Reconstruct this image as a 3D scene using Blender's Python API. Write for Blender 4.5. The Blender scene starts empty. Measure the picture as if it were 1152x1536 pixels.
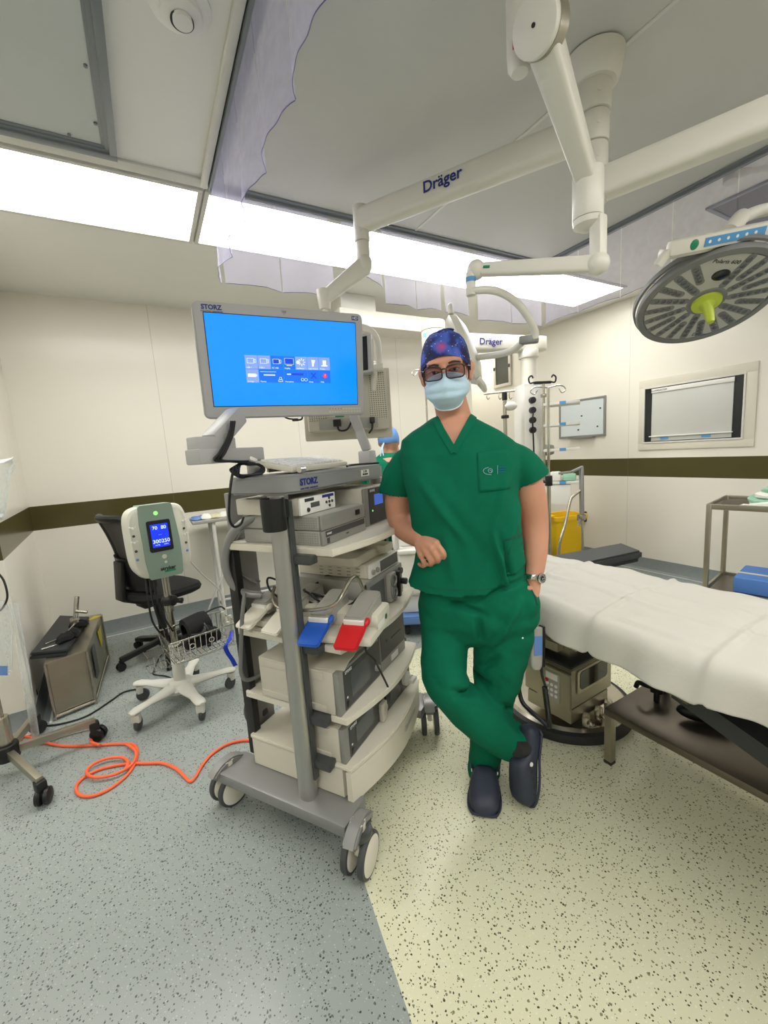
import bpy, bmesh, math, random
from mathutils import Vector as V, Matrix as M, noise
random.seed(7)
C = bpy.context.scene.collection
PI = math.pi
R = math.radians
# ---------------------------------------------------------------- camera (calibrated from the room's straight edges)
F, YAW, PIT, ROL, H = 618.285, 0.508210247, -0.146596494, -0.0674255966, 1.38
_fw = V((math.sin(YAW)*math.cos(PIT), math.cos(YAW)*math.cos(PIT), math.sin(PIT)))
_r0 = V((math.cos(YAW), -math.sin(YAW), 0)); _u0 = _r0.cross(_fw)
_r = math.cos(ROL)*_r0 + math.sin(ROL)*_u0; _u = -math.sin(ROL)*_r0 + math.cos(ROL)*_u0
EYE = V((0, 0, H))
cd = bpy.data.cameras.new('camera'); cam = bpy.data.objects.new('camera', cd); C.objects.link(cam)
cam.matrix_world = M(((_r.x, _u.x, -_fw.x, 0), (_r.y, _u.y, -_fw.y, 0), (_r.z, _u.z, -_fw.z, H), (0, 0, 0, 1)))
cd.sensor_fit = 'VERTICAL'; cd.sensor_height = 36.0; cd.lens = F/1536*36.0; cd.clip_start = 0.02
sc = bpy.context.scene; sc.camera = cam
def ray(x, y): return _fw + (x-576)/F*_r - (y-768)/F*_u
def Z(x, y, z=0.0): q = ray(x, y); return EYE + q*((z-H)/q.z)
def XP(x, y, X): q = ray(x, y); return EYE + q*(X/q.x)
def YP(x, y, Y): q = ray(x, y); return EYE + q*(Y/q.y)
def K(x, y, k): return EYE + k*ray(x, y)
# ---------------------------------------------------------------- materials
def lin(c): return tuple(((v/255)/12.92 if v/255 <= .04045 else ((v/255+.055)/1.055)**2.4) for v in c)
def mat(name, col, rough=.5, metal=0., var=.06, vs=9., bump=0., bs=60., emit=None, es=0., alpha=None, trans=0., spec=.5, coat=0., sheen=0.):
    m = bpy.data.materials.new(name); m.use_nodes = True
    nt = m.node_tree; b = nt.nodes['Principled BSDF']; L = nt.links
    c = lin(col)
    tc = nt.nodes.new('ShaderNodeTexCoord')
    n = nt.nodes.new('ShaderNodeTexNoise'); n.inputs['Scale'].default_value = vs; n.inputs['Detail'].default_value = 4
    L.new(tc.outputs['Object'], n.inputs['Vector'])
    mx = nt.nodes.new('ShaderNodeMix'); mx.data_type = 'RGBA'
    mx.inputs[6].default_value = (*[x*(1-var) for x in c], 1); mx.inputs[7].default_value = (*[min(1, x*(1+var)) for x in c], 1)
    L.new(n.outputs['Fac'], mx.inputs[0]); L.new(mx.outputs[2], b.inputs['Base Color'])
    b.inputs['Roughness'].default_value = rough; b.inputs['Metallic'].default_value = metal
    b.inputs['Specular IOR Level'].default_value = spec
    if coat: b.inputs['Coat Weight'].default_value = coat
    if sheen: b.inputs['Sheen Weight'].default_value = sheen
    if trans: b.inputs['Transmission Weight'].default_value = trans
    if alpha is not None: b.inputs['Alpha'].default_value = alpha
    if bump:
        n2 = nt.nodes.new('ShaderNodeTexNoise'); n2.inputs['Scale'].default_value = bs; n2.inputs['Detail'].default_value = 3
        L.new(tc.outputs['Object'], n2.inputs['Vector'])
        bp = nt.nodes.new('ShaderNodeBump'); bp.inputs['Strength'].default_value = bump; bp.inputs['Distance'].default_value = .004
        L.new(n2.outputs['Fac'], bp.inputs['Height']); L.new(bp.outputs['Normal'], b.inputs['Normal'])
    if emit: b.inputs['Emission Color'].default_value = (*lin(emit), 1); b.inputs['Emission Strength'].default_value = es
    return m
# ---------------------------------------------------------------- mesh builder
def rotz(a): return M.Rotation(a, 4, 'Z')
def T(*p): return M.Translation(V(p))
def frame(o, x, y=None, z=None):
    """4x4 frame at o with given x axis and y (or z) hint"""
    x = V(x).normalized()
    if z is not None: z = V(z); y = z.cross(x).normalized(); z = x.cross(y)
    else: z = x.cross(V(y)).normalized(); y = z.cross(x)
    return M(((x.x, y.x, z.x, o[0]), (x.y, y.y, z.y, o[1]), (x.z, y.z, z.z, o[2]), (0, 0, 0, 1)))
def smooth_pts(pts, n, closed=False):
    pts = [V(p) for p in pts]; N = len(pts); out = []
    if N < 3: return pts
    rng = N if closed else N-1
    for i in range(rng):
        p0 = pts[(i-1) % N] if (closed or i > 0) else pts[0]*2-pts[1]
        p1, p2 = pts[i], pts[(i+1) % N]
        p3 = pts[(i+2) % N] if (closed or i+2 < N) else pts[-1]*2-pts[-2]
        for j in range(n):
            t = j/n
            out.append(.5*((2*p1)+(-p0+p2)*t+(2*p0-5*p1+4*p2-p3)*t*t+(-p0+3*p1-3*p2+p3)*t**3))
    if not closed: out.append(pts[-1])
    return out
WM = {}
class MB:
    def __init__(s, m=None): s.bm = bmesh.new(); s.m = m.copy() if m else M.Identity(4); s.mi = 0; s.st = []
    def push(s, m): s.st.append(s.m.copy()); s.m = s.m @ m; return s
    def pop(s): s.m = s.st.pop(); return s
    def v(s, p): return s.bm.verts.new(s.m @ V(p))
    def f(s, vs):
        try: f = s.bm.faces.new(vs)
        except ValueError: return None
        f.material_index = s.mi; f.smooth = True; return f
    def take(s, t, m):
        mm = s.m @ m; mp = {v: s.bm.verts.new(mm @ v.co) for v in t.verts}
        for f in t.faces: s.f([mp[v] for v in f.verts])
        t.free()
    def box(s, c, size, rz=0., bev=0., seg=2, rot=None):
        t = bmesh.new(); bmesh.ops.create_cube(t, size=1)
        for v in t.verts: v.co = V((v.co.x*size[0], v.co.y*size[1], v.co.z*size[2]))
        if bev: bmesh.ops.bevel(t, geom=t.edges[:], offset=min(bev, min(size)*.49), segments=seg, affect='EDGES', profile=.6)
        s.take(t, T(*c) @ (rot.to_4x4() if rot is not None else rotz(rz))); return s
    def box2(s, a, b, bev=0., seg=2):
        a, b = V(a), V(b); d = b-a; return s.box((a+b)/2, tuple(abs(x) for x in d), bev=bev, seg=seg)
    def bar(s, p0, p1, w, h, bev=0., up=(0, 0, 1)):
        p0, p1 = V(p0), V(p1); d = p1-p0; u = V(up)
        if abs(d.normalized().dot(u)) > .98: u = V((1, 0, 0))
        y = u.cross(d).normalized(); z = d.normalized().cross(y)
        x = d.normalized(); rot = M(((x.x, y.x, z.x), (x.y, y.y, z.y), (x.z, y.z, z.z)))
        return s.box((p0+p1)/2, (d.length, w, h), rot=rot, bev=bev)
    def cyl(s, p0, p1, r0, r1=None, seg=20, bev=0.):
        p0, p1 = V(p0), V(p1); r1 = r0 if r1 is None else r1
        d = p1-p0; L = d.length
        if bev: b = min(bev, L*.45, min(r0, r1)*.9); prof = [(0, 0), (r0-b, 0), (r0-b*.3, b*.3), (r0, b), (r1, L-b), (r1-b*.3, L-b*.3), (r1-b, L), (0, L)]
        else: prof = [(0, 0), (r0, 0), (r1, L), (0, L)]
        return s.lathe(p0, prof, d, seg)
    def lathe(s, o, prof, axis=(0, 0, 1), seg=24):
        a = V(axis).normalized(); h = V((1, 0, 0)) if abs(a.x) < .9 else V((0, 1, 0))
        x = h.cross(a).normalized(); y = a.cross(x); o = V(o); rings = []
        for r, z in prof:
            if r <= 1e-6: rings.append([s.v(o+a*z)])
            else: rings.append([s.v(o+a*z+(x*math.cos(2*PI*i/seg)+y*math.sin(2*PI*i/seg))*r) for i in range(seg)])
        for A, B in zip(rings, rings[1:]):
            for i in range(seg):
                j = (i+1) % seg
                if len(A) == 1 and len(B) == 1: continue
                if len(A) == 1: s.f([A[0], B[i], B[j]])
                elif len(B) == 1: s.f([A[i], A[j], B[0]])
                else: s.f([A[i], A[j], B[j], B[i]])
        return s
    def tube(s, pts, r, seg=8, n=0, closed=False, flat=None):
        pts = smooth_pts(pts, n, closed) if n else [V(p) for p in pts]
        N = len(pts); rs = r if isinstance(r, (list, tuple)) else None
        tan = [(pts[(i+1) % N if closed else min(i+1, N-1)]-pts[(i-1) % N if closed else max(i-1, 0)]).normalized() for i in range(N)]
        h = V((0, 0, 1)) if abs(tan[0].z) < .9 else V((1, 0, 0))
        u = h.cross(tan[0]).normalized(); rings = []
        for i in range(N):
            u = (u-tan[i]*u.dot(tan[i])).normalized(); w = tan[i].cross(u)
            rr = rs[0]+(rs[-1]-rs[0])*i/(N-1) if rs and len(rs) == 2 else (rs[min(int(i/(N-1)*(len(rs)-1)), len(rs)-1)] if rs else r)
            if rs and len(rs) > 2:
                q = i/(N-1)*(len(rs)-1); k = min(int(q), len(rs)-2); rr = rs[k]+(rs[k+1]-rs[k])*(q-k)
            fl = flat or 1
            rings.append([s.v(pts[i]+(u*math.cos(2*PI*k/seg)+w*fl*math.sin(2*PI*k/seg))*rr) for k in range(seg)])
        for i in range(N if closed else N-1):
            A, B = rings[i], rings[(i+1) % N]
            for k in range(seg): s.f([A[k], A[(k+1) % seg], B[(k+1) % seg], B[k]])
        if not closed: s.f(rings[0][::-1]); s.f(rings[-1])
        return s
    def ell(s, c, rad, rot=None, seg=20, rings=12):
        t = bmesh.new(); bmesh.ops.create_uvsphere(t, u_segments=seg, v_segments=rings, radius=1)
        rad = (rad,)*3 if not isinstance(rad, (tuple, list)) else rad
        for v in t.verts: v.co = V((v.co.x*rad[0], v.co.y*rad[1], v.co.z*rad[2]))
        s.take(t, T(*c) @ (rot.to_4x4() if rot is not None else M.Identity(4))); return s
    def prism(s, poly, z0, z1, bev=0.):
        """polygon in local xy, extruded z0..z1"""
        t = bmesh.new(); A = [t.verts.new((p[0], p[1], z0)) for p in poly]; B = [t.verts.new((p[0], p[1], z1)) for p in poly]; n = len(poly)
        t.faces.new(A[::-1]); t.faces.new(B)
        for i in range(n): t.faces.new((A[i], A[(i+1) % n], B[(i+1) % n], B[i]))
        bmesh.ops.recalc_face_normals(t, faces=t.faces[:])
        if bev:
            es = [e for e in t.edges if abs(e.verts[0].co.z-e.verts[1].co.z) < 1e-7]
            bmesh.ops.bevel(t, geom=es, offset=bev, segments=2, affect='EDGES')
        s.take(t, M.Identity(4)); return s
    def loft(s, rings, cap=True, closed=True):
        rs = [[s.v(p) for p in r] for r in rings]; n = len(rs[0])
        for A, B in zip(rs, rs[1:]):
            for i in range(n if closed else n-1): s.f([A[i], A[(i+1) % n], B[(i+1) % n], B[i]])
        if cap and closed: s.f(rs[0][::-1]); s.f(rs[-1])
        return s
    def quad(s, *ps): s.f([s.v(p) for p in ps]); return s
    def build(s, name, mats, parent=None, origin=None, angle=35, recalc=True):
        if recalc: bmesh.ops.recalc_face_normals(s.bm, faces=s.bm.faces[:])
        if parent is not None: W = WM[parent.name]
        else:
            if origin is None:
                xs = [v.co.x for v in s.bm.verts]; ys = [v.co.y for v in s.bm.verts]; zs = [v.co.z for v in s.bm.verts]
                origin = ((min(xs)+max(xs))/2, (min(ys)+max(ys))/2, min(zs))
            W = origin if isinstance(origin, M) else T(*origin)
        inv = W.inverted(); s.bm.transform(inv)
        me = bpy.data.meshes.new(name); s.bm.to_mesh(me); s.bm.free()
        for m in (mats if isinstance(mats, (list, tuple)) else [mats]): me.materials.append(m)
        if angle: me.set_sharp_from_angle(angle=R(angle))
        return link(name, me, parent, W)
def link(name, me, parent, W):
    o = bpy.data.objects.new(name, me); C.objects.link(o)
    if parent is not None: o.parent = parent
    else: o.matrix_world = W
    WM[o.name] = W.copy(); return o
def thing(name, label, cat, loc=(0, 0, 0), rz=0., group=None):
    o = bpy.data.objects.new(name, None); C.objects.link(o); o.empty_display_size = .05
    W = T(*loc) @ rotz(rz); o.matrix_world = W; WM[o.name] = W
    return tag(o, label, cat, group)
def tag(o, label, cat, group=None):
    o['label'] = label; o['category'] = cat
    if group: o['group'] = group
    return o
def struct(o): o['kind'] = 'structure'; return o
def dup(root, W, label=None, group=None):
    r = root.copy(); C.objects.link(r); r.matrix_world = W; WM[r.name] = W
    if label: r['label'] = label
    if group: r['group'] = group
    for ch in list(root.children):
        c = ch.copy(); C.objects.link(c); c.parent = r; WM[c.name] = W
        for g in list(ch.children):
            d = g.copy(); C.objects.link(d); d.parent = c; WM[d.name] = W
    return r
def text(s, size, fr, m, parent, name='lettering', ext=.0006, align='CENTER', bold=0.):
    cu = bpy.data.curves.new('t', 'FONT'); cu.body = s; cu.size = size; cu.extrude = ext; cu.align_x = align; cu.align_y = 'CENTER'; cu.offset = bold
    cu.resolution_u = 3
    o = bpy.data.objects.new('t', cu); C.objects.link(o)
    dg = bpy.context.evaluated_depsgraph_get(); me = bpy.data.meshes.new_from_object(o.evaluated_get(dg))
    bpy.data.objects.remove(o); bpy.data.curves.remove(cu)
    me.transform(WM[parent.name].inverted() @ fr); me.name = name; me.materials.clear(); me.materials.append(m)
    return link(name, me, parent, WM[parent.name])
def remesh(mb, vox, it=3, fac=.5, fn=None):
    bmesh.ops.recalc_face_normals(mb.bm, faces=mb.bm.faces[:])
    me = bpy.data.meshes.new('tmp'); mb.bm.to_mesh(me); mb.bm.free()
    o = bpy.data.objects.new('tmp', me); C.objects.link(o)
    md = o.modifiers.new('r', 'REMESH'); md.mode = 'VOXEL'; md.voxel_size = vox
    if it: sm = o.modifiers.new('s', 'SMOOTH'); sm.factor = fac; sm.iterations = it
    dg = bpy.context.evaluated_depsgraph_get(); out = bpy.data.meshes.new_from_object(o.evaluated_get(dg))
    bpy.data.objects.remove(o); bpy.data.meshes.remove(me)
    nb = MB(); nb.bm.from_mesh(out); bpy.data.meshes.remove(out)
    for f in nb.bm.faces: f.smooth = True; f.material_index = 0
    if fn:
        nb.bm.normal_update()
        mv = [(v, fn(v.co, v.normal)) for v in nb.bm.verts]
        for v, d in mv: v.co += d
    return nb
MT = {}
def dm(k, *a, **kw): MT[k] = mat(k, *a, **kw)
dm('ceiling_paint', (236, 235, 229), .55, var=.03, vs=3)
dm('panel_grey', (200, 200, 194), .45, var=.07, vs=2.2)
dm('access_grey', (196, 201, 199), .45, var=.05, vs=3)
dm('frame_grey', (128, 134, 138), .35, metal=.3)
dm('trim_white', (214, 212, 204), .4)
dm('cove_grey', (128, 134, 134), .45, var=.15, vs=60)
dm('weld_light', (205, 206, 200), .5)
dm('cream_plastic', (214, 209, 193), .4, var=.03)
dm('white_plastic', (232, 230, 224), .38, var=.03)
dm('arm_white', (222, 219, 207), .33, var=.03)
dm('case_beige', (196, 191, 176), .45, var=.04)
dm('case_grey', (160, 158, 150), .42, var=.04)
dm('face_grey', (143, 142, 137), .35, metal=.25, var=.04)
dm('face_dark', (62, 64, 64), .35)
dm('metal_grey', (140, 140, 138), .38, metal=.35, var=.04)
dm('top_grey', (133, 134, 134), .42, var=.03)
dm('column_alu', (172, 171, 166), .30, metal=.75, var=.04)
dm('steel', (178, 172, 158), .27, metal=.95, var=.10, vs=14)
dm('steel_soft', (168, 162, 146), .36, metal=.9, var=.12, vs=8)
dm('steel_dark', (112, 104, 94), .34, metal=.85, var=.12, vs=8)
dm('chrome', (205, 203, 196), .14, metal=1.)
dm('black_plastic', (16, 16, 17), .42)
dm('black_fabric', (13, 13, 14), .85, bump=.4, bs=300)
dm('rubber', (38, 38, 40), .6)
dm('tyre_grey', (66, 68, 70), .55)
dm('black_pad', (44, 47, 49), .5, bump=.12, bs=180)
dm('black_cable', (20, 20, 21), .45)
dm('grey_cable', (112, 112, 108), .45)
dm('light_cable', (196, 194, 186), .45)
dm('orange_cable', (240, 104, 62), .42)
dm('wheel_white', (222, 217, 203), .4)
dm('blue_logo', (32, 46, 120), .45)
dm('white_logo', (232, 232, 230), .45)
dm('blue_pedal', (30, 84, 178), .45, bump=.2, bs=120)
dm('red_pedal', (196, 26, 32), .42, bump=.2, bs=120)
dm('green_dot', (30, 92, 36), .5)
dm('green_tape', (22, 130, 92), .5)
dm('blue_tape', (84, 150, 200), .5)
dm('lime', (188, 205, 62), .38)
dm('lamp_grey', (120, 121, 119), .42, var=.04)
dm('lamp_face', (190, 188, 180), .3, var=.03)
dm('lens_dark', (92, 92, 92), .12, var=.5, vs=90, coat=.6)
dm('glass_dark', (20, 22, 22), .08)
dm('monitor_grey', (172, 171, 170), .38, var=.02)
dm('display_off', (26, 30, 34), .15)
dm('panel_glass', (84, 88, 88), .15, var=.2, vs=5)
dm('screen_blue', (8, 70, 170), .2, var=0., emit=(4, 138, 248), es=.95)
dm('tile_blue', (8, 60, 160), .3, var=0., emit=(6, 108, 226), es=.9)
dm('tile_grey', (120, 140, 190), .3, var=0., emit=(116, 146, 212), es=.75)
dm('icon_white', (220, 230, 250), .3, var=0., emit=(196, 216, 250), es=.8)
dm('icon_dark', (10, 40, 150), .3, var=0., emit=(12, 70, 206), es=.8)
dm('icon_red', (200, 40, 60), .3, var=0., emit=(200, 40, 70), es=.8)
dm('lcd_blue', (14, 40, 200), .3, var=0., emit=(18, 52, 236), es=.9)
dm('lcd_text', (200, 220, 255), .3, var=0., emit=(205, 222, 255), es=1.)
dm('led_green', (150, 230, 120), .3, var=0., emit=(150, 235, 120), es=.8)
dm('small_screen', (40, 90, 190), .3, var=.2, vs=60, emit=(48, 92, 190), es=.5)
dm('mint_case', (132, 152, 138), .4, var=.03)
dm('vital_white', (205, 204, 190), .42, var=.03)
dm('base_white', (206, 205, 196), .42, var=.04)
dm('yellow_bin', (242, 196, 8), .42, var=.04)
dm('yellow_label', (228, 214, 40), .5)
dm('black_bag', (18, 18, 19), .35, bump=.8, bs=40)
dm('blue_wrap', (82, 128, 200), .7, bump=.35, bs=90, var=.1)
dm('tape_cream', (214, 208, 176), .6)
dm('green_cloth', (150, 196, 170), .85, bump=.5, bs=120, var=.12)
dm('white_cloth', (232, 234, 224), .85, bump=.5, bs=120)
dm('drape', (196, 193, 183), .72, bump=.25, bs=45, var=.03)
dm('film_edge', (96, 92, 140), .4)
dm('whiteboard', (205, 213, 213), .25, var=.03)
dm('viewer_panel', (196, 197, 190), .3, var=.03)
dm('viewer_black', (26, 30, 32), .25)
dm('window_dark', (58, 62, 56), .12, var=.15)
dm('bumper_blue', (96, 132, 190), .4)
dm('blue_strap', (20, 56, 190), .6)
dm('mesh_grey', (84, 82, 78), .9, bump=.6, bs=500, alpha=.85)
dm('paper_white', (228, 228, 220), .7)
dm('skin', (202, 146, 118), .52, var=.10, vs=16, bump=.10, bs=220)
dm('scrub_green', (2, 102, 74), .88, var=.10, vs=18, bump=.25, bs=420, spec=.2)
dm('scrub_dark', (5, 78, 58), .85, var=.1)
dm('clog_navy', (44, 50, 66), .55, var=.05)
dm('mask_blue', (186, 214, 230), .75, var=.04, bump=.2, bs=200)
dm('mask_white', (232, 236, 238), .75)
dm('frames_black', (26, 22, 24), .3)
dm('hair_dark', (40, 30, 26), .7)
dm('eye_white', (225, 220, 215), .25, var=.02)
dm('eye_dark', (45, 30, 22), .15)
dm('cap_blue', (96, 142, 200), .75, var=.12)
dm('watch_face', (40, 42, 46), .15)
dm('embroidery', (150, 190, 200), .7)
dm('embroidery_blue', (44, 84, 190), .7)
def special(name, fn):
    m = bpy.data.materials.new(name); m.use_nodes = True; nt = m.node_tree
    fn(nt, nt.nodes['Principled BSDF'], nt.nodes.new, nt.links.new); MT[name] = m
def ramp(new, lk, src, stops):
    r = new('ShaderNodeValToRGB'); e = r.color_ramp.elements
    while len(e) < len(stops): e.new(.5)
    for i, (p, c) in enumerate(stops): e[i].position = p; e[i].color = (*c, 1) if len(c) == 3 else c
    lk(src, r.inputs[0]); return r
def math_(new, lk, op, a, b=None):
    n = new('ShaderNodeMath'); n.operation = op
    for i, q in enumerate((a, b)):
        if q is None: continue
        if isinstance(q, (int, float)): n.inputs[i].default_value = q
        else: lk(q, n.inputs[i])
    return n.outputs[0]
def mixc(new, lk, fac, a, b):
    n = new('ShaderNodeMix'); n.data_type = 'RGBA'
    for i, q in ((0, fac), (6, a), (7, b)):
        if isinstance(q, tuple): n.inputs[i].default_value = (*q, 1) if len(q) == 3 else q
        elif isinstance(q, (int, float)): n.inputs[i].default_value = q
        else: lk(q, n.inputs[i])
    return n.outputs[2]
def vinyl(base, dark, light, fl):
    def fn(nt, b, new, lk):
        tc = new('ShaderNodeTexCoord'); P = tc.outputs['Object']
        nz = new('ShaderNodeTexNoise'); nz.inputs['Scale'].default_value = 130; lk(P, nz.inputs['Vector'])
        off = new('ShaderNodeVectorMath'); off.operation = 'MULTIPLY_ADD'; lk(nz.outputs['Color'], off.inputs[0]); off.inputs[1].default_value = (.006,)*3; lk(P, off.inputs[2])
        def flecks(scale, rad, keep):
            v = new('ShaderNodeTexVoronoi'); v.inputs['Scale'].default_value = scale; lk(off.outputs[0], v.inputs['Vector'])
            sp = new('ShaderNodeSeparateColor'); lk(v.outputs['Color'], sp.inputs[0])
            th = math_(new, lk, 'MULTIPLY', sp.outputs['Green'], rad)
            near = math_(new, lk, 'LESS_THAN', v.outputs['Distance'], th)
            return math_(new, lk, 'MULTIPLY', near, math_(new, lk, 'GREATER_THAN', sp.outputs['Red'], keep))
        big = new('ShaderNodeTexNoise'); big.inputs['Scale'].default_value = 1.3; lk(P, big.inputs['Vector'])
        c0 = mixc(new, lk, big.outputs['Fac'], tuple(x*.94 for x in lin(base)), tuple(min(1, x*1.06) for x in lin(base)))
        c1 = mixc(new, lk, flecks(150, .34, .45), c0, lin(light))
        c2 = mixc(new, lk, flecks(110, .40, .40), c1, lin(fl))
        c3 = mixc(new, lk, flecks(128, .38, .50), c2, lin(dark))
        lk(c3, b.inputs['Base Color']); b.inputs['Roughness'].default_value = .27; b.inputs['Specular IOR Level'].default_value = .5
    return fn
special('vinyl_grey', vinyl((146, 153, 149), (64, 68, 68), (172, 177, 172), (96, 102, 100)))
special('vinyl_cream', vinyl((214, 213, 183), (74, 74, 58), (226, 224, 200), (128, 128, 100)))
def wall_fn(axis, off):
    def fn(nt, b, new, lk):
        g = new('ShaderNodeNewGeometry'); sp = new('ShaderNodeSeparateXYZ'); lk(g.outputs['Position'], sp.inputs[0])
        z = sp.outputs['Z']; a = sp.outputs[axis]
        band = math_(new, lk, 'MULTIPLY', math_(new, lk, 'GREATER_THAN', z, .952), math_(new, lk, 'LESS_THAN', z, 1.138))
        fr = math_(new, lk, 'FRACT', math_(new, lk, 'DIVIDE', math_(new, lk, 'SUBTRACT', a, off-60.), 1.2))
        seam = math_(new, lk, 'LESS_THAN', fr, .0035)
        nz = new('ShaderNodeTexNoise'); nz.inputs['Scale'].default_value = 1.6; lk(g.outputs['Position'], nz.inputs['Vector'])
        w = mixc(new, lk, nz.outputs['Fac'], lin((226, 221, 208)), lin((234, 230, 218)))
        w2 = mixc(new, lk, nz.outputs['Fac'], lin((72, 66, 34)), lin((82, 76, 42)))
        c = mixc(new, lk, band, w, w2)
        c = mixc(new, lk, math_(new, lk, 'MULTIPLY', seam, .35), c, lin((120, 114, 100)))
        lk(c, b.inputs['Base Color']); b.inputs['Roughness'].default_value = .22; b.inputs['Specular IOR Level'].default_value = .4
    return fn
special('wall_x', wall_fn('X', .156)); special('wall_y', wall_fn('Y', 2.48))
def light_fn(nt, b, new, lk):
    b.inputs['Base Color'].default_value = (.9, .9, .9, 1); b.inputs['Emission Color'].default_value = (1., .985, .95, 1); b.inputs['Emission Strength'].default_value = LIGHT
LIGHT = 9.0
special('light_panel', light_fn)
FILM = (.44, .38)
def film_fn(nt, b, new, lk):
    tc = new('ShaderNodeTexCoord'); n = new('ShaderNodeTexNoise'); n.inputs['Scale'].default_value = 20; n.inputs['Detail'].default_value = 3; n.inputs['Distortion'].default_value = .8; lk(tc.outputs['Object'], n.inputs['Vector'])
    v = new('ShaderNodeTexVoronoi'); v.feature = 'DISTANCE_TO_EDGE'; v.inputs['Scale'].default_value = 30; lk(n.outputs['Color'], v.inputs['Vector'])
    lk(mixc(new, lk, n.outputs['Fac'], lin((192, 188, 224)), lin((196, 193, 228))), b.inputs['Base Color'])
    b.inputs['Roughness'].default_value = .5; b.inputs['Specular IOR Level'].default_value = .2
    fac = ramp(new, lk, n.outputs['Fac'], [(.35, (FILM[0],)*3), (.65, (FILM[1],)*3)])
    bp = new('ShaderNodeBump'); bp.inputs['Strength'].default_value = .03; bp.inputs['Distance'].default_value = .004; lk(n.outputs['Fac'], bp.inputs['Height']); lk(bp.outputs[0], b.inputs['Normal'])
    tl = new('ShaderNodeBsdfTranslucent'); tl.inputs['Color'].default_value = (.74, .72, .92, 1)
    tr = new('ShaderNodeBsdfTransparent'); tr.inputs['Color'].default_value = (.92, .915, .985, 1)
    m1 = new('ShaderNodeMixShader'); m1.inputs[0].default_value = .5; lk(b.outputs[0], m1.inputs[1]); lk(tl.outputs[0], m1.inputs[2])
    m2 = new('ShaderNodeMixShader'); lk(fac.outputs[0], m2.inputs[0]); lk(tr.outputs[0], m2.inputs[1]); lk(m1.outputs[0], m2.inputs[2])
    lk(m2.outputs[0], nt.nodes['Material Output'].inputs['Surface'])
special('film', film_fn); FILM = (.30, .24); special('film_pale', film_fn)
def clear_fn(nt, b, new, lk):
    b.inputs['Base Color'].default_value = (.9, .92, .92, 1); b.inputs['Roughness'].default_value = .12
    tr = new('ShaderNodeBsdfTransparent'); tr.inputs['Color'].default_value = (.93, .95, .95, 1)
    lw = new('ShaderNodeLayerWeight'); lw.inputs['Blend'].default_value = .35
    n = new('ShaderNodeTexNoise'); n.inputs['Scale'].default_value = 22; n.inputs['Detail'].default_value = 5
    f = math_(new, lk, 'ADD', math_(new, lk, 'MULTIPLY', lw.outputs['Facing'], .55), math_(new, lk, 'MULTIPLY', n.outputs['Fac'], .22))
    m = new('ShaderNodeMixShader'); lk(f, m.inputs[0]); lk(tr.outputs[0], m.inputs[1]); lk(b.outputs[0], m.inputs[2])
    lk(m.outputs[0], nt.nodes['Material Output'].inputs['Surface'])
special('clear_plastic', clear_fn)
def lens_fn(nt, b, new, lk):
    b.inputs['Base Color'].default_value = (.05, .04, .05, 1); b.inputs['Roughness'].default_value = .05
    tr = new('ShaderNodeBsdfTransparent'); tr.inputs['Color'].default_value = (.80, .76, .78, 1)
    m = new('ShaderNodeMixShader'); m.inputs[0].default_value = .14; lk(tr.outputs[0], m.inputs[1]); lk(b.outputs[0], m.inputs[2])
    lk(m.outputs[0], nt.nodes['Material Output'].inputs['Surface'])
special('spectacle_lens', lens_fn)
def galaxy_fn(nt, b, new, lk):
    tc = new('ShaderNodeTexCoord'); P = tc.outputs['Object']
    n = new('ShaderNodeTexNoise'); n.inputs['Scale'].default_value = 17; n.inputs['Detail'].default_value = 6; lk(P, n.inputs['Vector'])
    r = ramp(new, lk, n.outputs['Fac'], [(.34, lin((14, 18, 52))), (.50, lin((26, 34, 98))), (.61, lin((48, 84, 170))), (.74, lin((92, 92, 180)))])
    v = new('ShaderNodeTexVoronoi'); v.inputs['Scale'].default_value = 150; lk(P, v.inputs['Vector'])
    sp = new('ShaderNodeSeparateColor'); lk(v.outputs['Color'], sp.inputs[0])
    star = math_(new, lk, 'MULTIPLY', math_(new, lk, 'LESS_THAN', v.outputs['Distance'], .24), math_(new, lk, 'GREATER_THAN', sp.outputs['Red'], .78))
    c = mixc(new, lk, math_(new, lk, 'MULTIPLY', star, .75), r.outputs[0], lin((190, 205, 250)))
    d = new('ShaderNodeVectorMath'); d.operation = 'DISTANCE'; lk(P, d.inputs[0]); d.inputs[1].default_value = GAL
    g = new('ShaderNodeMapRange'); g.inputs['From Min'].default_value = .028; g.inputs['From Max'].default_value = .004; lk(d.outputs['Value'], g.inputs['Value'])
    c = mixc(new, lk, math_(new, lk, 'POWER', g.outputs[0], 1.5), c, lin((222, 60, 54)))
    lk(c, b.inputs['Base Color']); b.inputs['Roughness'].default_value = .8
GAL = (0.0, -.1, .06)
# fine dots punched in a sheet-metal back
def perf_fn(nt, b, new, lk):
    tc = new('ShaderNodeTexCoord'); s = new('ShaderNodeVectorMath'); s.operation = 'SCALE'; s.inputs['Scale'].default_value = 95; lk(tc.outputs['Object'], s.inputs[0])
    fr = new('ShaderNodeVectorMath'); fr.operation = 'FRACTION'; lk(s.outputs[0], fr.inputs[0])
    sp = new('ShaderNodeSeparateXYZ'); lk(fr.outputs[0], sp.inputs[0])
    dx = math_(new, lk, 'ABSOLUTE', math_(new, lk, 'SUBTRACT', sp.outputs['X'], .5)); dz = math_(new, lk, 'ABSOLUTE', math_(new, lk, 'SUBTRACT', sp.outputs['Z'], .5))
    hole = math_(new, lk, 'MULTIPLY', math_(new, lk, 'LESS_THAN', dx, .27), math_(new, lk, 'LESS_THAN', dz, .22))
    lk(mixc(new, lk, hole, lin((204, 199, 182)), lin((84, 80, 72))), b.inputs['Base Color']); b.inputs['Roughness'].default_value = .45
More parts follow.
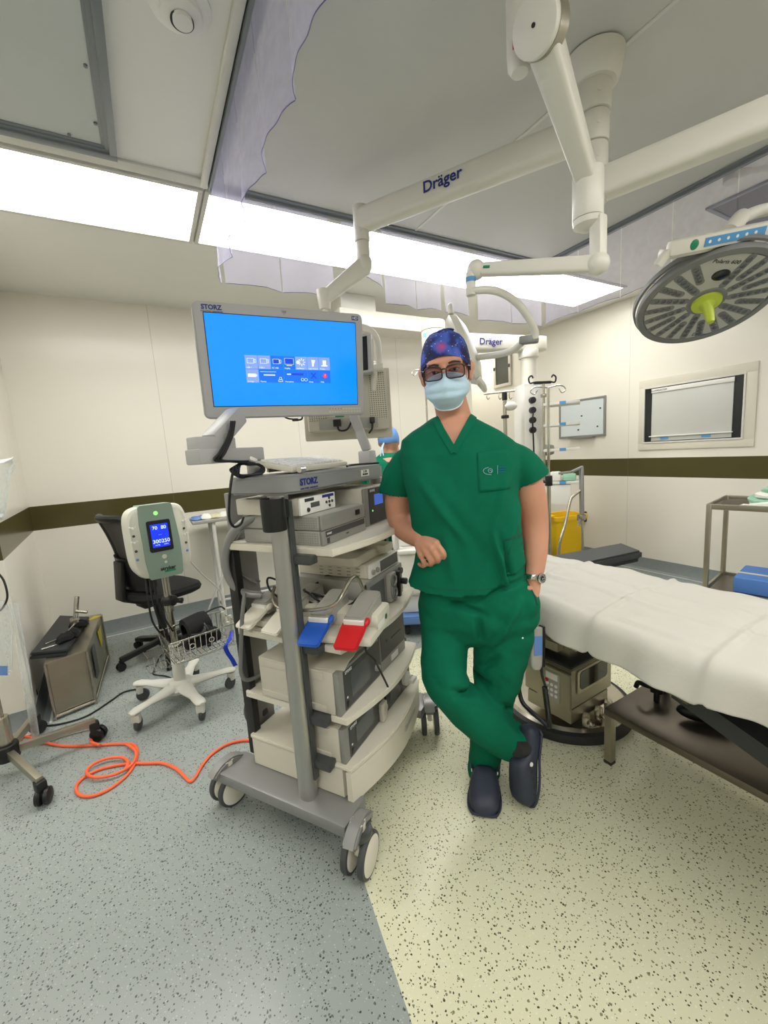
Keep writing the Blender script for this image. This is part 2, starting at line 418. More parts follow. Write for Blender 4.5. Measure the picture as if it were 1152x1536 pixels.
special('perforated', perf_fn)
# ================================================================ the room

def rframe(m, put, a0, a1, b0, b1, l, r=None, bt=None, tp=None):
    """rectangular frame from four boxes that butt instead of overlapping; put(amin,bmin,amax,bmax)"""
    r = l if r is None else r; bt = l if bt is None else bt; tp = l if tp is None else tp
    put(m, a0, b0, a1, b0+bt); put(m, a0, b1-tp, a1, b1); put(m, a0, b0+bt, a0+l, b1-tp); put(m, a1-r, b0+bt, a1, b1-tp)
def pz(z0, z1, bev=.003): return lambda m, a, b, c, d: m.box2((a, b, z0), (c, d, z1), bev=bev)
def px_(x0, x1, bev=.003): return lambda m, a, b, c, d: m.box2((x0, a, b), (x1, c, d), bev=bev)
ZC, YA, XB = 2.70, 4.07, 4.30
def sx(y): return .38+.1475*(y-.715)
b = MB(); y0, y1, xr = -.30, 2.28, 2.85
A, B_, Cc, D = (sx(y0), y0, 0), (xr, y0, 0), (xr, y1, 0), (sx(y1), y1, 0)
o4 = [(-2.6, -2.6, 0), (XB, -2.6, 0), (XB, 5.0, 0), (-2.6, 5.0, 0)]
b.quad(o4[0], o4[1], B_, A); b.quad(o4[1], o4[2], Cc, B_); b.quad(o4[2], o4[3], D, Cc); b.quad(o4[3], o4[0], A, D)
b.mi = 1; b.quad(A, B_, Cc, D)
b.mi = 0; b.box2((-2.7, -2.7, -.12), (4.4, 5.1, -.01))
struct(b.build('floor', [MT['vinyl_grey'], MT['vinyl_cream']], origin=(0, 0, 0), recalc=False))
b = MB(); b.box2((-2.7, -2.7, ZC), (XB+.12, 5.1, ZC+.12)); struct(b.build('ceiling', MT['ceiling_paint'], origin=(0, 0, ZC)))
b = MB(); b.box2((-.83, YA, 0), (3.64, 5.0, ZC)); struct(b.build('wall_back', MT['wall_x']))
b = MB(); b.box2((3.64, 4.92, 0), (XB, 5.0, ZC)); struct(b.build('wall_alcove', MT['wall_x']))
b = MB(); b.box2((XB, -2.7, 0), (XB+.12, 5.0, ZC)); struct(b.build('wall_right', MT['wall_y']))
PX, PY = -.715, 2.80
b = MB(); b.prism([(-2.6, PY), (PX, PY), (-.83, YA), (-.83, 5.0), (-2.6, 5.0)], 0, ZC); struct(b.build('wall_pier', MT['wall_y']))
b = MB(); b.box2((-2.72, -2.7, 0), (-2.6, 5.0, ZC)); struct(b.build('wall_left', MT['wall_y']))
b = MB(); b.box2((-2.6, -2.7, 0), (XB, -2.6, ZC)); struct(b.build('wall_front', MT['wall_x']))
# coved skirting in floor vinyl, and the pale weld line at its foot
def cove(name, p0, p1, n):
    p0, p1, n = V(p0), V(p1), V(n)
    prof = [(0, .122), (.006, .122), (.010, .05), (.022, .018), (.05, .004), (.05, 0), (0, 0)]
    m = MB(); m.loft([[p+n*a+V((0, 0, z)) for a, z in prof] for p in (p0, p1)]); m.mi = 1
    m.loft([[p+n*a+V((0, 0, z)) for a, z in [(.050, .001), (.062, .001), (.062, .0045), (.050, .0045)]] for p in (p0, p1)])
    struct(m.build(name, [MT['cove_grey'], MT['weld_light']]))
cove('baseboard_back', (-.83, YA, 0), (3.64, YA, 0), (0, -1, 0))
cove('baseboard_right', (XB, -2.6, 0), (XB, 4.92, 0), (-1, 0, 0))
cove('baseboard_pier', (PX, PY, 0), (-.83, YA, 0), V((YA-PY, .83+PX, 0)).normalized())
cove('baseboard_pier', (-2.6, PY, 0), (PX, PY, 0), (0, -1, 0))
cove('baseboard_left', (-2.6, -2.6, 0), (-2.6, PY, 0), (1, 0, 0))
# ---- luminous ceiling panels
def light_panel(x0, x1, ya, yb, label):
    t = thing('ceiling_light', label, 'light', ((x0+x1)/2, (ya+yb)/2, ZC-.02), 0, 'luminous ceiling panels')
    m = MB(); m.box2((x0, ya, ZC-.012), (x1, yb, ZC-.004)); m.build('diffuser', MT['light_panel'], t)
    m = MB(); w = .022
    rframe(m, pz(ZC-.016, ZC), x0-w, x1+w, ya-w, yb+w, w)
    m.build('frame', MT['trim_white'], t)
light_panel(-2.3, .382, 2.335, 2.838, 'long glowing ceiling light panel left of the plastic curtain')
light_panel(.436, 3.92, 2.335, 2.838, 'long glowing ceiling light panel behind the plastic curtain')
light_panel(-2.3, .382, -.85, -.35, 'long glowing ceiling light panel behind the photographer, left half')
light_panel(.436, 3.92, -.85, -.35, 'long glowing ceiling light panel behind the photographer, right half')
# ---- laminar-flow canopy
t = thing('laminar_flow_canopy', 'large grey ceiling air canopy with a dark metal frame above the operating table', 'ceiling panel', (1.59, .98, ZC-.04))
m = MB(); m.box2((.45, -.24, ZC-.02), (1.575, 2.23, ZC-.002)); m.build('panel', MT['panel_grey'], t)
m = MB(); m.box2((1.587, -.24, ZC-.02), (2.74, 2.23, ZC-.002)); m.build('panel', MT['panel_grey'], t)
m = MB(); m.box2((1.573, -.24, ZC-.024), (1.589, 2.23, ZC-.002), bev=.003); m.build('seam_bar', MT['trim_white'], t)
m = MB()
for i, (w, z) in enumerate(((.05, .03), (.028, .042))):
    x0, x1, ya, yb = .42, 2.77, -.27, 2.262
    rframe(m, pz(ZC-z, ZC), x0+.0007*i, x1-.0007*i, ya+.0007*i, yb-.0007*i, w)
m.build('frame', MT['frame_grey'], t)
m = MB(); m.box2((.386, -.3, ZC-.03), (.416, 2.27, ZC), bev=.006); m.build('curtain_track', MT['trim_white'], t)
# ---- ceiling access panel, smoke detector
t = thing('ceiling_access_panel', 'grey recessed ceiling access panel with metal frame at upper left', 'ceiling panel', (-.5, 1.6, ZC-.03))
m = MB(); m.box2((-1.2, .95, ZC-.012), (.02, 2.16, ZC-.002)); m.build('panel', MT['access_grey'], t)
m = MB(); x0, x1, ya, yb = -1.24, .056, .9, 2.225
for w, z in ((.034, .028), (.052, .02), (.066, .016)):
    rframe(m, pz(ZC-z, ZC-.0003*w, .002), x0, x1-.001*z, ya, yb, w, w*.8)
m.build('frame', MT['frame_grey'], t)
for p in ((-.008, 1.78), (-.005, 2.04), (-.1, 2.145)):
    m = MB(); m.cyl((*p, ZC-.013), (*p, ZC-.019), .006, seg=12); m.build('screw', MT['frame_grey'], t)
m = MB(); m.box2((-2.3, 2.236, ZC-.012), (.40, 2.30, ZC), bev=.005); struct(m.build('trim_1', MT['trim_white']))
t = thing('smoke_detector', 'round white smoke detector on the ceiling at the top edge', 'smoke detector', (.255, 1.49, ZC-.05))
m = MB(); m.lathe((.255, 1.47, ZC), [(0, 0), (.085, 0), (.085, .006), (.066, .016), (.060, .017), (0, .017)], (0, 0, -1), 40); m.build('base', MT['ceiling_paint'], t)
m = MB(); m.lathe((.255, 1.47, ZC), [(0, .01), (.058, .014), (.056, .030), (.040, .038), (0, .038)], (0, 0, -1), 40); m.build('cover', MT['white_plastic'], t)
m = MB(); m.lathe((.255, 1.47, ZC), [(.032, .03), (.032, .043), (.0, .043)], (0, 0, -1), 32); m.build('sensor_slot', MT['black_plastic'], t)
m = MB(); m.lathe((.255, 1.462, ZC), [(.0, .04), (.027, .04), (.027, .052), (.0, .054)], (0, 0, -1), 32); m.build('sensor_cap', MT['white_plastic'], t)
# ---- strip curtain of clear film round the canopy
def sheet(p0, p1, zt, zb, nrm, label, arch=.0, belly=.0, skew=0., seed=0, group='plastic curtain sheets', mt='film_pale'):
    p0, p1, nrm = V(p0), V(p1), V(nrm); nx, nz = 22, 12; rows = []
    for j in range(nz+1):
        q = j/nz; row = []
        for i in range(nx+1):
            a = i/nx
            zbot = zb[0]+(zb[1]-zb[0])*a + arch*math.sin(PI*a)
            p = p0.lerp(p1, a); z = zt+(zbot-zt)*q
            w = q*(belly*math.sin(PI*a)**.8 + .006*math.sin(a*7+seed)*q*math.sin(PI*a) + .0025*math.sin(a*19+seed*2.3)*math.sin(PI*a))
            tx = (p1-p0).normalized()*skew*q
            row.append(V((p.x, p.y, z))+nrm*w+tx)
        rows.append(row)
    m = MB(); m.loft(rows, cap=False, closed=False)
    o = m.build('plastic_curtain', MT[mt], angle=0); tag(o, label, 'curtain', group)
    m = MB(); m.tube(rows[-1], .0014, seg=6); m.build('hem_edge', MT['film_edge'], o); return o
zt = ZC-.04
ys = [2.262, 1.96, 1.655, 1.372, 1.081, .80, .5, .2, -.1]
nm = ['at the far left corner of the canopy', 'second from the far left corner', 'third from the far left corner', 'fourth from the far left corner', 'fifth from the far left corner', 'nearest the top edge']
for i in range(6):
    sheet((.432, ys[i], 0), (.432, ys[i+1]+.004, 0), zt, (2.25, 2.25), (1, 0, 0), 'mauve curtain sheet, left side, '+nm[i], belly=-.035, seed=i, mt='film')
for x0, x1, za, zb, sk, lb in ((.447, .728, 2.246, 2.238, 0, 'clear crinkled curtain sheet along the far side, at its left corner'), (.734, 1.03, 2.238, 2.242, 0, 'clear crinkled curtain sheet along the far side, left of the monitor arm'),
        (1.10, 1.30, 2.40, 2.33, .05, 'short clear curtain sheet pushed up beside the monitor arm'), (1.36, 1.58, 2.249, 2.238, 0, 'clear crinkled curtain sheet behind the lettered arm'),
        (1.586, 1.775, 2.238, 2.25, 0, 'clear crinkled curtain sheet hanging above the man, left of the twisted one'), (1.782, 1.98, 2.245, 2.236, .03, 'slightly twisted narrow curtain sheet right above the cap of the man'),
        (2.09, 2.405, 2.221, 2.226, 0, 'clear crinkled curtain sheet below the white spring arm'), (2.411, 2.725, 2.226, 2.232, 0, 'clear crinkled curtain sheet along the far side, at its right corner')):
    sheet((x0, 2.245, 0), (x1, 2.245, 0), zt, (za, zb), (0, -1, 0), lb, belly=.03, skew=sk, seed=x0*7)
rl = ['beside the far right corner', 'second from the far right corner', 'third from the far right corner', 'fourth from the far corner, beyond the lamp', 'fifth from the far corner, beyond the lamp']
for i, (ya, yb) in enumerate(((2.23, 1.963), (1.957, 1.663), (1.657, 1.368), (1.362, 1.068), (1.062, .76))):
    sheet((2.755, ya, 0), (2.755, yb, 0), zt, (2.25, 2.25), (-1, 0, 0), 'clear greyish curtain sheet, right side, '+rl[i], belly=.03, seed=i+20)
# ---- things on the right wall
X = XB
t = thing('x_ray_viewer', 'wall-recessed x-ray viewing panel with black side strips and pale frame', 'light box', (X, 1.92, 1.2))
m = MB(); y0, y1, z0, z1 = 1.463, 2.38, 1.217, 1.888
rframe(m, px_(X-.012, X+.005, .002), y0, y1, z0, z1, .075, .045, .065, .075)
m.build('surround', MT['cream_plastic'], t)
m = MB(); ya, yb, za, zb = 1.535, 2.335, 1.28, 1.815
rframe(m, px_(X-.02, X), ya, yb, za, zb, .014)
m.build('inner_frame', MT['trim_white'], t)
m = MB(); m.box2((X-.006, ya+.01, za+.01), (X, yb-.01, zb-.01)); m.build('backing', MT['viewer_black'], t)
m = MB(); m.box2((X-.016, 1.615, za+.02), (X-.004, 2.255, zb-.03), bev=.002); m.build('viewing_panel', MT['viewer_panel'], t)
m = MB(); m.box2((X-.026, 1.61, zb-.06), (X-.012, 2.258, zb-.022), bev=.003); hd = m.build('top_rail', MT['white_plastic'], t)
text('ILLUMINATOR', .022, frame((X-.0268, 2.19, zb-.041), (0, -1, 0), z=(-1, 0, 0)), MT['black_plastic'], hd)
m = MB(); m.box2((X-.03, 1.605, za+.06), (X-.012, 2.27, za+.07), bev=.002); m.build('film_ledge', MT['white_plastic'], t)
for yy in (1.80, 2.14):
    m = MB(); m.box2((X-.02, yy-.04, za+.032), (X-.014, yy+.03, za+.054)); m.build('film_clip', MT['blue_tape'], t)
t = thing('whiteboard', 'small wall-mounted whiteboard with aluminium frame left of the viewing panel', 'whiteboard', (X, 3.0, 1.38))
m = MB(); m.box2((X-.014, 2.74, 1.40), (X-.002, 3.28, 1.79)); m.build('board', MT['whiteboard'], t)
m = MB(); ya, yb, za, zb = 2.722, 3.292, 1.386, 1.806
rframe(m, px_(X-.022, X), ya, yb, za, zb, .02)
m.build('frame', MT['metal_grey'], t)
m = MB(); m.box2((X-.07, 2.84, 1.376), (X-.004, 3.14, 1.386), bev=.003); m.build('pen_ledge', MT['metal_grey'], t)
for yy, zz in ((3.0, 1.62), (2.81, 1.49), (3.04, 1.47), (2.78, 1.68)):
    m = MB(); m.cyl((X-.014, yy, zz), (X-.022, yy, zz), .008, seg=12); m.build('magnet', MT['black_plastic'], t)
t = thing('hatch_window', 'small dark framed hatch window high on the wall behind the supply column', 'window', (X, 4.18, 2.1))
m = MB(); m.box2((X-.012, 4.06, 2.16), (X-.002, 4.30, 2.62)); m.build('pane', MT['window_dark'], t)
m = MB(); ya, yb, za, zb = 4.02, 4.335, 2.125, 2.655
rframe(m, px_(X-.025, X, .004), ya, yb, za, zb, .042)
m.build('frame', MT['case_beige'], t)
for yy in (4.045, 4.31):
    m = MB(); m.box2((X-.036, yy-.012, 2.36), (X-.02, yy+.012, 2.40), bev=.003); m.build('latch', MT['black_plastic'], t)
t = thing('wall_socket', 'small black socket on the right wall beside the yellow bin', 'socket', (X, 3.0, .5))
m = MB(); m.box2((X-.03, 2.94, .42), (X, 3.02, .54), bev=.006); m.build('socket_body', MT['black_plastic'], t)
t = light_panel(3.72, 4.20, 4.3, 4.75, 'small square ceiling light added to brighten the alcove behind the supply pendant')  # made-up fill panel, added because the alcove came out too dark
c = Z(1064, 311, ZC)
t = thing('ceiling_panel', 'dark grey unlit ceiling panel beyond the curtain, above the surgical lamp', 'ceiling panel', (c.x+.3, c.y-.4, ZC-.02))
m = MB(); m.box2((c.x+.01, c.y-.8, ZC-.008), (c.x+.59, c.y-.01, ZC-.001)); m.build('panel', MT['face_dark'], t)
m = MB(); rframe(m, pz(ZC-.014, ZC), c.x-.015, c.x+.615, c.y-.825, c.y+.015, .025); m.build('frame', MT['frame_grey'], t)
# ================================================================ ceiling supply arms
W_ = MT['arm_white']
AX = V((1.53, 1.03, 0))
def ax(z): return V((AX.x, AX.y, z))
t = thing('surgical_light_mount', 'white ceiling column with two long horizontal arms, the left one lettered in blue', 'ceiling arm', (1.53, 1.03, 2.2))
m = MB(); m.lathe(ax(2.675), [(0, 0), (.098, 0), (.096, .02), (.082, .075), (.072, .085), (0, .085)], (0, 0, -1), 40); m.build('canopy', W_, t)
for z0, z1, r in ((2.592, 2.502, .058), (2.50, 2.405, .052), (2.403, 2.30, .049), (2.298, 2.215, .047)):
    m = MB(); m.cyl(ax(z0), ax(z1), r, seg=36, bev=.004); m.cyl(ax((z0+z1)/2)+V((-.6, -.8, 0)).normalized()*(r-.004), ax((z0+z1)/2)+V((-.6, -.8, 0)).normalized()*(r+.002), .006, seg=10); m.build('hub', W_, t)
JL = V((1.049, 1.918, 2.494))
def taperbar(m, p0, p1, w0, h0, w1, h1, up=V((0, 0, 1)), rd=.3, n=20):
    p0, p1 = V(p0), V(p1); x = (p1-p0).normalized(); y = up.cross(x).normalized(); z = x.cross(y); rings = []
    for q, (w, h) in ((0, (w0*.8, h0*.8)), (.006, (w0, h0)), (.994, (w1, h1)), (1, (w1*.8, h1*.8))):
        rg = []
        for i in range(n):
            a = 2*PI*i/n; ca, sa = math.cos(a), math.sin(a); e = .42
            rg.append(p0.lerp(p1, q)+y*(w/2*math.copysign(abs(ca)**e, ca))+z*(h/2*math.copysign(abs(sa)**e, sa)))
        rings.append(rg)
    m.loft(rings); return m
m = MB(); taperbar(m, ax(2.46).lerp(JL, .05)+V((0, 0, .0)), JL+V((0, 0, -.005)), .085, .10, .075, .10); arm = m.build('arm', W_, t)
d = (JL-ax(2.494)).normalized(); n_ = V((-d.y, d.x, 0)); n_ = n_ if n_.dot(EYE-JL) > 0 else -n_
fo = (ax(2.475).lerp(JL, .56))+n_*.0425
text('Dräger', .062, frame(fo, -d if (-d).dot(_r) > 0 else d, z=n_), MT['blue_logo'], arm, bold=.001)
m = MB(); m.cyl(JL+V((0, 0, .06)), JL+V((0, 0, -.10)), .037, seg=28, bev=.006); m.cyl(JL+V((-.6, -.8, 0))*.034+V((0, 0, -.06)), JL+V((-.6, -.8, 0))*.04+V((0, 0, -.06)), .006, seg=10); m.build('joint', W_, t)
BR = Z(1290, 118, 2.285); P2 = ax(2.27)
m = MB(); taperbar(m, P2.lerp(BR, .05), BR, .08, .10, .075, .095); m.build('arm', W_, t)
m = MB(); m.cyl(BR+V((0, 0, .06)), BR+V((0, 0, -.14)), .037, seg=24, bev=.006); m.build('joint', W_, t)
# monitor arm hanging from the lettered arm, with two displays
t = thing('ceiling_monitor', 'white jointed arm with a perforated-back display hanging behind the big monitor', 'monitor', tuple(K(520, 655, 2.1)))
m = MB(); m.cyl(JL+V((0, 0, -.101)), JL+V((0, 0, -.17)), .033, seg=24, bev=.004); e0 = JL+V((0, 0, -.20)); m.ell(e0, (.042, .042, .05)); m.build('elbow', W_, t)
e1 = K(486, 448, 1.98)
m = MB(); taperbar(m, e0+V((0, 0, -.01)), e1, .062, .085, .055, .06); m.build('spring_arm', W_, t)
m = MB(); m.cyl(e1+V((0, 0, .04)), e1+V((0, 0, -.05)), .035, .026, seg=24, bev=.004); m.cyl(e1+V((0, 0, -.05)), e1+V((0, 0, -.34)), .014); m.build('post', W_, t)
pe = e1+V((0, 0, -.30))
m = MB(); m.tube([e1+V((0, 0, -.14)), K(520, 491, 2.06), K(548, 492, 2.08), K(564, 506, 2.08), K(568, 530, 2.08), K(568, 556, 2.08)], .0165, seg=12, n=6)
m.cyl(K(549, 553, 2.08), K(575, 551, 2.08), .021, seg=16, bev=.004); m.cyl(K(562, 553, 2.08), K(560, 585, 2.12), .016); m.build('yoke_pipe', W_, t)
fr = frame(K(521, 602, 2.13), _r*.995+_u*.07+_fw*.10, z=-_fw*.97-_u*.10+_r*.12)
m = MB(fr); m.box((0, 0, 0), (.415, .30, .05), bev=.012); m.box((0, -.012, -.035), (.46, .36, .03), bev=.01); m.build('display_housing', MT['case_beige'], t)
for sx_ in (-1, 1):
    m = MB(fr); m.box((sx_*.155, .02, .0262), (.085, .24, .003), bev=.001); m.build('vent_panel', MT['perforated'], t)
m = MB(fr); m.ell((.08, .165, .01), (.10, .04, .028)); m.build('pivot_cover', W_, t)
m = MB(fr); m.box((0, -.115, .0265), (.30, .055, .004), bev=.001); m.build('connector_bay', MT['case_grey'], t)
m = MB(fr); m.box((.12, -.105, .04), (.025, .03, .025), bev=.004); m.tube([(.12, -.12, .045), (.115, -.15, .045), (.10, -.17, .03)], .005, n=5); m.build('cable', MT['black_cable'], t)
m = MB(fr); m.box((-.06, -.112, .04), (.04, .035, .025), bev=.004)
m.tube([(-.06, -.125, .045), (-.05, -.15, .05), (-.01, -.145, .05), (.02, -.09, .045), (.03, -.06, .03)], .005, n=5); m.build('cable', MT['black_cable'], t)
m = MB(fr); m.box((-.045, -.07, .027), (.045, .022, .002)); m.build('sticker', MT['green_tape'], t)
fr = frame(K(522, 537, 2.06), _r*.96+_u*.07-_fw*.28, z=-_fw*.95-_r*.28+_u*.1)
m = MB(fr); m.box((0, 0, 0), (.26, .20, .03), bev=.008); bz = m.build('side_display', MT['monitor_grey'], t)
m = MB(fr); m.box((-.006, 0, .0155), (.228, .175, .002)); m.build('side_screen', MT['display_off'], bz)
# near spring arm carrying the edge-on lamp
D0 = K(810, 40, 1.02); D1 = K(882, 272, 1.30)
dh = (D1-D0); dh.z = 0; dh.normalize(); nn = (-ray(810, 40).normalized()*.80-_r*.52+_u*.12).normalized()
t = thing('spring_arm', 'thick white spring arm with a round pivot disc slanting down from the top edge', 'ceiling arm', tuple(K(888, 400, 1.33)))
m = MB(); taperbar(m, D0+(D1-D0)*.06, D1, .078, .080, .058, .060); m.build('arm_tube', W_, t)
m = MB(); m.cyl(D0-nn*.03, D0+nn*.030, .060, seg=40, bev=.003); m.build('pivot_disc', W_, t)
m = MB(); m.lathe(D0-nn*.028, [(.0605, 0), (.0620, .0), (.0620, .040), (.0605, .040)], nn, 40); m.build('metal_band', MT['steel'], t)
m = MB(); m.cyl(D0+nn*.030, D0+nn*.032, .005, seg=12); m.build('screw', MT['black_plastic'], t)
tb = K(779, 66, 1.10)
m = MB(); m.lathe(tb+V((0, 0, -.075)), [(0, 0), (.022, .006), (.031, .020), (.033, .05), (.033, .24), (0, .24)], (0, 0, 1), 32); m.cyl(tb+V((0, 0, .01)), D0-nn*.028, .03); hb = m.build('hub', W_, t)
m = MB(); m.box(tb+V((-.031, -.012, -.02)), (.004, .012, .022), bev=.001); m.build('red_label', MT['red_pedal'], hb)
mt2 = tb+(_r*.95-_fw*.25)*.62; mt2.z = tb.z+.135
m = MB(); m.bar(tb+V((0, 0, .135)), mt2, .07, .075, bev=.012); m.build('extension_arm', W_, t)
m = MB(); m.cyl(mt2+V((0, 0, -.07)), V((mt2.x, mt2.y, ZC-.02)), .05, seg=28, bev=.004); m.build('ceiling_post', W_, t)
c0, c1 = D1+V((0, 0, .028)), D1+V((0, 0, -.142))
m = MB(); m.cyl(c0, c0.lerp(c1, .82), .046, seg=36, bev=.003); m.build('end_joint', W_, t)
m = MB(); m.lathe(c0.lerp(c1, .83), [(0, 0), (.0455, 0), (.043, .016), (.024, .028), (0, .031)], (0, 0, -1), 36); m.build('joint_cap', W_, t)
e0 = K(897, 396, 1.315); top = V((e0.x, e0.y, c1.z))
m = MB(); m.bar(top+V((0, 0, .03)), e0, .040, .040, bev=.009); m.ell(e0, (.035, .035, .035)); m.build('drop_post', W_, t)
a1 = K(714, 405, 1.50)
m = MB(); taperbar(m, e0, a1, .04, .050, .038, .043); m.ell(a1, (.033, .033, .035)); ar = m.build('lower_arm', W_, t)
fn_ = -_fw; m = MB(frame(a1.lerp(e0, .085)+fn_*.021, (e0-a1), z=fn_)); m.box((0, .002, 0), (.024, .018, .003)); m.build('tape_tag', MT['green_tape'], ar)
t = thing('surgical_lamp', 'white surgical lamp seen edge-on behind the cap of the man, on a curved tube', 'surgical lamp', tuple(K(705, 580, 1.9)))
s0 = K(706, 422, 1.50)
m = MB(); m.cyl(s0+V((0, 0, .03)), s0+V((0, 0, -.05)), .0175, seg=20, bev=.003); m.build('swivel', W_, t)
m = MB(); m.cyl(s0+V((0, 0, .012)), s0+V((0, 0, -.004)), .0188, seg=20); m.build('tape_ring', MT['blue_tape'], t)
m = MB(); m.tube([K(706, 436, 1.50), K(735, 435, 1.50), K(756, 441, 1.51), K(777, 456, 1.52), K(793, 477, 1.54), K(802, 496, 1.56), K(803, 508, 1.57)], .0138, seg=14, n=7); m.build('curved_tube', W_, t)
m = MB(); m.bar(K(779, 511, 1.60), K(808, 508, 1.57), .035, .030, bev=.008); cl = m.build('clamp_block', MT['metal_grey'], t)
m = MB(); m.tube([K(783, 514, 1.60), K(767, 526, 1.64), K(746, 532, 1.70), K(702, 538, 1.85)], .0135, seg=12, n=7); m.build('handle_tube', W_, t)
la = (_r*46-_u*110).normalized(); lc = K(695, 526, 1.90); ln = (_r*110+_u*46).normalized()*.96-_fw*.28
m = MB(); m.lathe(lc-ln.normalized()*.03, [(0, -.01), (.10, -.01), (.152, .008), (.168, .03), (.155, .058), (.10, .078), (0, .084)], ln, 48); m.build('lamp_head', W_, t)
for s_ in (-1, 1):
    ce = lc+la*s_*.155; pp = la.cross(ln).normalized()
    m = MB(); m.tube([ce-pp*.06+ln*.01, ce-pp*.05+la*s_*.035+ln*.02, ce+la*s_*.05+ln*.02, ce+pp*.05+la*s_*.035+ln*.02, ce+pp*.06+ln*.01], .012, seg=10, n=6); m.build('grip_loop', W_, t)
# big surgical lamp at the right
LO = V((2.2461, .9658, 1.9455)); nz = V((-.3267, -.3273, -.8867)).normalized(); tc_ = -ray(1064, 450).normalized()
a_ = (_r-nz*_r.dot(nz)).normalized(); fl = frame(LO, a_, z=nz); b_ = V((fl[0][1], fl[1][1], fl[2][1]))
def LP(x, y):
    q = ray(x, y); h = fl.inverted() @ (EYE+q*((LO-EYE).dot(nz)/q.dot(nz))); return h.x, h.y
t = thing('surgical_lamp', 'large round grey surgical lamp with lime green handle at the right edge', 'surgical lamp', tuple(LO))
RL = .264
m = MB(fl); m.lathe((0, 0, 0), [(0, -.075), (.16, -.075), (.235, -.055), (RL, -.02), (RL+.004, -.005), (RL, .008), (RL-.024, .010), (RL-.028, .002), (0, .002)], (0, 0, 1), 72); m.build('housing', MT['lamp_grey'], t)
m = MB(fl); m.lathe((0, 0, 0), [(RL+.003, -.024), (RL+.012, -.026), (RL+.013, -.045), (RL+.003, -.05)], (0, 0, 1), 72); m.build('outer_rim', MT['lamp_grey'], t)
m = MB(fl); m.lathe((0, 0, 0), [(0, .003), (RL-.03, .003), (RL-.03, .0055), (0, .0055)], (0, 0, 1), 72); fc = m.build('light_face', MT['lamp_face'], t)
m = MB(fl); m.lathe((0, 0, .005), [(0, 0), (.075, 0), (.07, .006), (0, .006)], (0, 0, 1), 40); m.build('hub_ring', MT['lamp_grey'], t)
def stadium(r0, r1, w, n=8):
    return [(r0+w*math.cos(PI/2+PI*i/n), w*math.sin(PI/2+PI*i/n)) for i in range(n+1)]+[(r1+w*math.cos(-PI/2+PI*i/n), w*math.sin(-PI/2+PI*i/n)) for i in range(n+1)]
NP = 22
for i in range(NP):
    an = 2*PI*i/NP+.07
    qx, qy = LP(1081, 400)
    if abs((an-math.atan2(qy, qx)+PI) % (2*PI)-PI) < .2: continue
    ln_ = i % 2; r0, r1 = (.088, .222) if ln_ else (.135, .226)
    m = MB(fl @ M.Rotation(an, 4, 'Z')); m.prism(stadium(r0, r1, .0155), .0052, .0066); pd = m.build('light_pod', MT['lamp_grey'], t)
    m = MB(fl @ M.Rotation(an, 4, 'Z')); k = 5 if ln_ else 4
    for j in range(k): m.lathe((r0+(r1-r0)*(j+.5)/k, 0, .0064), [(0, 0), (.0115, 0), (.009, .003), (0, .0042)], (0, 0, 1), 10)
    m.build('lens', MT['lens_dark'], pd)
m = MB(fl); m.push(T(*LP(1081, 411), 0)); m.ell((0, 0, .006), (.034, .028, .006)); m.pop(); m.build('camera_port', MT['glass_dark'], t)
text('Dräger', .026, fl @ T(*LP(1050, 500), .0062) @ rotz(.1), MT['blue_logo'], fc)
text('Polaris 600', .024, fl @ T(*LP(1090, 391), .0062) @ rotz(PI*0), MT['black_plastic'], fc)
m = MB(fl); m.lathe((0, 0, .008), [(0, 0), (.057, 0), (.055, .012), (.03, .018), (.022, .03), (.016, .10), (.012, .112), (0, .114)], (0, 0, 1), 36)
for i in range(4): m.push(M.Rotation(i*PI/2+.5, 4, 'Z')); m.box((.043, 0, .014), (.022, .016, .012), bev=.004); m.pop()
m.build('handle', MT['lime'], t)
# control strip on the rim, swivel and arms
cp = K(1074, 359, 1.60); cf = frame(cp, _r*.975+_u*.20+_fw*.0, z=-ray(1074, 359).normalized()*.95-_u*.15)
m = MB(cf); m.box((.01, 0, 0), (.40, .055, .04), bev=.016); m.box((.0, -.022, -.04), (.36, .04, .07), bev=.016); m.box((-.20, -.03, -.005), (.06, .03, .03), rz=.9, bev=.01); cb = m.build('control_panel', W_, t)
m = MB(cf); m.box((.06, .0, .020), (.24, .030, .003), bev=.001); m.build('button_strip', MT['blue_tape'], cb)
m = MB(cf); m.lathe((-.10, 0, .0195), [(0, 0), (.018, 0), (.012, .004), (0, .005)], (0, 0, 1), 20); m.build('power_button', MT['green_tape'], cb)
m = MB(cf)
for i in range(6): m.lathe((-.04+i*.036, 0, .0215), [(0, 0), (.006, 0), (.005, .001), (0, .001)], (0, 0, 1), 10)
m.build('button', MT['white_logo'], cb)
p0, p1 = K(1092, 350, 1.66), K(1113, 324, 1.70)
m = MB(); m.cyl(p0, p1, .034, .030, seg=24, bev=.004); m.build('swivel', W_, t)
m = MB(); m.tube([p1-(p1-p0).normalized()*.03, K(1138, 317, 1.70), K(1190, 306, 1.66), K(1270, 280, 1.5), BR+V((0, 0, -.30)), BR+V((0, 0, -.13))], .024, seg=14, n=7); m.build('swing_arm', W_, t)
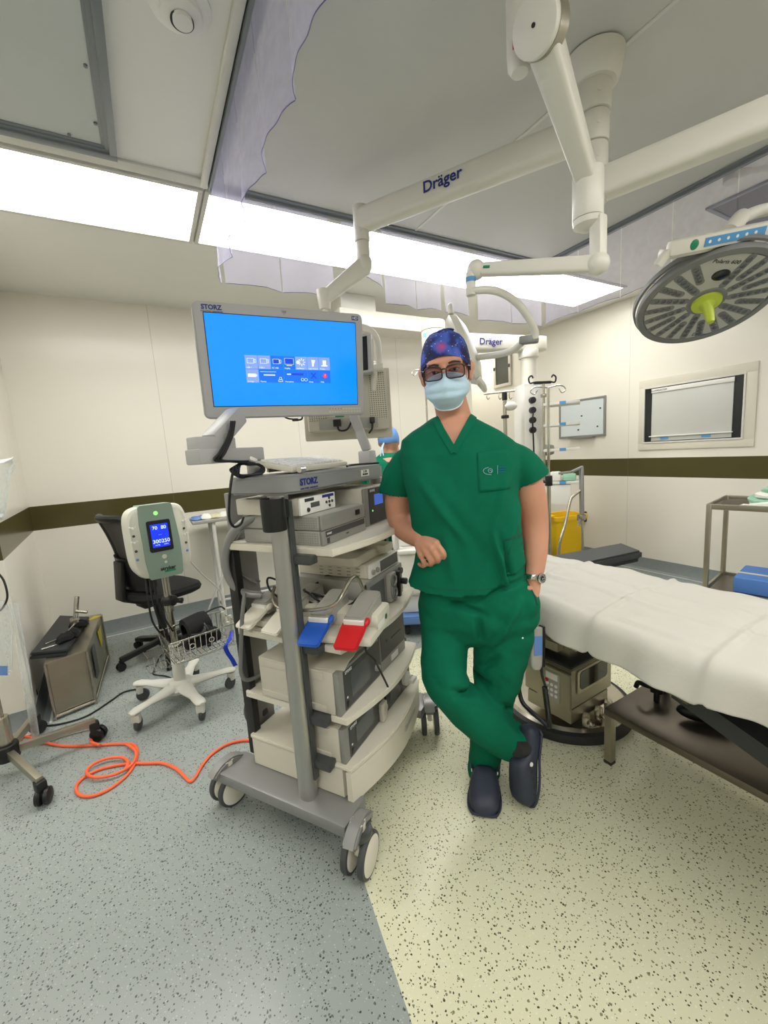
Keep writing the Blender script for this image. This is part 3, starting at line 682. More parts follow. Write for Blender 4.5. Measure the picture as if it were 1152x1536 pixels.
# arm of a further lamp, seen above it
t = thing('lamp_arm', 'short white vertical tube with green tape and curved arm above the surgical lamp', 'ceiling arm', tuple(K(1096, 274, 2.15)))
m = MB(); m.cyl(K(1097, 222, 2.15), K(1096, 274, 2.15), .032, seg=24, bev=.006); m.build('tube', W_, t)
m = MB(); m.cyl(K(1097, 230, 2.15), K(1097, 236, 2.15), .0328, seg=24); m.build('tape_ring', MT['green_tape'], t)
m = MB(); m.tube([K(1097, 264, 2.15), K(1112, 259, 2.15), K(1130, 253, 2.15), K(1165, 249, 2.12), K(1260, 262, 2.05)], .024, seg=12, n=6); m.build('curved_arm', W_, t)
q0 = K(1097, 224, 2.15); m = MB(); m.tube([q0, K(1103, 223, 2.12), K(1110, 222, 2.0), K(1165, 208, 2.05), K(1300, 170, 2.1)], .02, seg=12, n=6); qe = K(1300, 170, 2.1); m.cyl(qe, V((qe.x, qe.y, ZC-.045)), .03); m.build('upper_arm', W_, t)
# far supply pendant
t = thing('supply_pendant', 'far white ceiling supply pendant, lettered beam and column with sockets and shelves', 'pendant', (3.0, 2.6, .95))
PA, PB = YP(509, 460, 3.25), YP(655, 500, 3.25)
m = MB(); m.box2((PA.x, 3.25, PB.z+.0), (PB.x, 3.5, PA.z), bev=.01); m.build('ceiling_beam', W_, t)
m = MB(); m.box2((PA.x+.03, 3.28, PA.z), (PA.x+.36, 3.47, ZC-.001), bev=.006); m.build('mounting_plate', MT['trim_white'], t)
J = K(650, 505, 3.42); J.z = PB.z
jz = K(650, 484, 3.42).z; jb = K(650, 531, 3.42).z
m = MB(); m.cyl(V((J.x, J.y, jz)), V((J.x, J.y, jz-.07)), .10, seg=32, bev=.006); m.cyl(V((J.x, J.y, jz-.073)), V((J.x, J.y, jb)), .098, seg=32, bev=.006); jo = m.build('joint', W_, t)
m = MB(frame(K(637, 505, 3.32), _r, z=-_fw)); m.box((0, .01, 0), (.022, .035, .004)); m.build('blue_label', MT['blue_tape'], jo)
E1 = K(806, 517, 3.66); E0 = V((J.x, J.y, E1.z+.02))
dv = (E1-E0).normalized()
m = MB(); taperbar(m, E0, E1+dv*.06, .13, .155, .12, .13); bm_ = m.build('beam', W_, t)
nb = V((dv.y, -dv.x, 0)); nb = nb if nb.dot(EYE-E1) > 0 else -nb
text('Dräger', .075, frame(E0.lerp(E1, .5)+nb*.067, dv if dv.dot(_r) > 0 else -dv, z=nb), MT['blue_logo'], bm_, bold=.001)
S = K(793, 560, 3.66); zc = S.z
m = MB(); m.cyl(V((S.x, S.y, E1.z-.05)), V((S.x, S.y, E1.z-.12)), .085, seg=28, bev=.006); m.cyl(V((S.x, S.y, E1.z-.11)), V((S.x, S.y, 1.88)), .066, seg=28); m.build('column', W_, t)
hd = -ray(793, 620); hd.z = 0; hd.normalize(); hs = V((-hd.y, hd.x, 0)); hs = hs if hs.dot(_r) > 0 else -hs
hf = frame((S.x, S.y, 1.40), (hs*.88-hd*.47), z=(0, 0, 1))     # service head turned a little
m = MB(hf); m.box((0, 0, 0), (.20, .20, .95), bev=.012); m.build('service_head', MT['white_plastic'], t)
for i in range(4):
    m = MB(hf); m.lathe((-.03, -.10, .33-i*.085), [(0, 0), (.028, 0), (.027, .03), (0, .034)], (0, -1, 0), 18); m.build('socket_plug', MT['black_plastic'], t)
m = MB(hf); m.tube([(-.03, -.13, .24), (-.05, -.15, .15), (-.04, -.14, 0), (-.03, -.13, -.2)], .007, n=5); m.build('cable', MT['black_cable'], t)
for i in range(5):
    m = MB(hf); m.lathe((.10, .03, .34-i*.07), [(0, 0), (.012, 0), (.011, .012), (0, .014)], (1, 0, 0), 12); m.build('gas_outlet', MT['red_pedal' if i < 2 else 'case_grey'], t)
m = MB(hf); m.tube([(.06, -.14, .46), (.06, -.14, -.45)], .011, seg=10); m.box((.06, -.14, .36), (.04, .04, .03), bev=.006); m.build('rail_pole', MT['steel'], t)
m = MB(hf); m.box((.05, -.14, .47), (.16, .024, .024), bev=.008)
for s_ in (-1, 1): m.tube([(.05+s_*.075, -.14, .475), (.05+s_*.115, -.14, .47), (.05+s_*.125, -.14, .51), (.05+s_*.10, -.14, .53), (.05+s_*.085, -.14, .51)], .007, n=5)
m.build('hook_bar', MT['black_plastic'], t)
for i, (yy, k) in enumerate(((606, 3.62), (637, 3.62), (674, 3.62), (722, 3.62))):
    p0, p1 = K(816, yy+2, k), K(870, yy-1, k-.12); p1.z = p0.z
    x = (p1-p0).normalized(); f2 = frame((p0+p1)/2+V((-x.y, x.x, 0))*.06, x, z=(0, 0, 1)); L = (p1-p0).length
    m = MB(f2); m.box((0, 0, 0), (L, .26, .022), bev=.004); sh = m.build('shelf', MT['trim_white'], t)
    m = MB(f2); m.box((.01, -.131, .002), (.05, .006, .026)); m.build('corner_clip', MT['blue_tape'], sh)
    if i == 3:
        m = MB(f2); m.box((-.05, .0, -.10), (L*.85, .24, .17), bev=.006); m.build('drawer_box', MT['white_plastic'], t); SH = f2
m = MB(hf); m.box((.14, -.04, -.11), (.12, .10, .10), bev=.035); m.build('control_unit', MT['case_grey'], t)
t = thing('paper_dispenser', 'small white dispenser pack lying on the lowest pendant shelf', 'dispenser', tuple((SH @ V((0, 0, .011)))))
m = MB(SH); m.box((-.05, -.05, .052), (.09, .12, .08), bev=.02); m.build('pack', MT['paper_white'], t)
m = MB(SH); m.box((.06, -.04, .042), (.11, .13, .06), bev=.025); m.build('roll', MT['green_cloth'], t)
# drip stands
def drip(px, y_top, y_bot_k, k, zt, label, hooks=True, clamp=None, dz=0., side=1):
    b0 = K(px, y_top, k); t = thing('drip_stand', label, 'drip stand', (b0.x, b0.y, 0))
    m = MB(); m.cyl((b0.x, b0.y, .06), (b0.x, b0.y, 1.1), .013, seg=14); m.build('lower_pole', MT['steel'], t)
    m = MB(); m.cyl((b0.x, b0.y, 1.1), (b0.x, b0.y, b0.z), .010, seg=14); m.build('upper_pole', MT['chrome'], t)
    m = MB(); m.cyl((b0.x, b0.y, 1.07), (b0.x, b0.y, 1.14), .024, seg=14, bev=.004); m.tube([(b0.x, b0.y, 1.1), tuple(V((b0.x, b0.y, 1.1))-_r*.06)], .012); m.build('clamp_knob', MT['black_plastic'], t)
    if hooks:
        m = MB(); h = V((_r.x, _r.y, 0)).normalized()
        for s_ in (-1, 1):
            c = V((b0.x, b0.y, b0.z)); m.tube([c, c+h*s_*.06+V((0, 0, .012)), c+h*s_*.10+V((0, 0, .005)), c+h*s_*.115+V((0, 0, -.02)), c+h*s_*.09+V((0, 0, -.035)), c+h*s_*.07+V((0, 0, -.01))], .0045, n=6)
        m.build('hook', MT['chrome'], t)
    for i in range(5):
        an = 2*PI*i/5+.3; e = V((b0.x+.26*math.cos(an), b0.y+.26*math.sin(an), .075))
        m = MB(); m.bar((b0.x, b0.y, .085), e, .03, .022, bev=.005); lg = m.build('leg', MT['steel'], t)
        m = MB(); m.cyl(e+V((.012, 0, -.045)), e+V((-.012, 0, -.045)), .03, seg=16, bev=.005); m.build('castor', MT['black_plastic'], lg)
    return t
drip(822, 582, 0, 2.72, 0, 'chrome drip stand with wire hooks right of the man, in front of the pendant')
drip(637, 556, 0, 3.75, 0, 'chrome drip stand with curled hooks behind the left ear of the man')
t = thing('hook_rail', 'thin horizontal rail with small hooks and a clamp, left of the pendant column', 'rail', tuple(K(757, 700, 3.5)))
p = K(757, 600, 3.5)
m = MB(); m.cyl(K(726, 591, 3.5), K(772, 586, 3.5), .009, seg=10); 
for xx in (730, 748, 764): q = K(xx, 589, 3.5); m.tube([q, q+V((0, 0, -.04)), q+V((.015, 0, -.055)), q+V((.03, 0, -.04))], .004, n=4)
m.build('rail_bar', MT['steel'], t)
m = MB(); m.cyl(p+V((0, 0, .06)), p+V((0, 0, -.62)), .016, seg=12); m.build('post', MT['steel'], t)
m = MB(); m.box(p+V((0, 0, .03)), (.035, .035, .07), bev=.010); m.box(p+V((0, 0, -.14)), (.05, .05, .03), bev=.01); m.build('clamp', MT['black_plastic'], t)
m = MB(); m.ell(p+V((.06, 0, -.05)), (.075, .045, .04)); m.build('valve_body', MT['white_plastic'], t)
m = MB(); m.cyl(V((p.x, p.y, 0)), V((p.x, p.y, p.z-.62)), .02, seg=12); m.cyl((p.x, p.y, 0), (p.x, p.y, .04), .18, .14, seg=24); m.build('stand', MT['metal_grey'], t)
# ================================================================ endoscopy cart and what stands on it
CO = V((.577, 1.603, 0)); CR = R(33)
FC = T(*CO) @ rotz(CR); FCi = FC.inverted()
cw = FC.to_3x3() @ V((1, 0, 0)); cdp = FC.to_3x3() @ V((0, 1, 0))
def LY(x, y, yl): q = ray(x, y); o = EYE-CO; return EYE+q*((yl-o.dot(cdp))/q.dot(cdp))
def LX(x, y, xl): q = ray(x, y); o = EYE-CO; return EYE+q*((xl-o.dot(cw))/q.dot(cw))
def cl(x, y, z): return FC @ V((x, y, z))
def ct(name, label, cat, p, group=None): return thing(name, label, cat, tuple(cl(*p)), CR, group)
def shelf_poly(x0, x1, yf, yb, bulge, r=.02, n=14):
    P = [(x1-r*.3, yb), (x0+r*.3, yb), (x0, yb-r*.3), (x0, yf+r)]
    for i in range(n+1):
        a = i/n; P.append((x0+(x1-x0)*a, yf-bulge*math.sin(PI*a)))
    P.append((x1, yf+r)); P.append((x1, yb-r*.3)); return P
t = ct('endoscopy_cart', 'grey wheeled endoscopy cart with cream shelves and lettered worktop, beside the man', 'cart', (0, 0, 0))
CART = t
# base
m = MB(FC); m.box2((-.40, -.30, .122), (-.26, .30, .168), bev=.012); m.box2((.26, -.30, .122), (.40, .30, .168), bev=.012)
m.box2((-.27, -.22, .125), (.27, .24, .165), bev=.01); m.build('base_frame', MT['metal_grey'], t)
def castor(parent, fr_, c, n, rad=.070, cover=None, lock=False):
    """twin-wheel castor: wheel centre c (frame), axle direction n (world)"""
    c = fr_ @ V(c); n = V(n).normalized(); up = V((0, 0, 1)); f = up.cross(n).normalized()
    m = MB(frame(c, f, z=n))
    m.box((0, .055, 0), (.05, .10, .022), bev=.008); m.cyl((0, .05, 0), (0, .115, 0), .026, seg=18)
    cs = m.build('castor', MT['wheel_white'], parent)
    for s_ in (-1, 1):
        o = c+n*s_*.030
        m = MB(); m.lathe(o-n*.013, [(0, 0), (rad*.80, 0), (rad*.84, .001), (rad*.97, .003), (rad, .009), (rad, .017), (rad*.97, .023), (rad*.84, .025), (rad*.80, .026), (0, .026)], n, 40)
        for f_ in m.bm.faces:
            if all((v.co-o-n*(v.co-o).dot(n)).length > rad*.82 for v in f_.verts): f_.material_index = 1
        m.build('wheel', [MT['wheel_white'], MT['tyre_grey']], cs)
    if cover is not None:
        m = MB(frame(c+V((0, 0, .0)), f, z=n)); pts = []
        ra, rb = rad+.012, rad+.034
        for a in range(9): pts.append((rb*math.cos(R(42+a*12)), rb*math.sin(R(42+a*12))+.018))
        for a in range(8, -1, -1): pts.append((ra*math.cos(R(42+a*12)), ra*math.sin(R(42+a*12))+.012))
        m.prism(pts, -.024, .024, bev=.006); m.build('wheel_cover', cover, cs)
        m = MB(frame(c, f, z=n)); m.cyl((0, .068, 0), (0, .092, 0), .046, seg=24, bev=.005); m.build('fork_collar', MT['face_dark'], cs)
    if lock:
        m = MB(frame(c, f, z=n)); m.box((.03, .082, 0), (.05, .02, .05), bev=.006); m.build('brake_pedal', MT['black_plastic'], cs)
castor(t, FC, (-.375, -.335, .070), (.62, -.78, 0), cover=MT['metal_grey'], lock=True)
castor(t, FC, (-.345, .305, .070), (.42, -.9, 0), cover=MT['metal_grey'])
castor(t, FC, (.345, -.305, .070), (.85, -.52, 0), cover=MT['metal_grey'])
castor(t, FC, (.345, .305, .070), (.7, -.7, 0), cover=MT['metal_grey'])
# columns
for s_ in (-1, 1):
    x = s_*.338; pts = [(.030*math.copysign(abs(math.cos(a))**.8, math.cos(a)), .033*math.copysign(abs(math.sin(a))**.8, math.sin(a))) for a in [2*PI*i/28 for i in range(28)]]
    m = MB(FC @ T(x, -.105, 0)); m.prism(pts, .155, 1.262); co = m.build('column', MT['column_alu'], t)
    m = MB(FC @ T(x-s_*.008, -.141, 0)); m.box2((-.012, -.005, .24), (.012, .006, 1.24), bev=.002); m.build('slot_strip', MT['face_dark'], co)
    m = MB(FC @ T(s_*.20, .225, 0)); m.box2((-.055, -.012, .2), (.055, .012, 1.262), bev=.005); m.build('rear_panel', MT['metal_grey'], t)
    m = MB(FC @ T(s_*.275, .205, 0)); m.box2((-.016, -.022, .2), (.016, .022, 1.05), bev=.004); m.build('rear_post', MT['black_plastic'], t)
    for z in (.300, .47, .735, 1.045):
        m = MB(FC @ T(s_*.315, -.155, z)); m.box2((-.022, -.055, -.014), (.022, .03, .016), bev=.005); m.build('bracket', MT['face_dark'], t)
# shelves
for z, th in ((1.055, .025), (.720, .025), (.460, .025)):
    m = MB(FC); m.prism(shelf_poly(-.302, .302, -.275, .20, .05), z, z+th, bev=.003); m.build('shelf', MT['cream_plastic'], t)
m = MB(FC); m.prism(shelf_poly(-.300, .300, -.235, .20, .05), .169, .282, bev=.002); m.build('drawer_case', MT['cream_plastic'], t)
m = MB(FC); m.prism(shelf_poly(-.306, .306, -.278, .20, .052), .284, .300, bev=.004); m.build('drawer_top', MT['cream_plastic'], t)
n = 16; F_, G = [], []
for i in range(n+1):
    a = i/n; x = -.304+.608*a; y = -.258-.052*math.sin(PI*a); F_.append((x, y-.016)); G.append((x, y+.006))
m = MB(FC); m.prism(F_+G[::-1], .160, .281, bev=.003); dr = m.build('drawer', MT['cream_plastic'], t)
m = MB(FC); m.push(T(.10, -.312, .24)); m.box((0, -.001, 0), (.15, .02, .026), rz=.14, bev=.008); m.pop(); m.build('handle', MT['case_grey'], dr)
# worktop with rounded rim
def rrect(x0, x1, y0, y1, r, n=6):
    P = []
    for cx, cy, a0 in ((x1-r, y1-r, 0), (x0+r, y1-r, 90), (x0+r, y0+r, 180), (x1-r, y0+r, 270)):
        for i in range(n+1): a = R(a0+90*i/n); P.append((cx+r*math.cos(a), cy+r*math.sin(a)))
    return P
WX0, WX1, WY0, WY1 = -.345, .335, -.165, .14
m = MB(FC); m.prism(rrect(WX0, WX1, WY0, WY1, .07), 1.262, 1.322, bev=.008); wt = m.build('worktop', MT['top_grey'], t)
m = MB(FC); m.prism(rrect(WX0+.05, WX1-.05, WY0+.045, WY1-.04, .04), 1.3215, 1.3235); m.build('writing_surface', MT['case_grey'], wt)
text('STORZ', .030, frame(cl(-.245, WY0-.0008, 1.296), cw, z=-cdp), MT['blue_logo'], wt, bold=.0012)
text('KARL STORZ - ENDOSKOPE', .0075, frame(cl(-.245, WY0-.0008, 1.275), cw, z=-cdp), MT['blue_logo'], wt)
m = MB(FC); m.box2((.10, WY0-.001, 1.283), (.165, WY0+.002, 1.309)); lb = m.build('asset_label', MT['paper_white'], wt)
text('5.1.01', .013, frame(cl(.132, WY0-.0018, 1.302), cw, z=-cdp), MT['black_plastic'], lb); text('20110704', .011, frame(cl(.132, WY0-.0018, 1.290), cw, z=-cdp), MT['black_plastic'], lb)
# cup on the column, push bow at the back
m = MB(FC @ T(-.386, -.125, 0)); m.lathe((0, 0, 1.155), [(0, 0), (.036, 0), (.038, .004), (.038, .102), (.034, .102), (.034, .01), (0, .008)], (0, 0, 1), 28); m.box((.035, 0, .0+1.22), (.03, .05, .06), bev=.006); m.build('cup_holder', MT['black_plastic'], t)
bow = [LX(390, 772, -.25), LX(362, 786, -.29), LX(343, 812, -.30), LX(338, 845, -.30), LX(347, 873, -.29), LX(366, 889, -.26), LX(392, 893, -.22)]
m = MB(); m.tube(bow, .0155, seg=12, n=6); m.build('push_bow', MT['metal_grey'], t)
m = MB(); m.tube([LX(388, 790, -.2), LX(362, 800, -.24), LX(352, 828, -.25), LX(360, 858, -.24), LX(385, 875, -.2)], .006, n=6); m.tube([LX(358, 800, -.2), LX(366, 845, -.2), LX(377, 866, -.18), LX(390, 872, -.15)], .004, n=6); m.build('hanging_lead', MT['grey_cable'], t)
m = MB(); m.tube([LX(367, 890, -.30), LX(363, 930, -.33), LX(361, 985, -.33), LX(362, 1010, -.33), LX(372, 1020, -.30), LX(400, 1008, -.22)], .0075, seg=10, n=6); m.build('side_cable', MT['grey_cable'], t)
m = MB(); c = LX(376, 1068, -.20); m.ell(c, (.028, .05, .05)); m.bar(c, cl(-.2, .21, .33), .03, .03, bev=.006); m.build('cable_reel', MT['tyre_grey'], t)
# ---- monitor
mc = V((.534, 1.663, 1.747)); my, mti = -.0783, -.1188
X3 = V((math.cos(my), math.sin(my), 0)); N0 = V((math.sin(my), -math.cos(my), 0))
U3 = (math.cos(mti)*V((0, 0, 1))-math.sin(mti)*N0).normalized(); N3 = X3.cross(U3)
if N3.dot(EYE-mc) < 0: N3 = -N3
fm = frame(mc, X3, y=U3)
t = thing('surgical_monitor', 'wide grey surgical monitor showing a bright blue menu screen above the cart', 'monitor', (mc.x, mc.y, 1.33), my)
WM_, HM_ = .655, .412
m = MB(fm); m.prism(rrect(-WM_/2, WM_/2, -HM_/2, HM_/2, .022), -.055, 0, bev=.006); bz = m.build('bezel', MT['monitor_grey'], t)
m = MB(fm); m.prism(rrect(-.2, .2, -.14, .14, .04), -.10, -.054, bev=.012); m.build('rear_housing', MT['case_grey'], t)
sw0, sw1, sh0, sh1 = -.290, .293, -.158, .168
m = MB(fm); m.prism(rrect(sw0-.003, sw1+.003, sh0-.003, sh1+.003, .002), -.002, .0006); m.build('screen_edge', MT['black_plastic'], bz)
m = MB(fm); m.prism([(sw0, sh0), (sw1, sh0), (sw1, sh1), (sw0, sh1)], .0004, .0012); scn = m.build('screen', MT['screen_blue'], t)
text('STORZ', .022, fm @ T(-.262, .187, .0008), MT['blue_logo'], bz, bold=.0008); text('KARL STORZ - ENDOSKOPE', .006, fm @ T(-.262, .1735, .0008), MT['blue_logo'], bz)
m = MB(fm); m.box((.293, .187, .0006), (.028, .016, .0008)); hb = m.build('badge', MT['blue_logo'], bz); text('HD', .015, fm @ T(.293, .187, .0012), MT['white_logo'], hb)
m = MB(fm); m.prism([(-.012, .197), (.012, .197), (.009, .187), (0, .178), (-.009, .187)], 0, .0009); dd_ = m.build('crest', MT['case_grey'], bz); text('NDS', .007, fm @ T(0, .190, .0012), MT['blue_logo'], dd_)
m = MB(fm)
for r_ in range(2):
    for i in range(12):
        m.box((.165+i*.0125, -.176-r_*.012, .0006), (.009, .008, .001))
m.build('key_row', MT['case_beige'], bz)
m = MB(fm)
for i in range(5): m.box((.166+i*.0125, -.176, .0014), (.005, .003, .0006))
m.build('key_marks', MT['face_dark'], bz)
# menu tiles
tx0, ty0, tw, th_ = -.164, .030, .0485, .051
tiles = [(i, 0, 1, 'tile_grey' if i in (0, 1, 4, 5, 6) else 'tile_blue') for i in range(7)]+[(0, 1, 1, 'tile_grey'), (1, 1, 2, 'tile_blue'), (3, 1, 2, 'tile_blue'), (5, 1, 1, 'tile_blue'), (6, 1, 1, 'tile_blue')]
def tile_c(i, j, w): return (tx0+(i+w/2)*tw, ty0-j*th_-th_/2)
for i, j, w, mm in tiles:
    c = tile_c(i, j, w); m = MB(fm); m.box((c[0], c[1], .0014), (w*tw-.002, th_-.002, .0006)); m.build('menu_tile', MT[mm], scn)
def ic(parent=scn, mm='icon_white'): return MB(fm), mm
m = MB(fm); z = .002
def rect_o(m, cx, cy, w, h, t_=.0012):
    for a in (-1, 1): m.box((cx, cy+a*h/2, z), (w, t_, .0004)); m.box((cx+a*w/2, cy, z), (t_, h, .0004))
for i in (0, 1, 2):
    c = tile_c(i, 0, 1); rect_o(m, c[0]-.003, c[1]+.004, .024, .017); rect_o(m, c[0]+.014, c[1]+.004, .005, .012)
c = tile_c(3, 0, 1); rect_o(m, c[0], c[1]+.006, .035, .022, .001); m.box((c[0], c[1]-.010, z), (.022, .002, .0004))
c = tile_c(4, 0, 1)
for k in range(8): m.push(T(c[0]+.002, c[1]+.004, z) @ rotz(k*PI/4)); m.box((.011, 0, 0), (.008, .003, .0004)); m.pop()
m.lathe((c[0]-.013, c[1]+.003, z), [(0, 0), (.007, 0), (.007, .0004), (0, .0004)], (0, 0, 1), 14)
c = tile_c(5, 0, 1); m.prism([(c[0]-.006, c[1]+.014), (c[0]+.010, c[1]+.012), (c[0]+.004, c[1]-.002), (c[0]+.002, c[1]-.012), (c[0]-.004, c[1]-.012), (c[0]-.004, c[1]+.0)], z, z+.0004)
c = tile_c(6, 0, 1); m.box((c[0], c[1]+.004, z), (.014, .018, .0004)); m.box((c[0], c[1]-.008, z), (.026, .004, .0004))
c = tile_c(0, 1, 1); m.box((c[0]-.002, c[1]+.002, z), (.030, .012, .0004)); m.box((c[0]+.016, c[1]+.002, z), (.003, .007, .0004))
c = tile_c(1, 1, 2); m.box((c[0]-.012, c[1]+.016, z), (.062, .0014, .0004)); m.box((c[0]-.008, c[1]+.004, z), (.044, .004, .0004)); rect_o(m, c[0]+.034, c[1]-.017, .016, .007); m.lathe((c[0]+.034, c[1]-.008, z), [(.004, 0), (.0052, 0), (.0052, .0004), (.004, .0004)], (0, 0, 1), 14)
c = tile_c(3, 1, 2); m.box((c[0]-.028, c[1]+.008, z), (.016, .004, .0004))
for k in (0, .014): m.lathe((c[0]+.026+k, c[1]-.012, z), [(.005, 0), (.0064, 0), (.0064, .0004), (.005, .0004)], (0, 0, 1), 16)
m.build('menu_icons', MT['icon_white'], scn)
for (i, j, w), (dx, dy), sz, ro in (((3, 0, 1), (0, .006), (.034, .021), 0), ((2, 0, 1), (-.003, .004), (.023, .016), 0), ((3, 1, 2), (.006, .008), (.05, .008), 0), ((5, 1, 1), (0, .004), (.030, .005), .8), ((5, 1, 1), (0, .004), (.030, .005), -.8)):
    c = tile_c(i, j, w); m = MB(fm @ T(c[0]+dx, c[1]+dy, z-.0002) @ rotz(ro)); m.box((0, 0, 0), (*sz, .0003)); m.build('menu_shape', MT['icon_dark'], scn)
m = MB(fm); c = tile_c(6, 1, 1); m.lathe((c[0], c[1]+.004, z-.0002), [(0, 0), (.009, 0), (.009, .0004), (0, .0004)], (0, 0, 1), 20); m.build('help_icon', MT['icon_red'], scn)
text('?', .015, fm @ T(c[0], c[1]+.004, z+.0008), MT['icon_white'], scn)
for s_, (i, j, w) in (('USB 1', (0, 0, 1)), ('USB 2', (1, 0, 1)), ('PC USB', (2, 0, 1)), ('Display', (3, 0, 1)), ('Insufflator', (4, 0, 1)), ('Light Source', (5, 0, 1)), ('Printer', (6, 0, 1)), ('Storage', (0, 1, 1)), ('Patient', (1, 1, 2)), ('Procedure', (3, 1, 2)), ('Setup', (5, 1, 1)), ('Help', (6, 1, 1))):
    c = tile_c(i, j, w); text(s_, .0078, fm @ T(c[0]-w*tw/2+.004, c[1]-.0205, z+.0006), MT['icon_white'], scn, align='LEFT', ext=.0002)
m = MB(fm); m.push(T(-.02, -.206, -.03)); m.tube([(0, 0, 0), (.01, -.006, .02), (.025, -.008, .03), (.04, -.012, .03), (.06, -.01, .03), (.068, .0, .02), (.07, .01, 0)], .0035, n=5); m.box((.035, -.011, .03), (.026, .012, .012), bev=.004); m.pop(); m.build('cable', MT['black_cable'], t)
# arms that hold the monitor on the worktop
yl = .10
pA, pB = LY(287, 660, yl), LY(322, 664, yl); pC = LY(352, 620, yl)
m = MB(); q0, q1 = LY(289, 668, yl), LY(345, 668, yl); m.bar(q0, q1, .06, .052, bev=.006); m.build('arm_link', MT['monitor_grey'], t)
m = MB(); q0, q1 = LY(288, 686, yl), LY(388, 691, yl); q1.z = q0.z; m.bar(q0, q1, .065, .048, bev=.006); m.build('arm_link', MT['monitor_grey'], t)
m = MB(); m.bar(LY(318, 664, yl), LY(356, 622, yl+.01), .062, .062, bev=.012); al = m.build('tilt_arm', MT['monitor_grey'], t)
m = MB(); pv = LY(331, 660, yl); m.cyl(pv-cdp*.03, pv+cdp*.03, .022, seg=24, bev=.004); m.cyl(pv-cdp*.031, pv-cdp*.033, .011, seg=16); m.build('pivot', MT['case_grey'], al)
q = LY(382, 700, yl); m = MB(); m.cyl((q.x, q.y, 1.3235), (q.x, q.y, LY(382, 690, yl).z), .028, seg=20, bev=.004); m.build('arm_post', MT['monitor_grey'], t)
yr = -.02
p0, p1, p2 = LY(551, 698, yr), LY(551, 676, yr), LY(530, 622, yr+.05); p0.z = 1.3235
m = MB(); m.box((p0+p1)/2, (.062, .07, (p1-p0).length), rz=CR, bev=.01); m.build('arm_post', MT['monitor_grey'], t)
m = MB(); m.bar(p1+V((0, 0, .0)), p2, .066, .045, bev=.012); m.build('tilt_arm', MT['monitor_grey'], t)
for k in range(3):
    m = MB(); m.tube([LY(346+3*k, 632, yl-.04), LY(342+3*k, 655, yl-.05), LY(330+4*k, 678, yl-.05), LY(322+5*k, 690, yl-.04), LY(345+6*k, 692, yl-.04), LY(372, 694-k, yl-.03)], .0042, n=6); m.build('arm_cable', MT['black_cable'], t)
# ---- on the worktop
kz = 1.3240
t = ct('keyboard', 'cream computer keyboard lying on the cart worktop', 'keyboard', (-.02, .03, kz))
KF = FC @ T(-.06, -.01, kz+.017) @ rotz(.08) @ M.Rotation(.19, 4, 'X')
m = MB(KF); m.box((0, 0, .011), (.40, .16, .020), bev=.006); m.box((0, .06, -.006), (.3, .01, .03)); m.build('keyboard_case', MT['cream_plastic'], t)
m = MB(KF)
for r_ in range(5):
    for i in range(16): m.box((-.187+i*.0235+.004*(r_ % 2), -.055+r_*.0255, .0245), (.019, .021, .007), bev=.002)
m.build('keys', MT['white_plastic'], t)
t = ct('cable_bundle', 'coiled black cables with metal plug lying on the left end of the worktop', 'cables', (-.30, .02, kz))
m = MB()
for k in range(4): m.tube([LX(352+k*3, 700-k*2, -.33+.02*k), LX(346+k*4, 706, -.37), LX(362, 716-k, -.35), LX(385+3*k, 709, -.28), LX(392, 700-k, -.26), LX(372, 694+k, -.28), LX(352+k*3, 700-k*2, -.33+.02*k)], .0042, n=6, closed=False)
m.tube([LX(352, 700, -.36), LX(347, 720, -.39), LX(344, 750, -.40), LX(344, 778, -.40), LX(351, 790, -.38), LX(361, 786, -.36), LX(365, 776, -.34)], .0045, n=6); m.build('cable', MT['black_cable'], t)
m = MB(); m.tube([LX(360, 690, -.3), LX(352, 684, -.3), LX(362, 680, -.28), LX(376, 688, -.26), LX(384, 692, -.24)], .009, n=5); m.build('cable_clip', MT['white_plastic'], t)
m = MB(); m.cyl(cl(-.245, -.128, kz+.012), cl(-.215, -.125, kz+.012), .010, seg=14); m.build('plug', MT['chrome'], t)
t = ct('black_lead', 'black lead lying along the right end of the worktop', 'cable', (.2, -.1, kz))
m = MB(FC); m.tube([(.10, -.10, kz+.004), (.17, -.07, kz+.005), (.24, -.09, kz+.005), (.30, -.11, kz+.004), (.325, -.13, kz+.004)], .0045, n=6); m.build('lead', MT['black_cable'], t)
# ---- equipment boxes
def unit(name, label, cat, x0, x1, y0, y1, z0, z1, body, face=None, ft=.012, bev=.006):
    t = ct(name, label, cat, ((x0+x1)/2, (y0+y1)/2, z0))
    m = MB(FC); m.box2((x0, y0+ft, z0), (x1, y1, z1), bev=bev); m.build('housing', body, t)
    m = MB(FC); m.box2((x0, y0, z0), (x1, y0+ft-.0005, z1), bev=.004); f = m.build('front_panel', face or body, t)
    return t, f
def onface(x, z, y): return frame(cl(x, y, z), cw, z=-cdp)
yf = -.222
t, f = unit('image_recorder', 'grey recorder box with dark strip, lowest of the stack under the worktop', 'recorder', -.272, .012, yf, .135, 1.0805, 1.131, MT['case_grey'], MT['face_grey'])
m = MB(FC); m.box2((-.255, yf-.0012, 1.108), (-.0, yf+.001, 1.128)); st = m.build('dark_strip', MT['face_dark'], f); text('STORZ', .009, onface(-.236, 1.118, yf-.0018), MT['white_logo'], st)
m = MB(FC); m.box2((-.25, yf-.0012, 1.086), (-.235, yf+.001, 1.104)); m.box2((-.13, yf-.0012, 1.094), (-.115, yf+.001, 1.099)); m.build('button', MT['face_dark'], f)
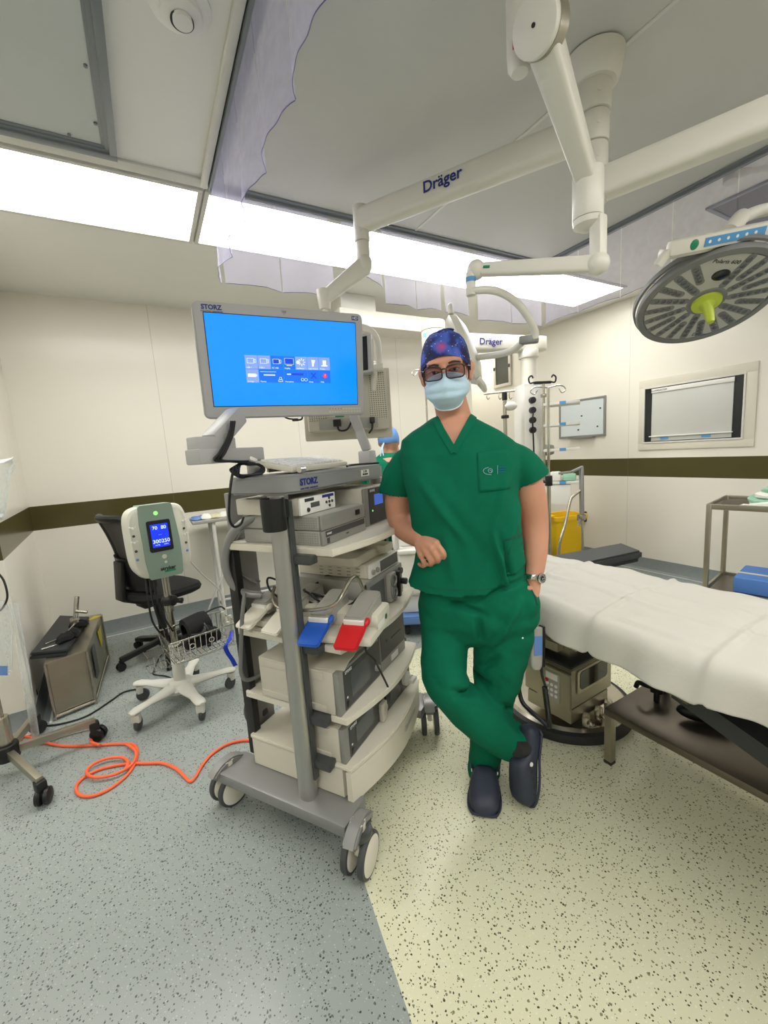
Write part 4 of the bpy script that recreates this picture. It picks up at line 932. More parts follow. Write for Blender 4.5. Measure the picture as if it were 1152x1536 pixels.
def vents(t_, xs, z0, z1, y0, y1, ny=9, nz_=5, name='vent_holes'):
    m = MB(FC)
    for i in range(ny):
        for j in range(nz_): m.box((xs, y0+(y1-y0)*i/(ny-1), z0+(z1-z0)*j/(nz_-1)), (.0016, .005, .0035))
    m.build(name, MT['face_grey'], t_)
vents(t, -.272, 1.09, 1.122, -.2, -.12)
t, f = unit('camera_control_unit', 'grey camera control box stacked on the recorder with dark strip', 'control unit', -.272, .012, yf, .135, 1.1325, 1.183, MT['case_grey'], MT['face_grey'])
m = MB(FC); m.box2((-.06, yf-.004, 1.150), (-.03, yf+.001, 1.170), bev=.003); m.build('socket', MT['black_plastic'], f); vents(t, -.272, 1.142, 1.174, -.2, -.12)
yw = -.155
t, f = unit('white_control_box', 'small white control box with keypad directly under the worktop', 'control box', -.29, -.085, yw, .14, 1.1845, 1.243, MT['case_beige'], MT['white_plastic'])
m = MB(FC); m.box2((-.235, yw-.0012, 1.205), (-.185, yw+.001, 1.222)); m.build('display', MT['panel_glass'], f)
m = MB(FC); m.box2((-.265, yw-.0012, 1.228), (-.215, yw+.001, 1.239)); m.build('name_strip', MT['face_dark'], f)
m = MB(FC); m.box2((-.165, yw-.0012, 1.230), (-.095, yw+.001, 1.240)); m.build('blue_strip', MT['blue_logo'], f)
for dx, dz in ((0, 0), (.018, 0), (-.018, 0), (0, .014), (0, -.014)):
    m = MB(FC); m.lathe((-.125+dx, yw, 1.212+dz), [(0, 0), (.0055, 0), (.005, .003), (0, .003)], (0, -1, 0), 12); m.build('button', MT['face_dark'], f)
m = MB(FC); m.lathe((-.25, yw, 1.200), [(0, 0), (.008, 0), (.007, .004), (0, .004)], (0, -1, 0), 14); m.build('knob', MT['face_dark'], f)
yi = -.20
t, f = unit('insufflator', 'tall box with black front and small blue display, right end of top shelf', 'insufflator', .052, .282, yi, .13, 1.0805, 1.236, MT['case_beige'], MT['face_grey'])
m = MB(FC); m.box2((.085, yi-.0014, 1.086), (.278, yi+.001, 1.232)); fp = m.build('black_panel', MT['black_plastic'], f)
m = MB(FC); m.box2((.13, yi-.0024, 1.160), (.205, yi-.001, 1.205)); m.build('display', MT['small_screen'], fp); text('STORZ', .014, onface(.118, 1.222, yi-.002), MT['white_logo'], fp)
m = MB(FC); m.lathe((.11, yi, 1.14), [(0, 0), (.004, 0), (.004, .003), (0, .003)], (0, -1, 0), 10); m.build('indicator', MT['led_green'], fp)
# shelf two
ys_ = -.245
t, f = unit('light_source', 'large grey light source with round sockets, right half of second shelf', 'light source', -.045, .262, ys_, .16, .7455, .882, MT['case_grey'], MT['face_grey'])
m = MB(FC); m.box2((-.03, ys_-.0014, .765), (.085, ys_+.001, .862)); m.build('display', MT['panel_glass'], f)
m = MB(FC); m.box2((.10, ys_-.02, .752), (.165, ys_+.001, .872), bev=.008); bl = m.build('socket_block', MT['case_grey'], f)
for zz in (.785, .84):
    m = MB(FC); m.lathe((.132, ys_-.02, zz), [(.008, 0), (.026, 0), (.026, .006), (.02, .007), (.018, .002), (.008, .002)], (0, -1, 0), 24); m.build('socket_ring', MT['metal_grey'], bl)
m = MB(FC); m.box2((.168, ys_-.03, .756), (.186, ys_+.001, .868), bev=.004); m.cyl((.20, ys_, .818), (.20, ys_-.05, .818), .014, seg=18, bev=.003); m.build('guide_handle', MT['black_plastic'], f)
m = MB(FC); m.lathe((.235, ys_, .852), [(0, 0), (.016, 0), (.014, .012), (0, .012)], (0, -1, 0), 18); m.build('knob', MT['face_dark'], f)
t, f = unit('electrosurgery_unit', 'cream unit with dark display on top of the light source', 'control unit', -.005, .255, ys_+.012, .12, .8835, .940, MT['cream_plastic'], MT['white_plastic'])
m = MB(FC); m.box2((.085, ys_+.0105, .890), (.245, ys_+.013, .934)); m.build('display', MT['face_dark'], f)
for xx in (.02, .055):
    m = MB(FC); m.lathe((xx, ys_+.012, .907), [(0, 0), (.011, 0), (.010, .008), (0, .01)], (0, -1, 0), 16); m.build('knob', MT['case_grey'], f)
m = MB(FC)
for i in range(5):
    for j in range(3): m.box((-.005, -.18+i*.045, .895+j*.014), (.0018, .018, .004))
m.build('vent_slots', MT['face_grey'], t)
t = ct('cream_tray', 'cream plastic tray lying on the cream unit under the top shelf', 'tray', (.1, -.1, .941))
m = MB(FC); m.prism(rrect(-.06, .20, -.20, .06, .03), .941, .949, bev=.003); m.build('tray_floor', MT['cream_plastic'], t)
m = MB(FC); P = rrect(-.06, .20, -.20, .06, .03); Q = rrect(-.046, .186, -.186, .046, .024); m.loft([[(p[0], p[1], .947) for p in P], [(p[0]-.0, p[1], .978) for p in P], [(q[0], q[1], .978) for q in Q], [(q[0], q[1], .950) for q in Q]], cap=False); m.build('tray_rim', MT['cream_plastic'], t)
m = MB(FC); m.box2((.13, -.235, .952), (.215, -.14, .99), bev=.012); m.build('grip', MT['cream_plastic'], t)
t = ct('blue_bag', 'bright blue plastic bag hanging under the top shelf, glimpsed right of the cart column', 'bag', (-.1, .12, .90))
bc = FCi @ LY(466, 846, .14)
m = MB(FC); m.ell(bc, (.055, .03, .055)); m.build('bag_body', MT['bumper_blue'], t)
m = MB(FC); m.tube([bc+V((.05, -.02, -.03)), bc+V((.075, -.03, .0)), bc+V((.06, -.02, .05)), bc+V((.0, .0, .09))], .012, n=6); m.build('neck_fold', MT['white_plastic'], t)
# foot switches lying on shelf two, pedals hanging over the left side
def footswitch(name, label, fr_, pedals, arm_m, group=None):
    t = thing(name, label, 'foot switch', tuple(fr_.translation), CR)
    m = MB(fr_); m.box((.03, 0, .018), (.22, .26, .030), bev=.012); m.box((.075, 0, .052), (.14, .26, .055), bev=.018); m.build('base_plate', MT['cream_plastic'], t)
    for yy, pm in pedals:
        fp = fr_ @ T(-.005, yy, .082) @ M.Rotation(-.16, 4, 'Y')
        m = MB(fp); m.prism([(.12, -.040), (.14, -.030), (.14, .030), (.12, .040), (-.045, .038), (-.052, .030), (-.052, -.030), (-.045, -.038)], -.030, .022, bev=.006); ar = m.build('pedal_arm', arm_m, t)
        m = MB(fp); m.box((-.053, 0, .002), (.012, .074, .022), bev=.004); m.build('arm_tip', MT['white_plastic'], ar)
        fq = fr_ @ T(-.055, yy, .068) @ M.Rotation(.42, 4, 'Y').inverted()
        m = MB(fq); m.prism([(.02, -.042), (.02, .042), (-.02, .044), (-.095, .040), (-.103, .032), (-.103, -.032), (-.095, -.040), (-.02, -.044)], -.007, .005, bev=.003)
        m.push(T(.012, -.042, .004)); m.ell((0, 0, 0), (.018, .010, .012)); m.pop(); m.build('pedal', pm, t)
    return t
fb = FC @ T(-.215, -.235, .7455) @ rotz(.16)
t = footswitch('foot_switch', 'double foot switch with one blue and one red pedal on the second shelf', fb, ((.066, MT['blue_pedal']), (-.066, MT['red_pedal'])), MT['case_grey'])
m = MB(fb); m.lathe((.085, -.1305, .045), [(0, 0), (.010, 0), (.010, .001), (0, .001)], (0, -1, 0), 16); m.build('green_sticker', MT['green_dot'], t)
m = MB(fb); m.box((.03, -.131, .04), (.07, .001, .022)); m.build('type_label', MT['paper_white'], t)
m = MB(); m.tube([LX(412, 880, -.24), LX(409, 893, -.27), LX(414, 908, -.30), LX(430, 914, -.31), LX(470, 915, -.31), LX(500, 908, -.29), LX(515, 888, -.24), LX(527, 868, -.20), LX(536, 866, -.17), LX(545, 884, -.13)], .0062, seg=10, n=6); m.build('carry_bow', MT['steel'], t)
fa = FC @ T(-.195, .045, .7455) @ rotz(-.05)
t = footswitch('foot_switch', 'all-cream double foot switch left on the second shelf behind the column', fa, ((.078, MT['cream_plastic']), (-.055, MT['cream_plastic'])), MT['case_grey'])
t = ct('black_cable_coil', 'loops of black cable lying behind the foot switches on the second shelf', 'cables', (-.12, -.05, .7455))
m = MB(FC)
for k in range(6):
    c = V((-.09+.006*k, -.05+.008*k, .845-.008*k)); a, b_ = .075+.006*(k % 3), .055+.004*k
    m.tube([c+V((a*math.cos(u), b_*math.sin(u), .03*math.sin(u+k)+.02*math.cos(2*u))) for u in [2*PI*i/10 for i in range(10)]], .0042, n=4, closed=True)
m.tube([(-.03, -.14, .83), (-.02, -.20, .86), (-.06, -.24, .87), (-.12, -.22, .83), (-.15, -.17, .81)], .004, n=6); m.tube([(-.24, .0, .85), (-.26, .05, .9), (-.22, .09, .93), (-.18, .05, .9)], .004, n=6); m.build('cable', MT['black_cable'], t)
# shelf three
yp = -.252
def pump(label, z0, z1, x0, x1, grp):
    t, f = unit('irrigation_pump', label, 'pump', x0, x1, yp, .11 if grp == 'a' else -.03, z0, z1, MT['case_beige'], MT['face_grey'], ft=.022)
    m = MB(FC); m.box2((x0+.03, yp-.0016, z0+.008), (x1-.006, yp+.001, z1-.008)); fp = m.build('dark_panel', MT['face_dark'], f)
    m = MB(FC); m.box2((x0+.075, yp-.0026, z0+.035), (x0+.205, yp-.001, z1-.025)); m.build('display', MT['panel_glass'], fp); text('STORZ', .014, onface(x0+.062, z1-.018, yp-.0022), MT['white_logo'], fp)
    m = MB(FC); m.box2((x0+.038, yp-.003, z0+.014), (x0+.052, yp-.001, z0+.036), bev=.001); m.build('switch', MT['black_plastic'], fp)
    m = MB(FC); m.lathe((x0+.045, yp-.001, z0+.05), [(0, 0), (.004, 0), (.004, .002), (0, .002)], (0, -1, 0), 10); m.build('indicator', MT['white_logo'], fp)
    m = MB(FC); m.box2((x0-.003, yp+.06, z0+.004), (x0+.002, .105 if grp == 'a' else -.035, z0+.03), bev=.002); m.box2((x0-.003, yp+.06, z1-.034), (x0+.002, .105 if grp == 'a' else -.035, z1-.006), bev=.002); m.build('side_ledge', MT['case_beige'], t)
    m = MB(FC); m.lathe((x1-.03, yp-.001, z0+.05), [(0, 0), (.014, 0), (.012, .014), (0, .015)], (0, -1, 0), 18); m.build('tube_port', MT['case_grey'], fp)
    return t, f
pump('beige pump with dark display, left half of third shelf under the foot switches', .4855, .645, -.300, -.012, 'a')
t, f = unit('suction_unit', 'beige unit with plain dark front, right half of third shelf', 'control unit', .002, .232, yp, .10, .4855, .664, MT['case_grey'], MT['face_grey'])
m = MB(FC); m.box2((.006, yp-.0016, .535), (.228, yp+.001, .658)); fp = m.build('dark_panel', MT['face_dark'], f)
m = MB(FC); m.box2((.10, yp-.003, .594), (.19, yp-.001, .599)); m.box2((.05, yp-.003, .60), (.062, yp-.001, .607)); m.build('slot', MT['black_plastic'], fp)
m = MB(FC); m.box2((.09, yp-.002, .496), (.155, yp-.0, .522)); m.build('label_plate', MT['white_plastic'], f)
t = ct('power_lead', 'black lead hanging from the suction unit front down to the shelf below', 'cable', (.02, -.3, .486))
m = MB(); m.tube([LY(548, 965, -.255), LY(550, 978, -.27), LY(562, 990, -.28), LY(569, 1004, -.30), LY(577, 1020, -.315), LY(582, 1032, -.315), LY(579, 1040, -.31)], .004, n=6); m.build('lead', MT['black_cable'], t)
m = MB(FC @ T(-.215, -.20, .6465) @ rotz(.2)); m.loft([[(x, y, .003+.016*math.sin(PI*(x+.06)/.12)**2*(1 if abs(x) < .06 else 0)+.002*k) for k in (0, 1) for x in ()] for y in ()] or [[(-.07, -.05, .0), (-.02, -.05, .010), (.03, -.05, .004), (.075, -.05, .022), (.075, -.05, .025), (.03, -.05, .007), (-.02, -.05, .013), (-.07, -.05, .003)], [(-.07, .06, .0), (-.02, .06, .010), (.03, .06, .004), (.075, .06, .022), (.075, .06, .025), (.03, .06, .007), (-.02, .06, .013), (-.07, .06, .003)]]); o = m.build('paper_pouch', MT['case_beige']); tag(o, 'curled beige paper pouch lying on the left pump', 'pouch')
# on the drawer unit
t, f = pump('lowest beige pump with dark display standing on the drawer unit', .3005, .432, -.296, -.005, 'b')
m = MB(FC @ T(-.03, yp-.012, .345)); m.box((.0, 0, 0), (.04, .02, .075), bev=.005); m.lathe((0, -.01, .015), [(.006, 0), (.016, 0), (.016, .004), (.006, .004)], (0, -1, 0), 20); m.build('roller_block', MT['case_beige'], f)
t, f = unit('shaver_console', 'dark fronted console with white round knob, right on the drawer unit', 'control unit', .022, .262, yp, .10, .3005, .398, MT['case_grey'], MT['face_dark'])
m = MB(FC); m.box2((.055, yp-.002, .318), (.145, yp+.001, .388)); m.build('display', MT['panel_glass'], f)
m = MB(FC); m.lathe((.205, yp, .355), [(0, 0), (.032, 0), (.032, .014), (.02, .016), (.02, .034), (0, .036)], (0, -1, 0), 24); m.box((.205, yp-.04, .355), (.05, .022, .018), bev=.005); m.build('pump_knob', MT['white_plastic'], f)
# ================================================================ left side
def stag(o, l, c, g=None): return tag(o, l, c, g)
# ---- pump monitor on a five-legged stand
VX, VY = 0.0, 2.58
t = thing('pump_monitor_stand', 'mint and white monitor with blue display on a white five-legged rolling stand', 'monitor stand', (VX, VY, 0))
m = MB()
m.lathe((VX, VY, .085), [(0, 0), (.075, 0), (.085, .02), (.06, .055), (.03, .065), (0, .065)], (0, 0, 1), 30)
b_ = m.build('base_hub', MT['base_white'], t)
for i in range(5):
    an = R(214+72*i); d = V((math.cos(an), math.sin(an), 0)); s_ = V((-d.y, d.x, 0)); o = V((VX, VY, 0)); rings = []
    for q, w, z0, z1 in ((.03, .045, .085, .145), (.10, .040, .09, .135), (.2, .026, .10, .128), (.27, .030, .10, .128), (.295, .026, .098, .122), (.305, .012, .10, .118)):
        c = o+d*q; rings.append([c+s_*w*math.cos(a)+V((0, 0, (z0+z1)/2+(z1-z0)/2*math.sin(a))) for a in [2*PI*k/16 for k in range(16)]])
    m = MB(); m.loft(rings); lg = m.build('leg', MT['base_white'], t)
    c = o+d*.275; ax_ = (s_*.8+d*.6*(1 if i % 2 else -1)).normalized()
    m = MB(); f = V((-ax_.y, ax_.x, 0)); m.push(frame(c+V((0, 0, .052)), f, z=ax_)); m.box((0, .022, 0), (.035, .05, .046), bev=.012); m.pop(); m.build('castor_fork', MT['base_white'], lg)
    m = MB()
    m.lathe(c+f*.012+V((0, 0, .036))-ax_*.012, [(0, 0), (.026, 0), (.034, .002), (.036, .008), (.036, .016), (.034, .022), (.026, .024), (0, .024)], ax_, 24); m.build('castor_wheel', MT['tyre_grey'], lg)
m = MB(); m.cyl((VX, VY, .13), (VX, VY, .36), .033, seg=24); m.build('lower_pole', MT['base_white'], t)
m = MB(); m.cyl((VX, VY, .36), (VX, VY, .86), .018, seg=20); m.cyl((VX, VY, .60), (VX, VY, .56), .024, seg=20); m.build('upper_pole', MT['steel'], t)
m = MB(); m.cyl((VX+.03, VY-.03, .625), (VX-.02, VY+.02, .625), .03, seg=16, bev=.006); m.tube([(VX+.02, VY-.02, .625), (VX+.07, VY-.05, .625)], .014); m.build('height_knob', MT['black_plastic'], t)
fn = V((.22, -1, .04)).normalized(); fv = frame((VX+.0, VY-.06, .985), V((-fn.y, fn.x, 0)), z=fn)
def bulge(m, outline, z0, z1, kb=.06, inset=.0, taper=.9):
    rings = []
    for z, s in ((z0, taper), (z0+.02, .985), (z1-.03, 1.0), (z1-.008, .97), (z1, .9)):
        rings.append([(x*s, y*s, z-kb*(x*s/.16)**2*.4) for x, y in outline])
    m.loft(rings)
OUT = []
for a in [2*PI*i/44 for i in range(44)]:
    ca, sa = math.cos(a), math.sin(a); OUT.append((.150*math.copysign(abs(ca)**.42, ca)*(1+.03*sa), .195*math.copysign(abs(sa)**.46, sa)))
m = MB(fv); bulge(m, OUT, -.10, .05); m.build('case', MT['vital_white'], t)
def cb(x): return -.024*(x/.16)**2   # front curvature
def strip(m, xs0, xs1, ys, lift):
    rings = []
    for y, xa, xb in ys:
        rings.append([(xa+(xb-xa)*i/10, y, .050+lift+cb(xa+(xb-xa)*i/10)) for i in range(11)])
    m.loft(rings, cap=False, closed=False)
m = MB(fv); ysr = [(-.198, -.075, .075), (-.185, -.083, .083), (-.1, -.088, .090), (0, -.088, .09), (.1, -.092, .082), (.185, -.088, .074), (.197, -.08, .068)]
rg = [[(xa+(xb-xa)*i/10, y, .056+cb(xa+(xb-xa)*i/10)) for i in range(11)]+[(xa+(xb-xa)*(10-i)/10, y, -.08) for i in range(11)] for y, xa, xb in ysr]
m.loft(rg); pn = m.build('centre_panel', MT['mint_case'], t)
m = MB(fv); m.prism(rrect(-.062, .052, -.055, .112, .01), .05, .0585, bev=.002); sb = m.build('display_bezel', MT['black_plastic'], pn)
m = MB(fv); m.prism(rrect(-.047, .037, -.030, .092, .002), .0585, .0592); m.build('display', MT['lcd_blue'], t)
for s_, x, y, h in (('70', -.026, .072, .026), ('80', .016, .072, .026), ('300', -.024, .0, .028), ('250', .018, .0, .028), ('- -', -.005, .036, .014), ('mmHg', -.024, -.018, .008), ('ml/min', .018, -.018, .008)):
    text(s_, h, fv @ T(x, y, .0596), MT['lcd_text'], sb, ext=.0002)
m = MB(fv); m.lathe((-.01, .150, .055), [(0, 0), (.011, 0), (.010, .003), (0, .004)], (0, 0, 1), 20); m.build('indicator_light', MT['led_green'], pn)
for x, y, r in ((.0, -.085, .013), (.003, -.115, .008)):
    m = MB(fv); m.lathe((x, y, .054), [(0, 0), (r, 0), (r*.8, .004), (0, .002)], (0, 0, 1), 20); m.build('key', MT['vital_white'], pn)
text('stryker', .026, fv @ T(.01, -.150, .057), MT['black_plastic'], pn, bold=.0006)
m = MB(fv); m.box((.018, -.166, .0555), (.055, .010, .002)); m.build('green_bar', MT['green_tape'], pn)
for sx_ in (-1, 1):
    for j, yy in enumerate((.085, .045, .01, -.035, -.08)):
        x = sx_*.122; m = MB(fv); m.lathe((x, yy, .050+cb(x)-.002), [(0, 0), (.0075, 0), (.006, .006), (0, .007)], (0, 0, 1), 12)
        if j in (0, 2): 
            for a in (-1, 1): m.lathe((x+a*.012, yy+.006, .050+cb(x)-.002), [(0, 0), (.005, 0), (.004, .004), (0, .004)], (0, 0, 1), 10)
        m.build('control_key', MT['face_dark'] if j in (1, 3) else MT['white_plastic'] if j != 4 else MT['bumper_blue'], t)
m = MB()
for k in range(3): m.tube([(VX-.09+.02*k, VY-.03, .80), (VX-.095+.02*k, VY-.06, .68), (VX-.09+.03*k, VY-.07, .55), (VX-.06+.03*k, VY-.06, .46)], .005, n=5)
m.build('monitor_cable', MT['black_cable'], t)
m = MB(); m.tube([(VX+.14, VY-.04, .83), (VX+.2, VY+.05, .72), (VX+.29, VY+.1, .58), (VX+.30, VY+.05, .45)], .004, n=6); m.build('white_tube', MT['light_cable'], t)
# wire basket on the stand
B0, B1 = (VX-.08, VY-.27), (VX+.27, VY-.02)
def ringpts(z, e): x0, y0, x1, y1 = B0[0]+e, B0[1]+e, B1[0]-e, B1[1]-e; return [(x0, y0, z), (x1, y0, z), (x1, y1, z), (x0, y1, z)]
m = MB(T(VX, VY, 0) @ rotz(.22) @ T(-VX, -VY, 0)); BM = m.m.copy()
for z, e, r in ((.475, 0, .0042), (.355, .02, .0035)): m.tube(ringpts(z, e), r, closed=True)
for i in range(13):
    a = i/12; x = B0[0]+(B1[0]-B0[0])*a
    m.tube([(x, B0[1], .475), (x*.94+.006, B0[1]+.02, .355), (x*.94+.006, B1[1]-.02, .355), (x, B1[1], .475)], .0022, seg=6)
for i in range(7):
    a = i/6; y = B0[1]+(B1[1]-B0[1])*a
    m.tube([(B0[0], y, .475), (B0[0]+.02, y, .355), (B1[0]-.02, y, .355), (B1[0], y, .475)], .0022, seg=6)
for k in (0.10, .2): m.tube([(B0[0]+k+.013*math.cos(u), B0[1]-.004, .43+.013*math.sin(u)) for u in [2*PI*i/14 for i in range(14)]], .003, closed=True, seg=6)
m.build('wire_basket', MT['chrome'], t)
m = MB(BM); x0, y0 = B0[0]-.10, B0[1]+.05
for z in (.42, .34): m.tube([(x0, y0, z), (x0+.10, y0, z), (x0+.10, y0+.10, z), (x0, y0+.10, z)], .003, closed=True)
for i in range(5): m.tube([(x0+.025*i, y0, .42), (x0+.025*i, y0, .34), (x0+.025*i, y0+.10, .34)], .002, seg=6)
m.build('side_basket', MT['chrome'], t)
t = thing('pressure_cuff', 'rolled black cuff with black hoses lying in the wire basket', 'pressure cuff', tuple(BM @ V((VX+.10, VY-.13, .36))))
m = MB(BM); m.lathe((VX+.03, VY-.12, .455), [(.045, 0), (.075, .004), (.078, .10), (.072, .13), (.045, .132), (.04, .06)], (1, .1, .1), 28); m.box((VX+.11, VY-.13, .40), (.20, .12, .07), bev=.03); m.build('cuff_roll', MT['black_fabric'], t)
m = MB(BM)
for k in range(5): m.tube([(VX-.04+.02*k, VY-.2, .42+.01*k), (VX+.04+.02*k, VY-.23, .46), (VX+.12, VY-.22+.01*k, .45+.012*k), (VX+.18, VY-.17, .43), (VX+.12, VY-.1, .45)], .006, n=6)
m.tube([(VX+.1, VY-.1, .5), (VX+.18, VY-.1, .53), (VX+.26, VY-.06, .52), (VX+.29, VY-.04, .49)], .005, n=6); m.build('hose', MT['black_cable'], t)
t = thing('blue_strap', 'blue fabric strap hanging out of the wire basket', 'strap', tuple(BM @ V((VX+.2, VY-.25, .25))))
m = MB(BM); P = [V((VX+.26, VY-.2, .41)), V((VX+.22, VY-.262, .385)), V((VX+.185, VY-.285, .37)), V((VX+.19, VY-.288, .33)), V((VX+.21, VY-.29, .28)), V((VX+.225, VY-.285, .235))]
rg = []
for p in smooth_pts(P, 5): rg.append([p+V((-.012, 0, 0)), p+V((.012, .0, 0)), p+V((.012, .003, 0)), p+V((-.012, .003, 0))])
m.loft(rg); m.build('strap_band', MT['blue_strap'], t)
for k, (dx, dz) in enumerate(((.0, .0), (.022, -.015), (-.012, -.03))):
    m = MB(BM @ T(B1[0]-.02+dx, B1[1]-.09-.05*k, .47+dz) @ M.Rotation(.5*k, 4, 'Z')); m.tube([(0, 0, .03), (.008, 0, .01), (.012, 0, -.03), (.004, 0, -.07), (-.008, 0, -.03), (0, 0, .03)], .006, n=4); m.box((0, 0, .02), (.02, .016, .03), bev=.005)
    o = m.build('plastic_clip', MT['vital_white']); tag(o, 'cream plastic clip hooked on the right rim of the wire basket', 'clip', 'clips on the wire basket')
# ---- office chair
CX_, CY_ = -.06, 3.36; face = R(24)
t = thing('office_chair', 'black mesh-back swivel office chair behind the rolling monitor stand', 'chair', (CX_, CY_, 0), face)
fc = T(CX_, CY_, 0) @ rotz(face)
for i in range(5):
    an = R(72*i+200)-face; d = V((math.cos(an), math.sin(an), 0)); m = MB(fc); m.bar(d*.03+V((0, 0, .115)), d*.30+V((0, 0, .075)), .05, .035, bev=.01); lg = m.build('leg', MT['black_plastic'], t)
    m = MB(fc)
    for k in (-1, 1): s_ = V((-d.y, d.x, 0)); m.lathe(d*.30+s_*(.006*k)+V((0, 0, .03)), [(0, 0), (.026, 0), (.03, .006), (.026, .016), (0, .018)], s_*k, 18)
    m.cyl(d*.30+V((0, 0, .035)), d*.30+V((0, 0, .075)), .01); m.build('castor', MT['black_plastic'], lg)
m = MB(fc); m.cyl((0, 0, .08), (0, 0, .42), .028, seg=18); m.cyl((0, 0, .08), (0, 0, .14), .045, seg=18); m.build('gas_column', MT['black_plastic'], t)
m = MB(fc); m.box((-.03, 0, .425), (.2, .16, .05), bev=.015); m.tube([(0, -.08, .43), (.04, -.2, .42), (.05, -.24, .42)], .008); m.build('tilt_mechanism', MT['black_plastic'], t)
rg = []
for q, hx, hy, zz in ((0, .20, .21, .455), (.01, .235, .235, .47), (.5, .245, .245, .495), (.9, .235, .235, .52), (1, .2, .2, .53)):
    rg.append([(.02+hx*math.copysign(abs(math.cos(a))**.55, math.cos(a)), hy*math.copysign(abs(math.sin(a))**.55, math.sin(a)), zz+.012*math.cos(a)**2*(-1 if math.cos(a) > 0 else 1)) for a in [2*PI*k/36 for k in range(36)]])
m = MB(fc); m.loft(rg); m.build('seat', MT['black_fabric'], t)
def bk(u, v):   # u -1..1 across, v 0..1 up
    w = .205+.015*math.sin(PI*v); return V((-.165-.10*v+.05*u*u+.03*math.sin(PI*v), u*w, .57+.49*v))
fr_ = []
for u, v in [(-1, 0), (-1, .25), (-1, .5), (-1, .75), (-.96, .97), (-.5, 1), (0, 1.0), (.5, 1), (.96, .97), (1, .75), (1, .5), (1, .25), (1, 0), (.5, -.02), (0, -.03), (-.5, -.02)]: fr_.append(bk(u, v))
m = MB(fc); m.tube(fr_, .027, seg=10, n=4, closed=True); m.build('back_frame', MT['black_plastic'], t)
m = MB(fc); m.loft([[bk(-.97+1.94*i/16, v/12) for i in range(17)]+[bk(-.97+1.94*(16-i)/16, v/12)+V((-.004, 0, 0)) for i in range(17)] for v in range(13)]); m.build('back_mesh', MT['mesh_grey'], t)
m = MB(fc); m.loft([[bk(-.98+1.96*i/12, v)+V((-.012, 0, 0)) for i in range(13)]+[bk(-.98+1.96*(12-i)/12, v)+V((-.035, 0, 0)) for i in range(13)] for v in (.02, .06, .38, .42)]); m.build('lumbar_support', MT['black_plastic'], t)
m = MB(fc); m.bar((-.10, 0, .43), (-.24, 0, .50), .08, .03, bev=.01); m.bar((-.24, 0, .49), (-.215, 0, .76), .12, .03, bev=.01); m.build('back_bracket', MT['black_plastic'], t)
m = MB(fc); q = bk(-1.02, .28); m.ell(q+V((-.03, .0, 0)), (.022, .018, .035)); m.build('adjuster_disc', MT['metal_grey'], t)
# ---- trolley by the back wall with wrappers
YT = 3.66; pL, pR = YP(289, 788, YT), YP(345, 779, YT); zt_ = pL.z
t = thing('instrument_table', 'narrow grey table with tube legs by the back wall behind the cart', 'table', (pL.x+.35, 3.8, 0))
x0, x1 = pL.x, pL.x+.75
m = MB(); m.box2((x0, YT, zt_), (x1, 3.98, zt_+.025), bev=.006); m.build('table_top', MT['case_grey'], t)
for x, y in ((x0+.16, YT+.03), (x1-.03, YT+.03), (x0+.16, 3.95), (x1-.03, 3.95)):
    m = MB(); m.cyl((x, y, .0), (x, y, zt_), .016, seg=14); m.build('leg', MT['trim_white'], t)
m = MB(); m.tube([(x0+.16, YT+.03, .12), (x0+.16, 3.95, .12), (x1-.03, 3.95, .12), (x1-.03, YT+.03, .12)], .012, closed=True); m.build('foot_rail', MT['trim_white'], t)
m = MB(); m.tube([(x0-.02, YT+.05, .02), (x0+.08, YT+.0, .25), (x0+.2, YT, .46)], .008); m.build('brace', MT['trim_white'], t)
for k, (x, c, lb) in enumerate(((.05, 'bumper_blue', 'blue and clear wrapper at the left end of the narrow grey table'), (.12, 'paper_white', 'crumpled white wrapper second from the left on the narrow grey table'), (.20, 'tape_cream', 'yellowish wrapper in the middle of the narrow grey table'), (.27, 'paper_white', 'white folded paper at the right of the narrow grey table'))):
    m = MB(T(x0+x, YT+.10, zt_+.028) @ rotz(.7*k)); m.loft([[(.05*math.cos(a)*s+.008*math.sin(3*a+k), .045*math.sin(a)*s+.008*math.cos(2*a+k), z+.004*math.sin(4*a+k)) for a in [2*PI*i/18 for i in range(18)]] for s, z in ((1, 0), (1.06, .008), (.8, .026), (.35, .032+.01*(k % 2)))])
    o = m.build('wrapper', MT[c]); tag(o, lb, 'wrapper')
# ---- steel box with pads and clamp
zt_ = .345
Pt = [Z(66, 996, zt_), Z(130, 975, zt_), Z(152, 920, zt_), Z(84, 932, zt_)]
t = thing('steel_step_box', 'brushed steel box with yellow sticker standing in the left corner', 'steel box', (Pt[0].x+.1, Pt[0].y+.2, 0))
def inset(P, e): c = sum((V((p.x, p.y, 0)) for p in P), V())/4; return [((p.x-c.x)*(1-e)+c.x, (p.y-c.y)*(1-e)+c.y) for p in P]
m = MB(); m.prism(inset(Pt, .04), .03, zt_-.012, bev=.004); m.build('body', MT['steel_soft'], t)
m = MB(); m.prism(inset(Pt, .0), zt_-.012, zt_, bev=.003); m.build('top_plate', MT['steel_soft'], t)
I = inset(Pt, .02); 
m = MB(); 
for a, b_ in ((0, 1), (1, 2)): m.tube([(*I[a], .02), (*I[b_], .02)], .008)
for a in range(4): m.tube([(*I[a], .0), (*I[a], zt_-.01)], .008)
m.build('corner_rail', MT['steel'], t)
f1 = V((*I[1], 0)); f2 = V((*I[2], 0)); dd_ = (f2-f1); nn_ = V((dd_.y, -dd_.x, 0)).normalized()
m = MB(frame(f1+dd_*.70+nn_*.004+V((0, 0, .24)), dd_, z=nn_)); m.prism([(-.07, .06), (.07, .06), (.04, -.04), (-.02, -.06)], 0, .002); m.build('yellow_sticker', MT['yellow_label'], t)
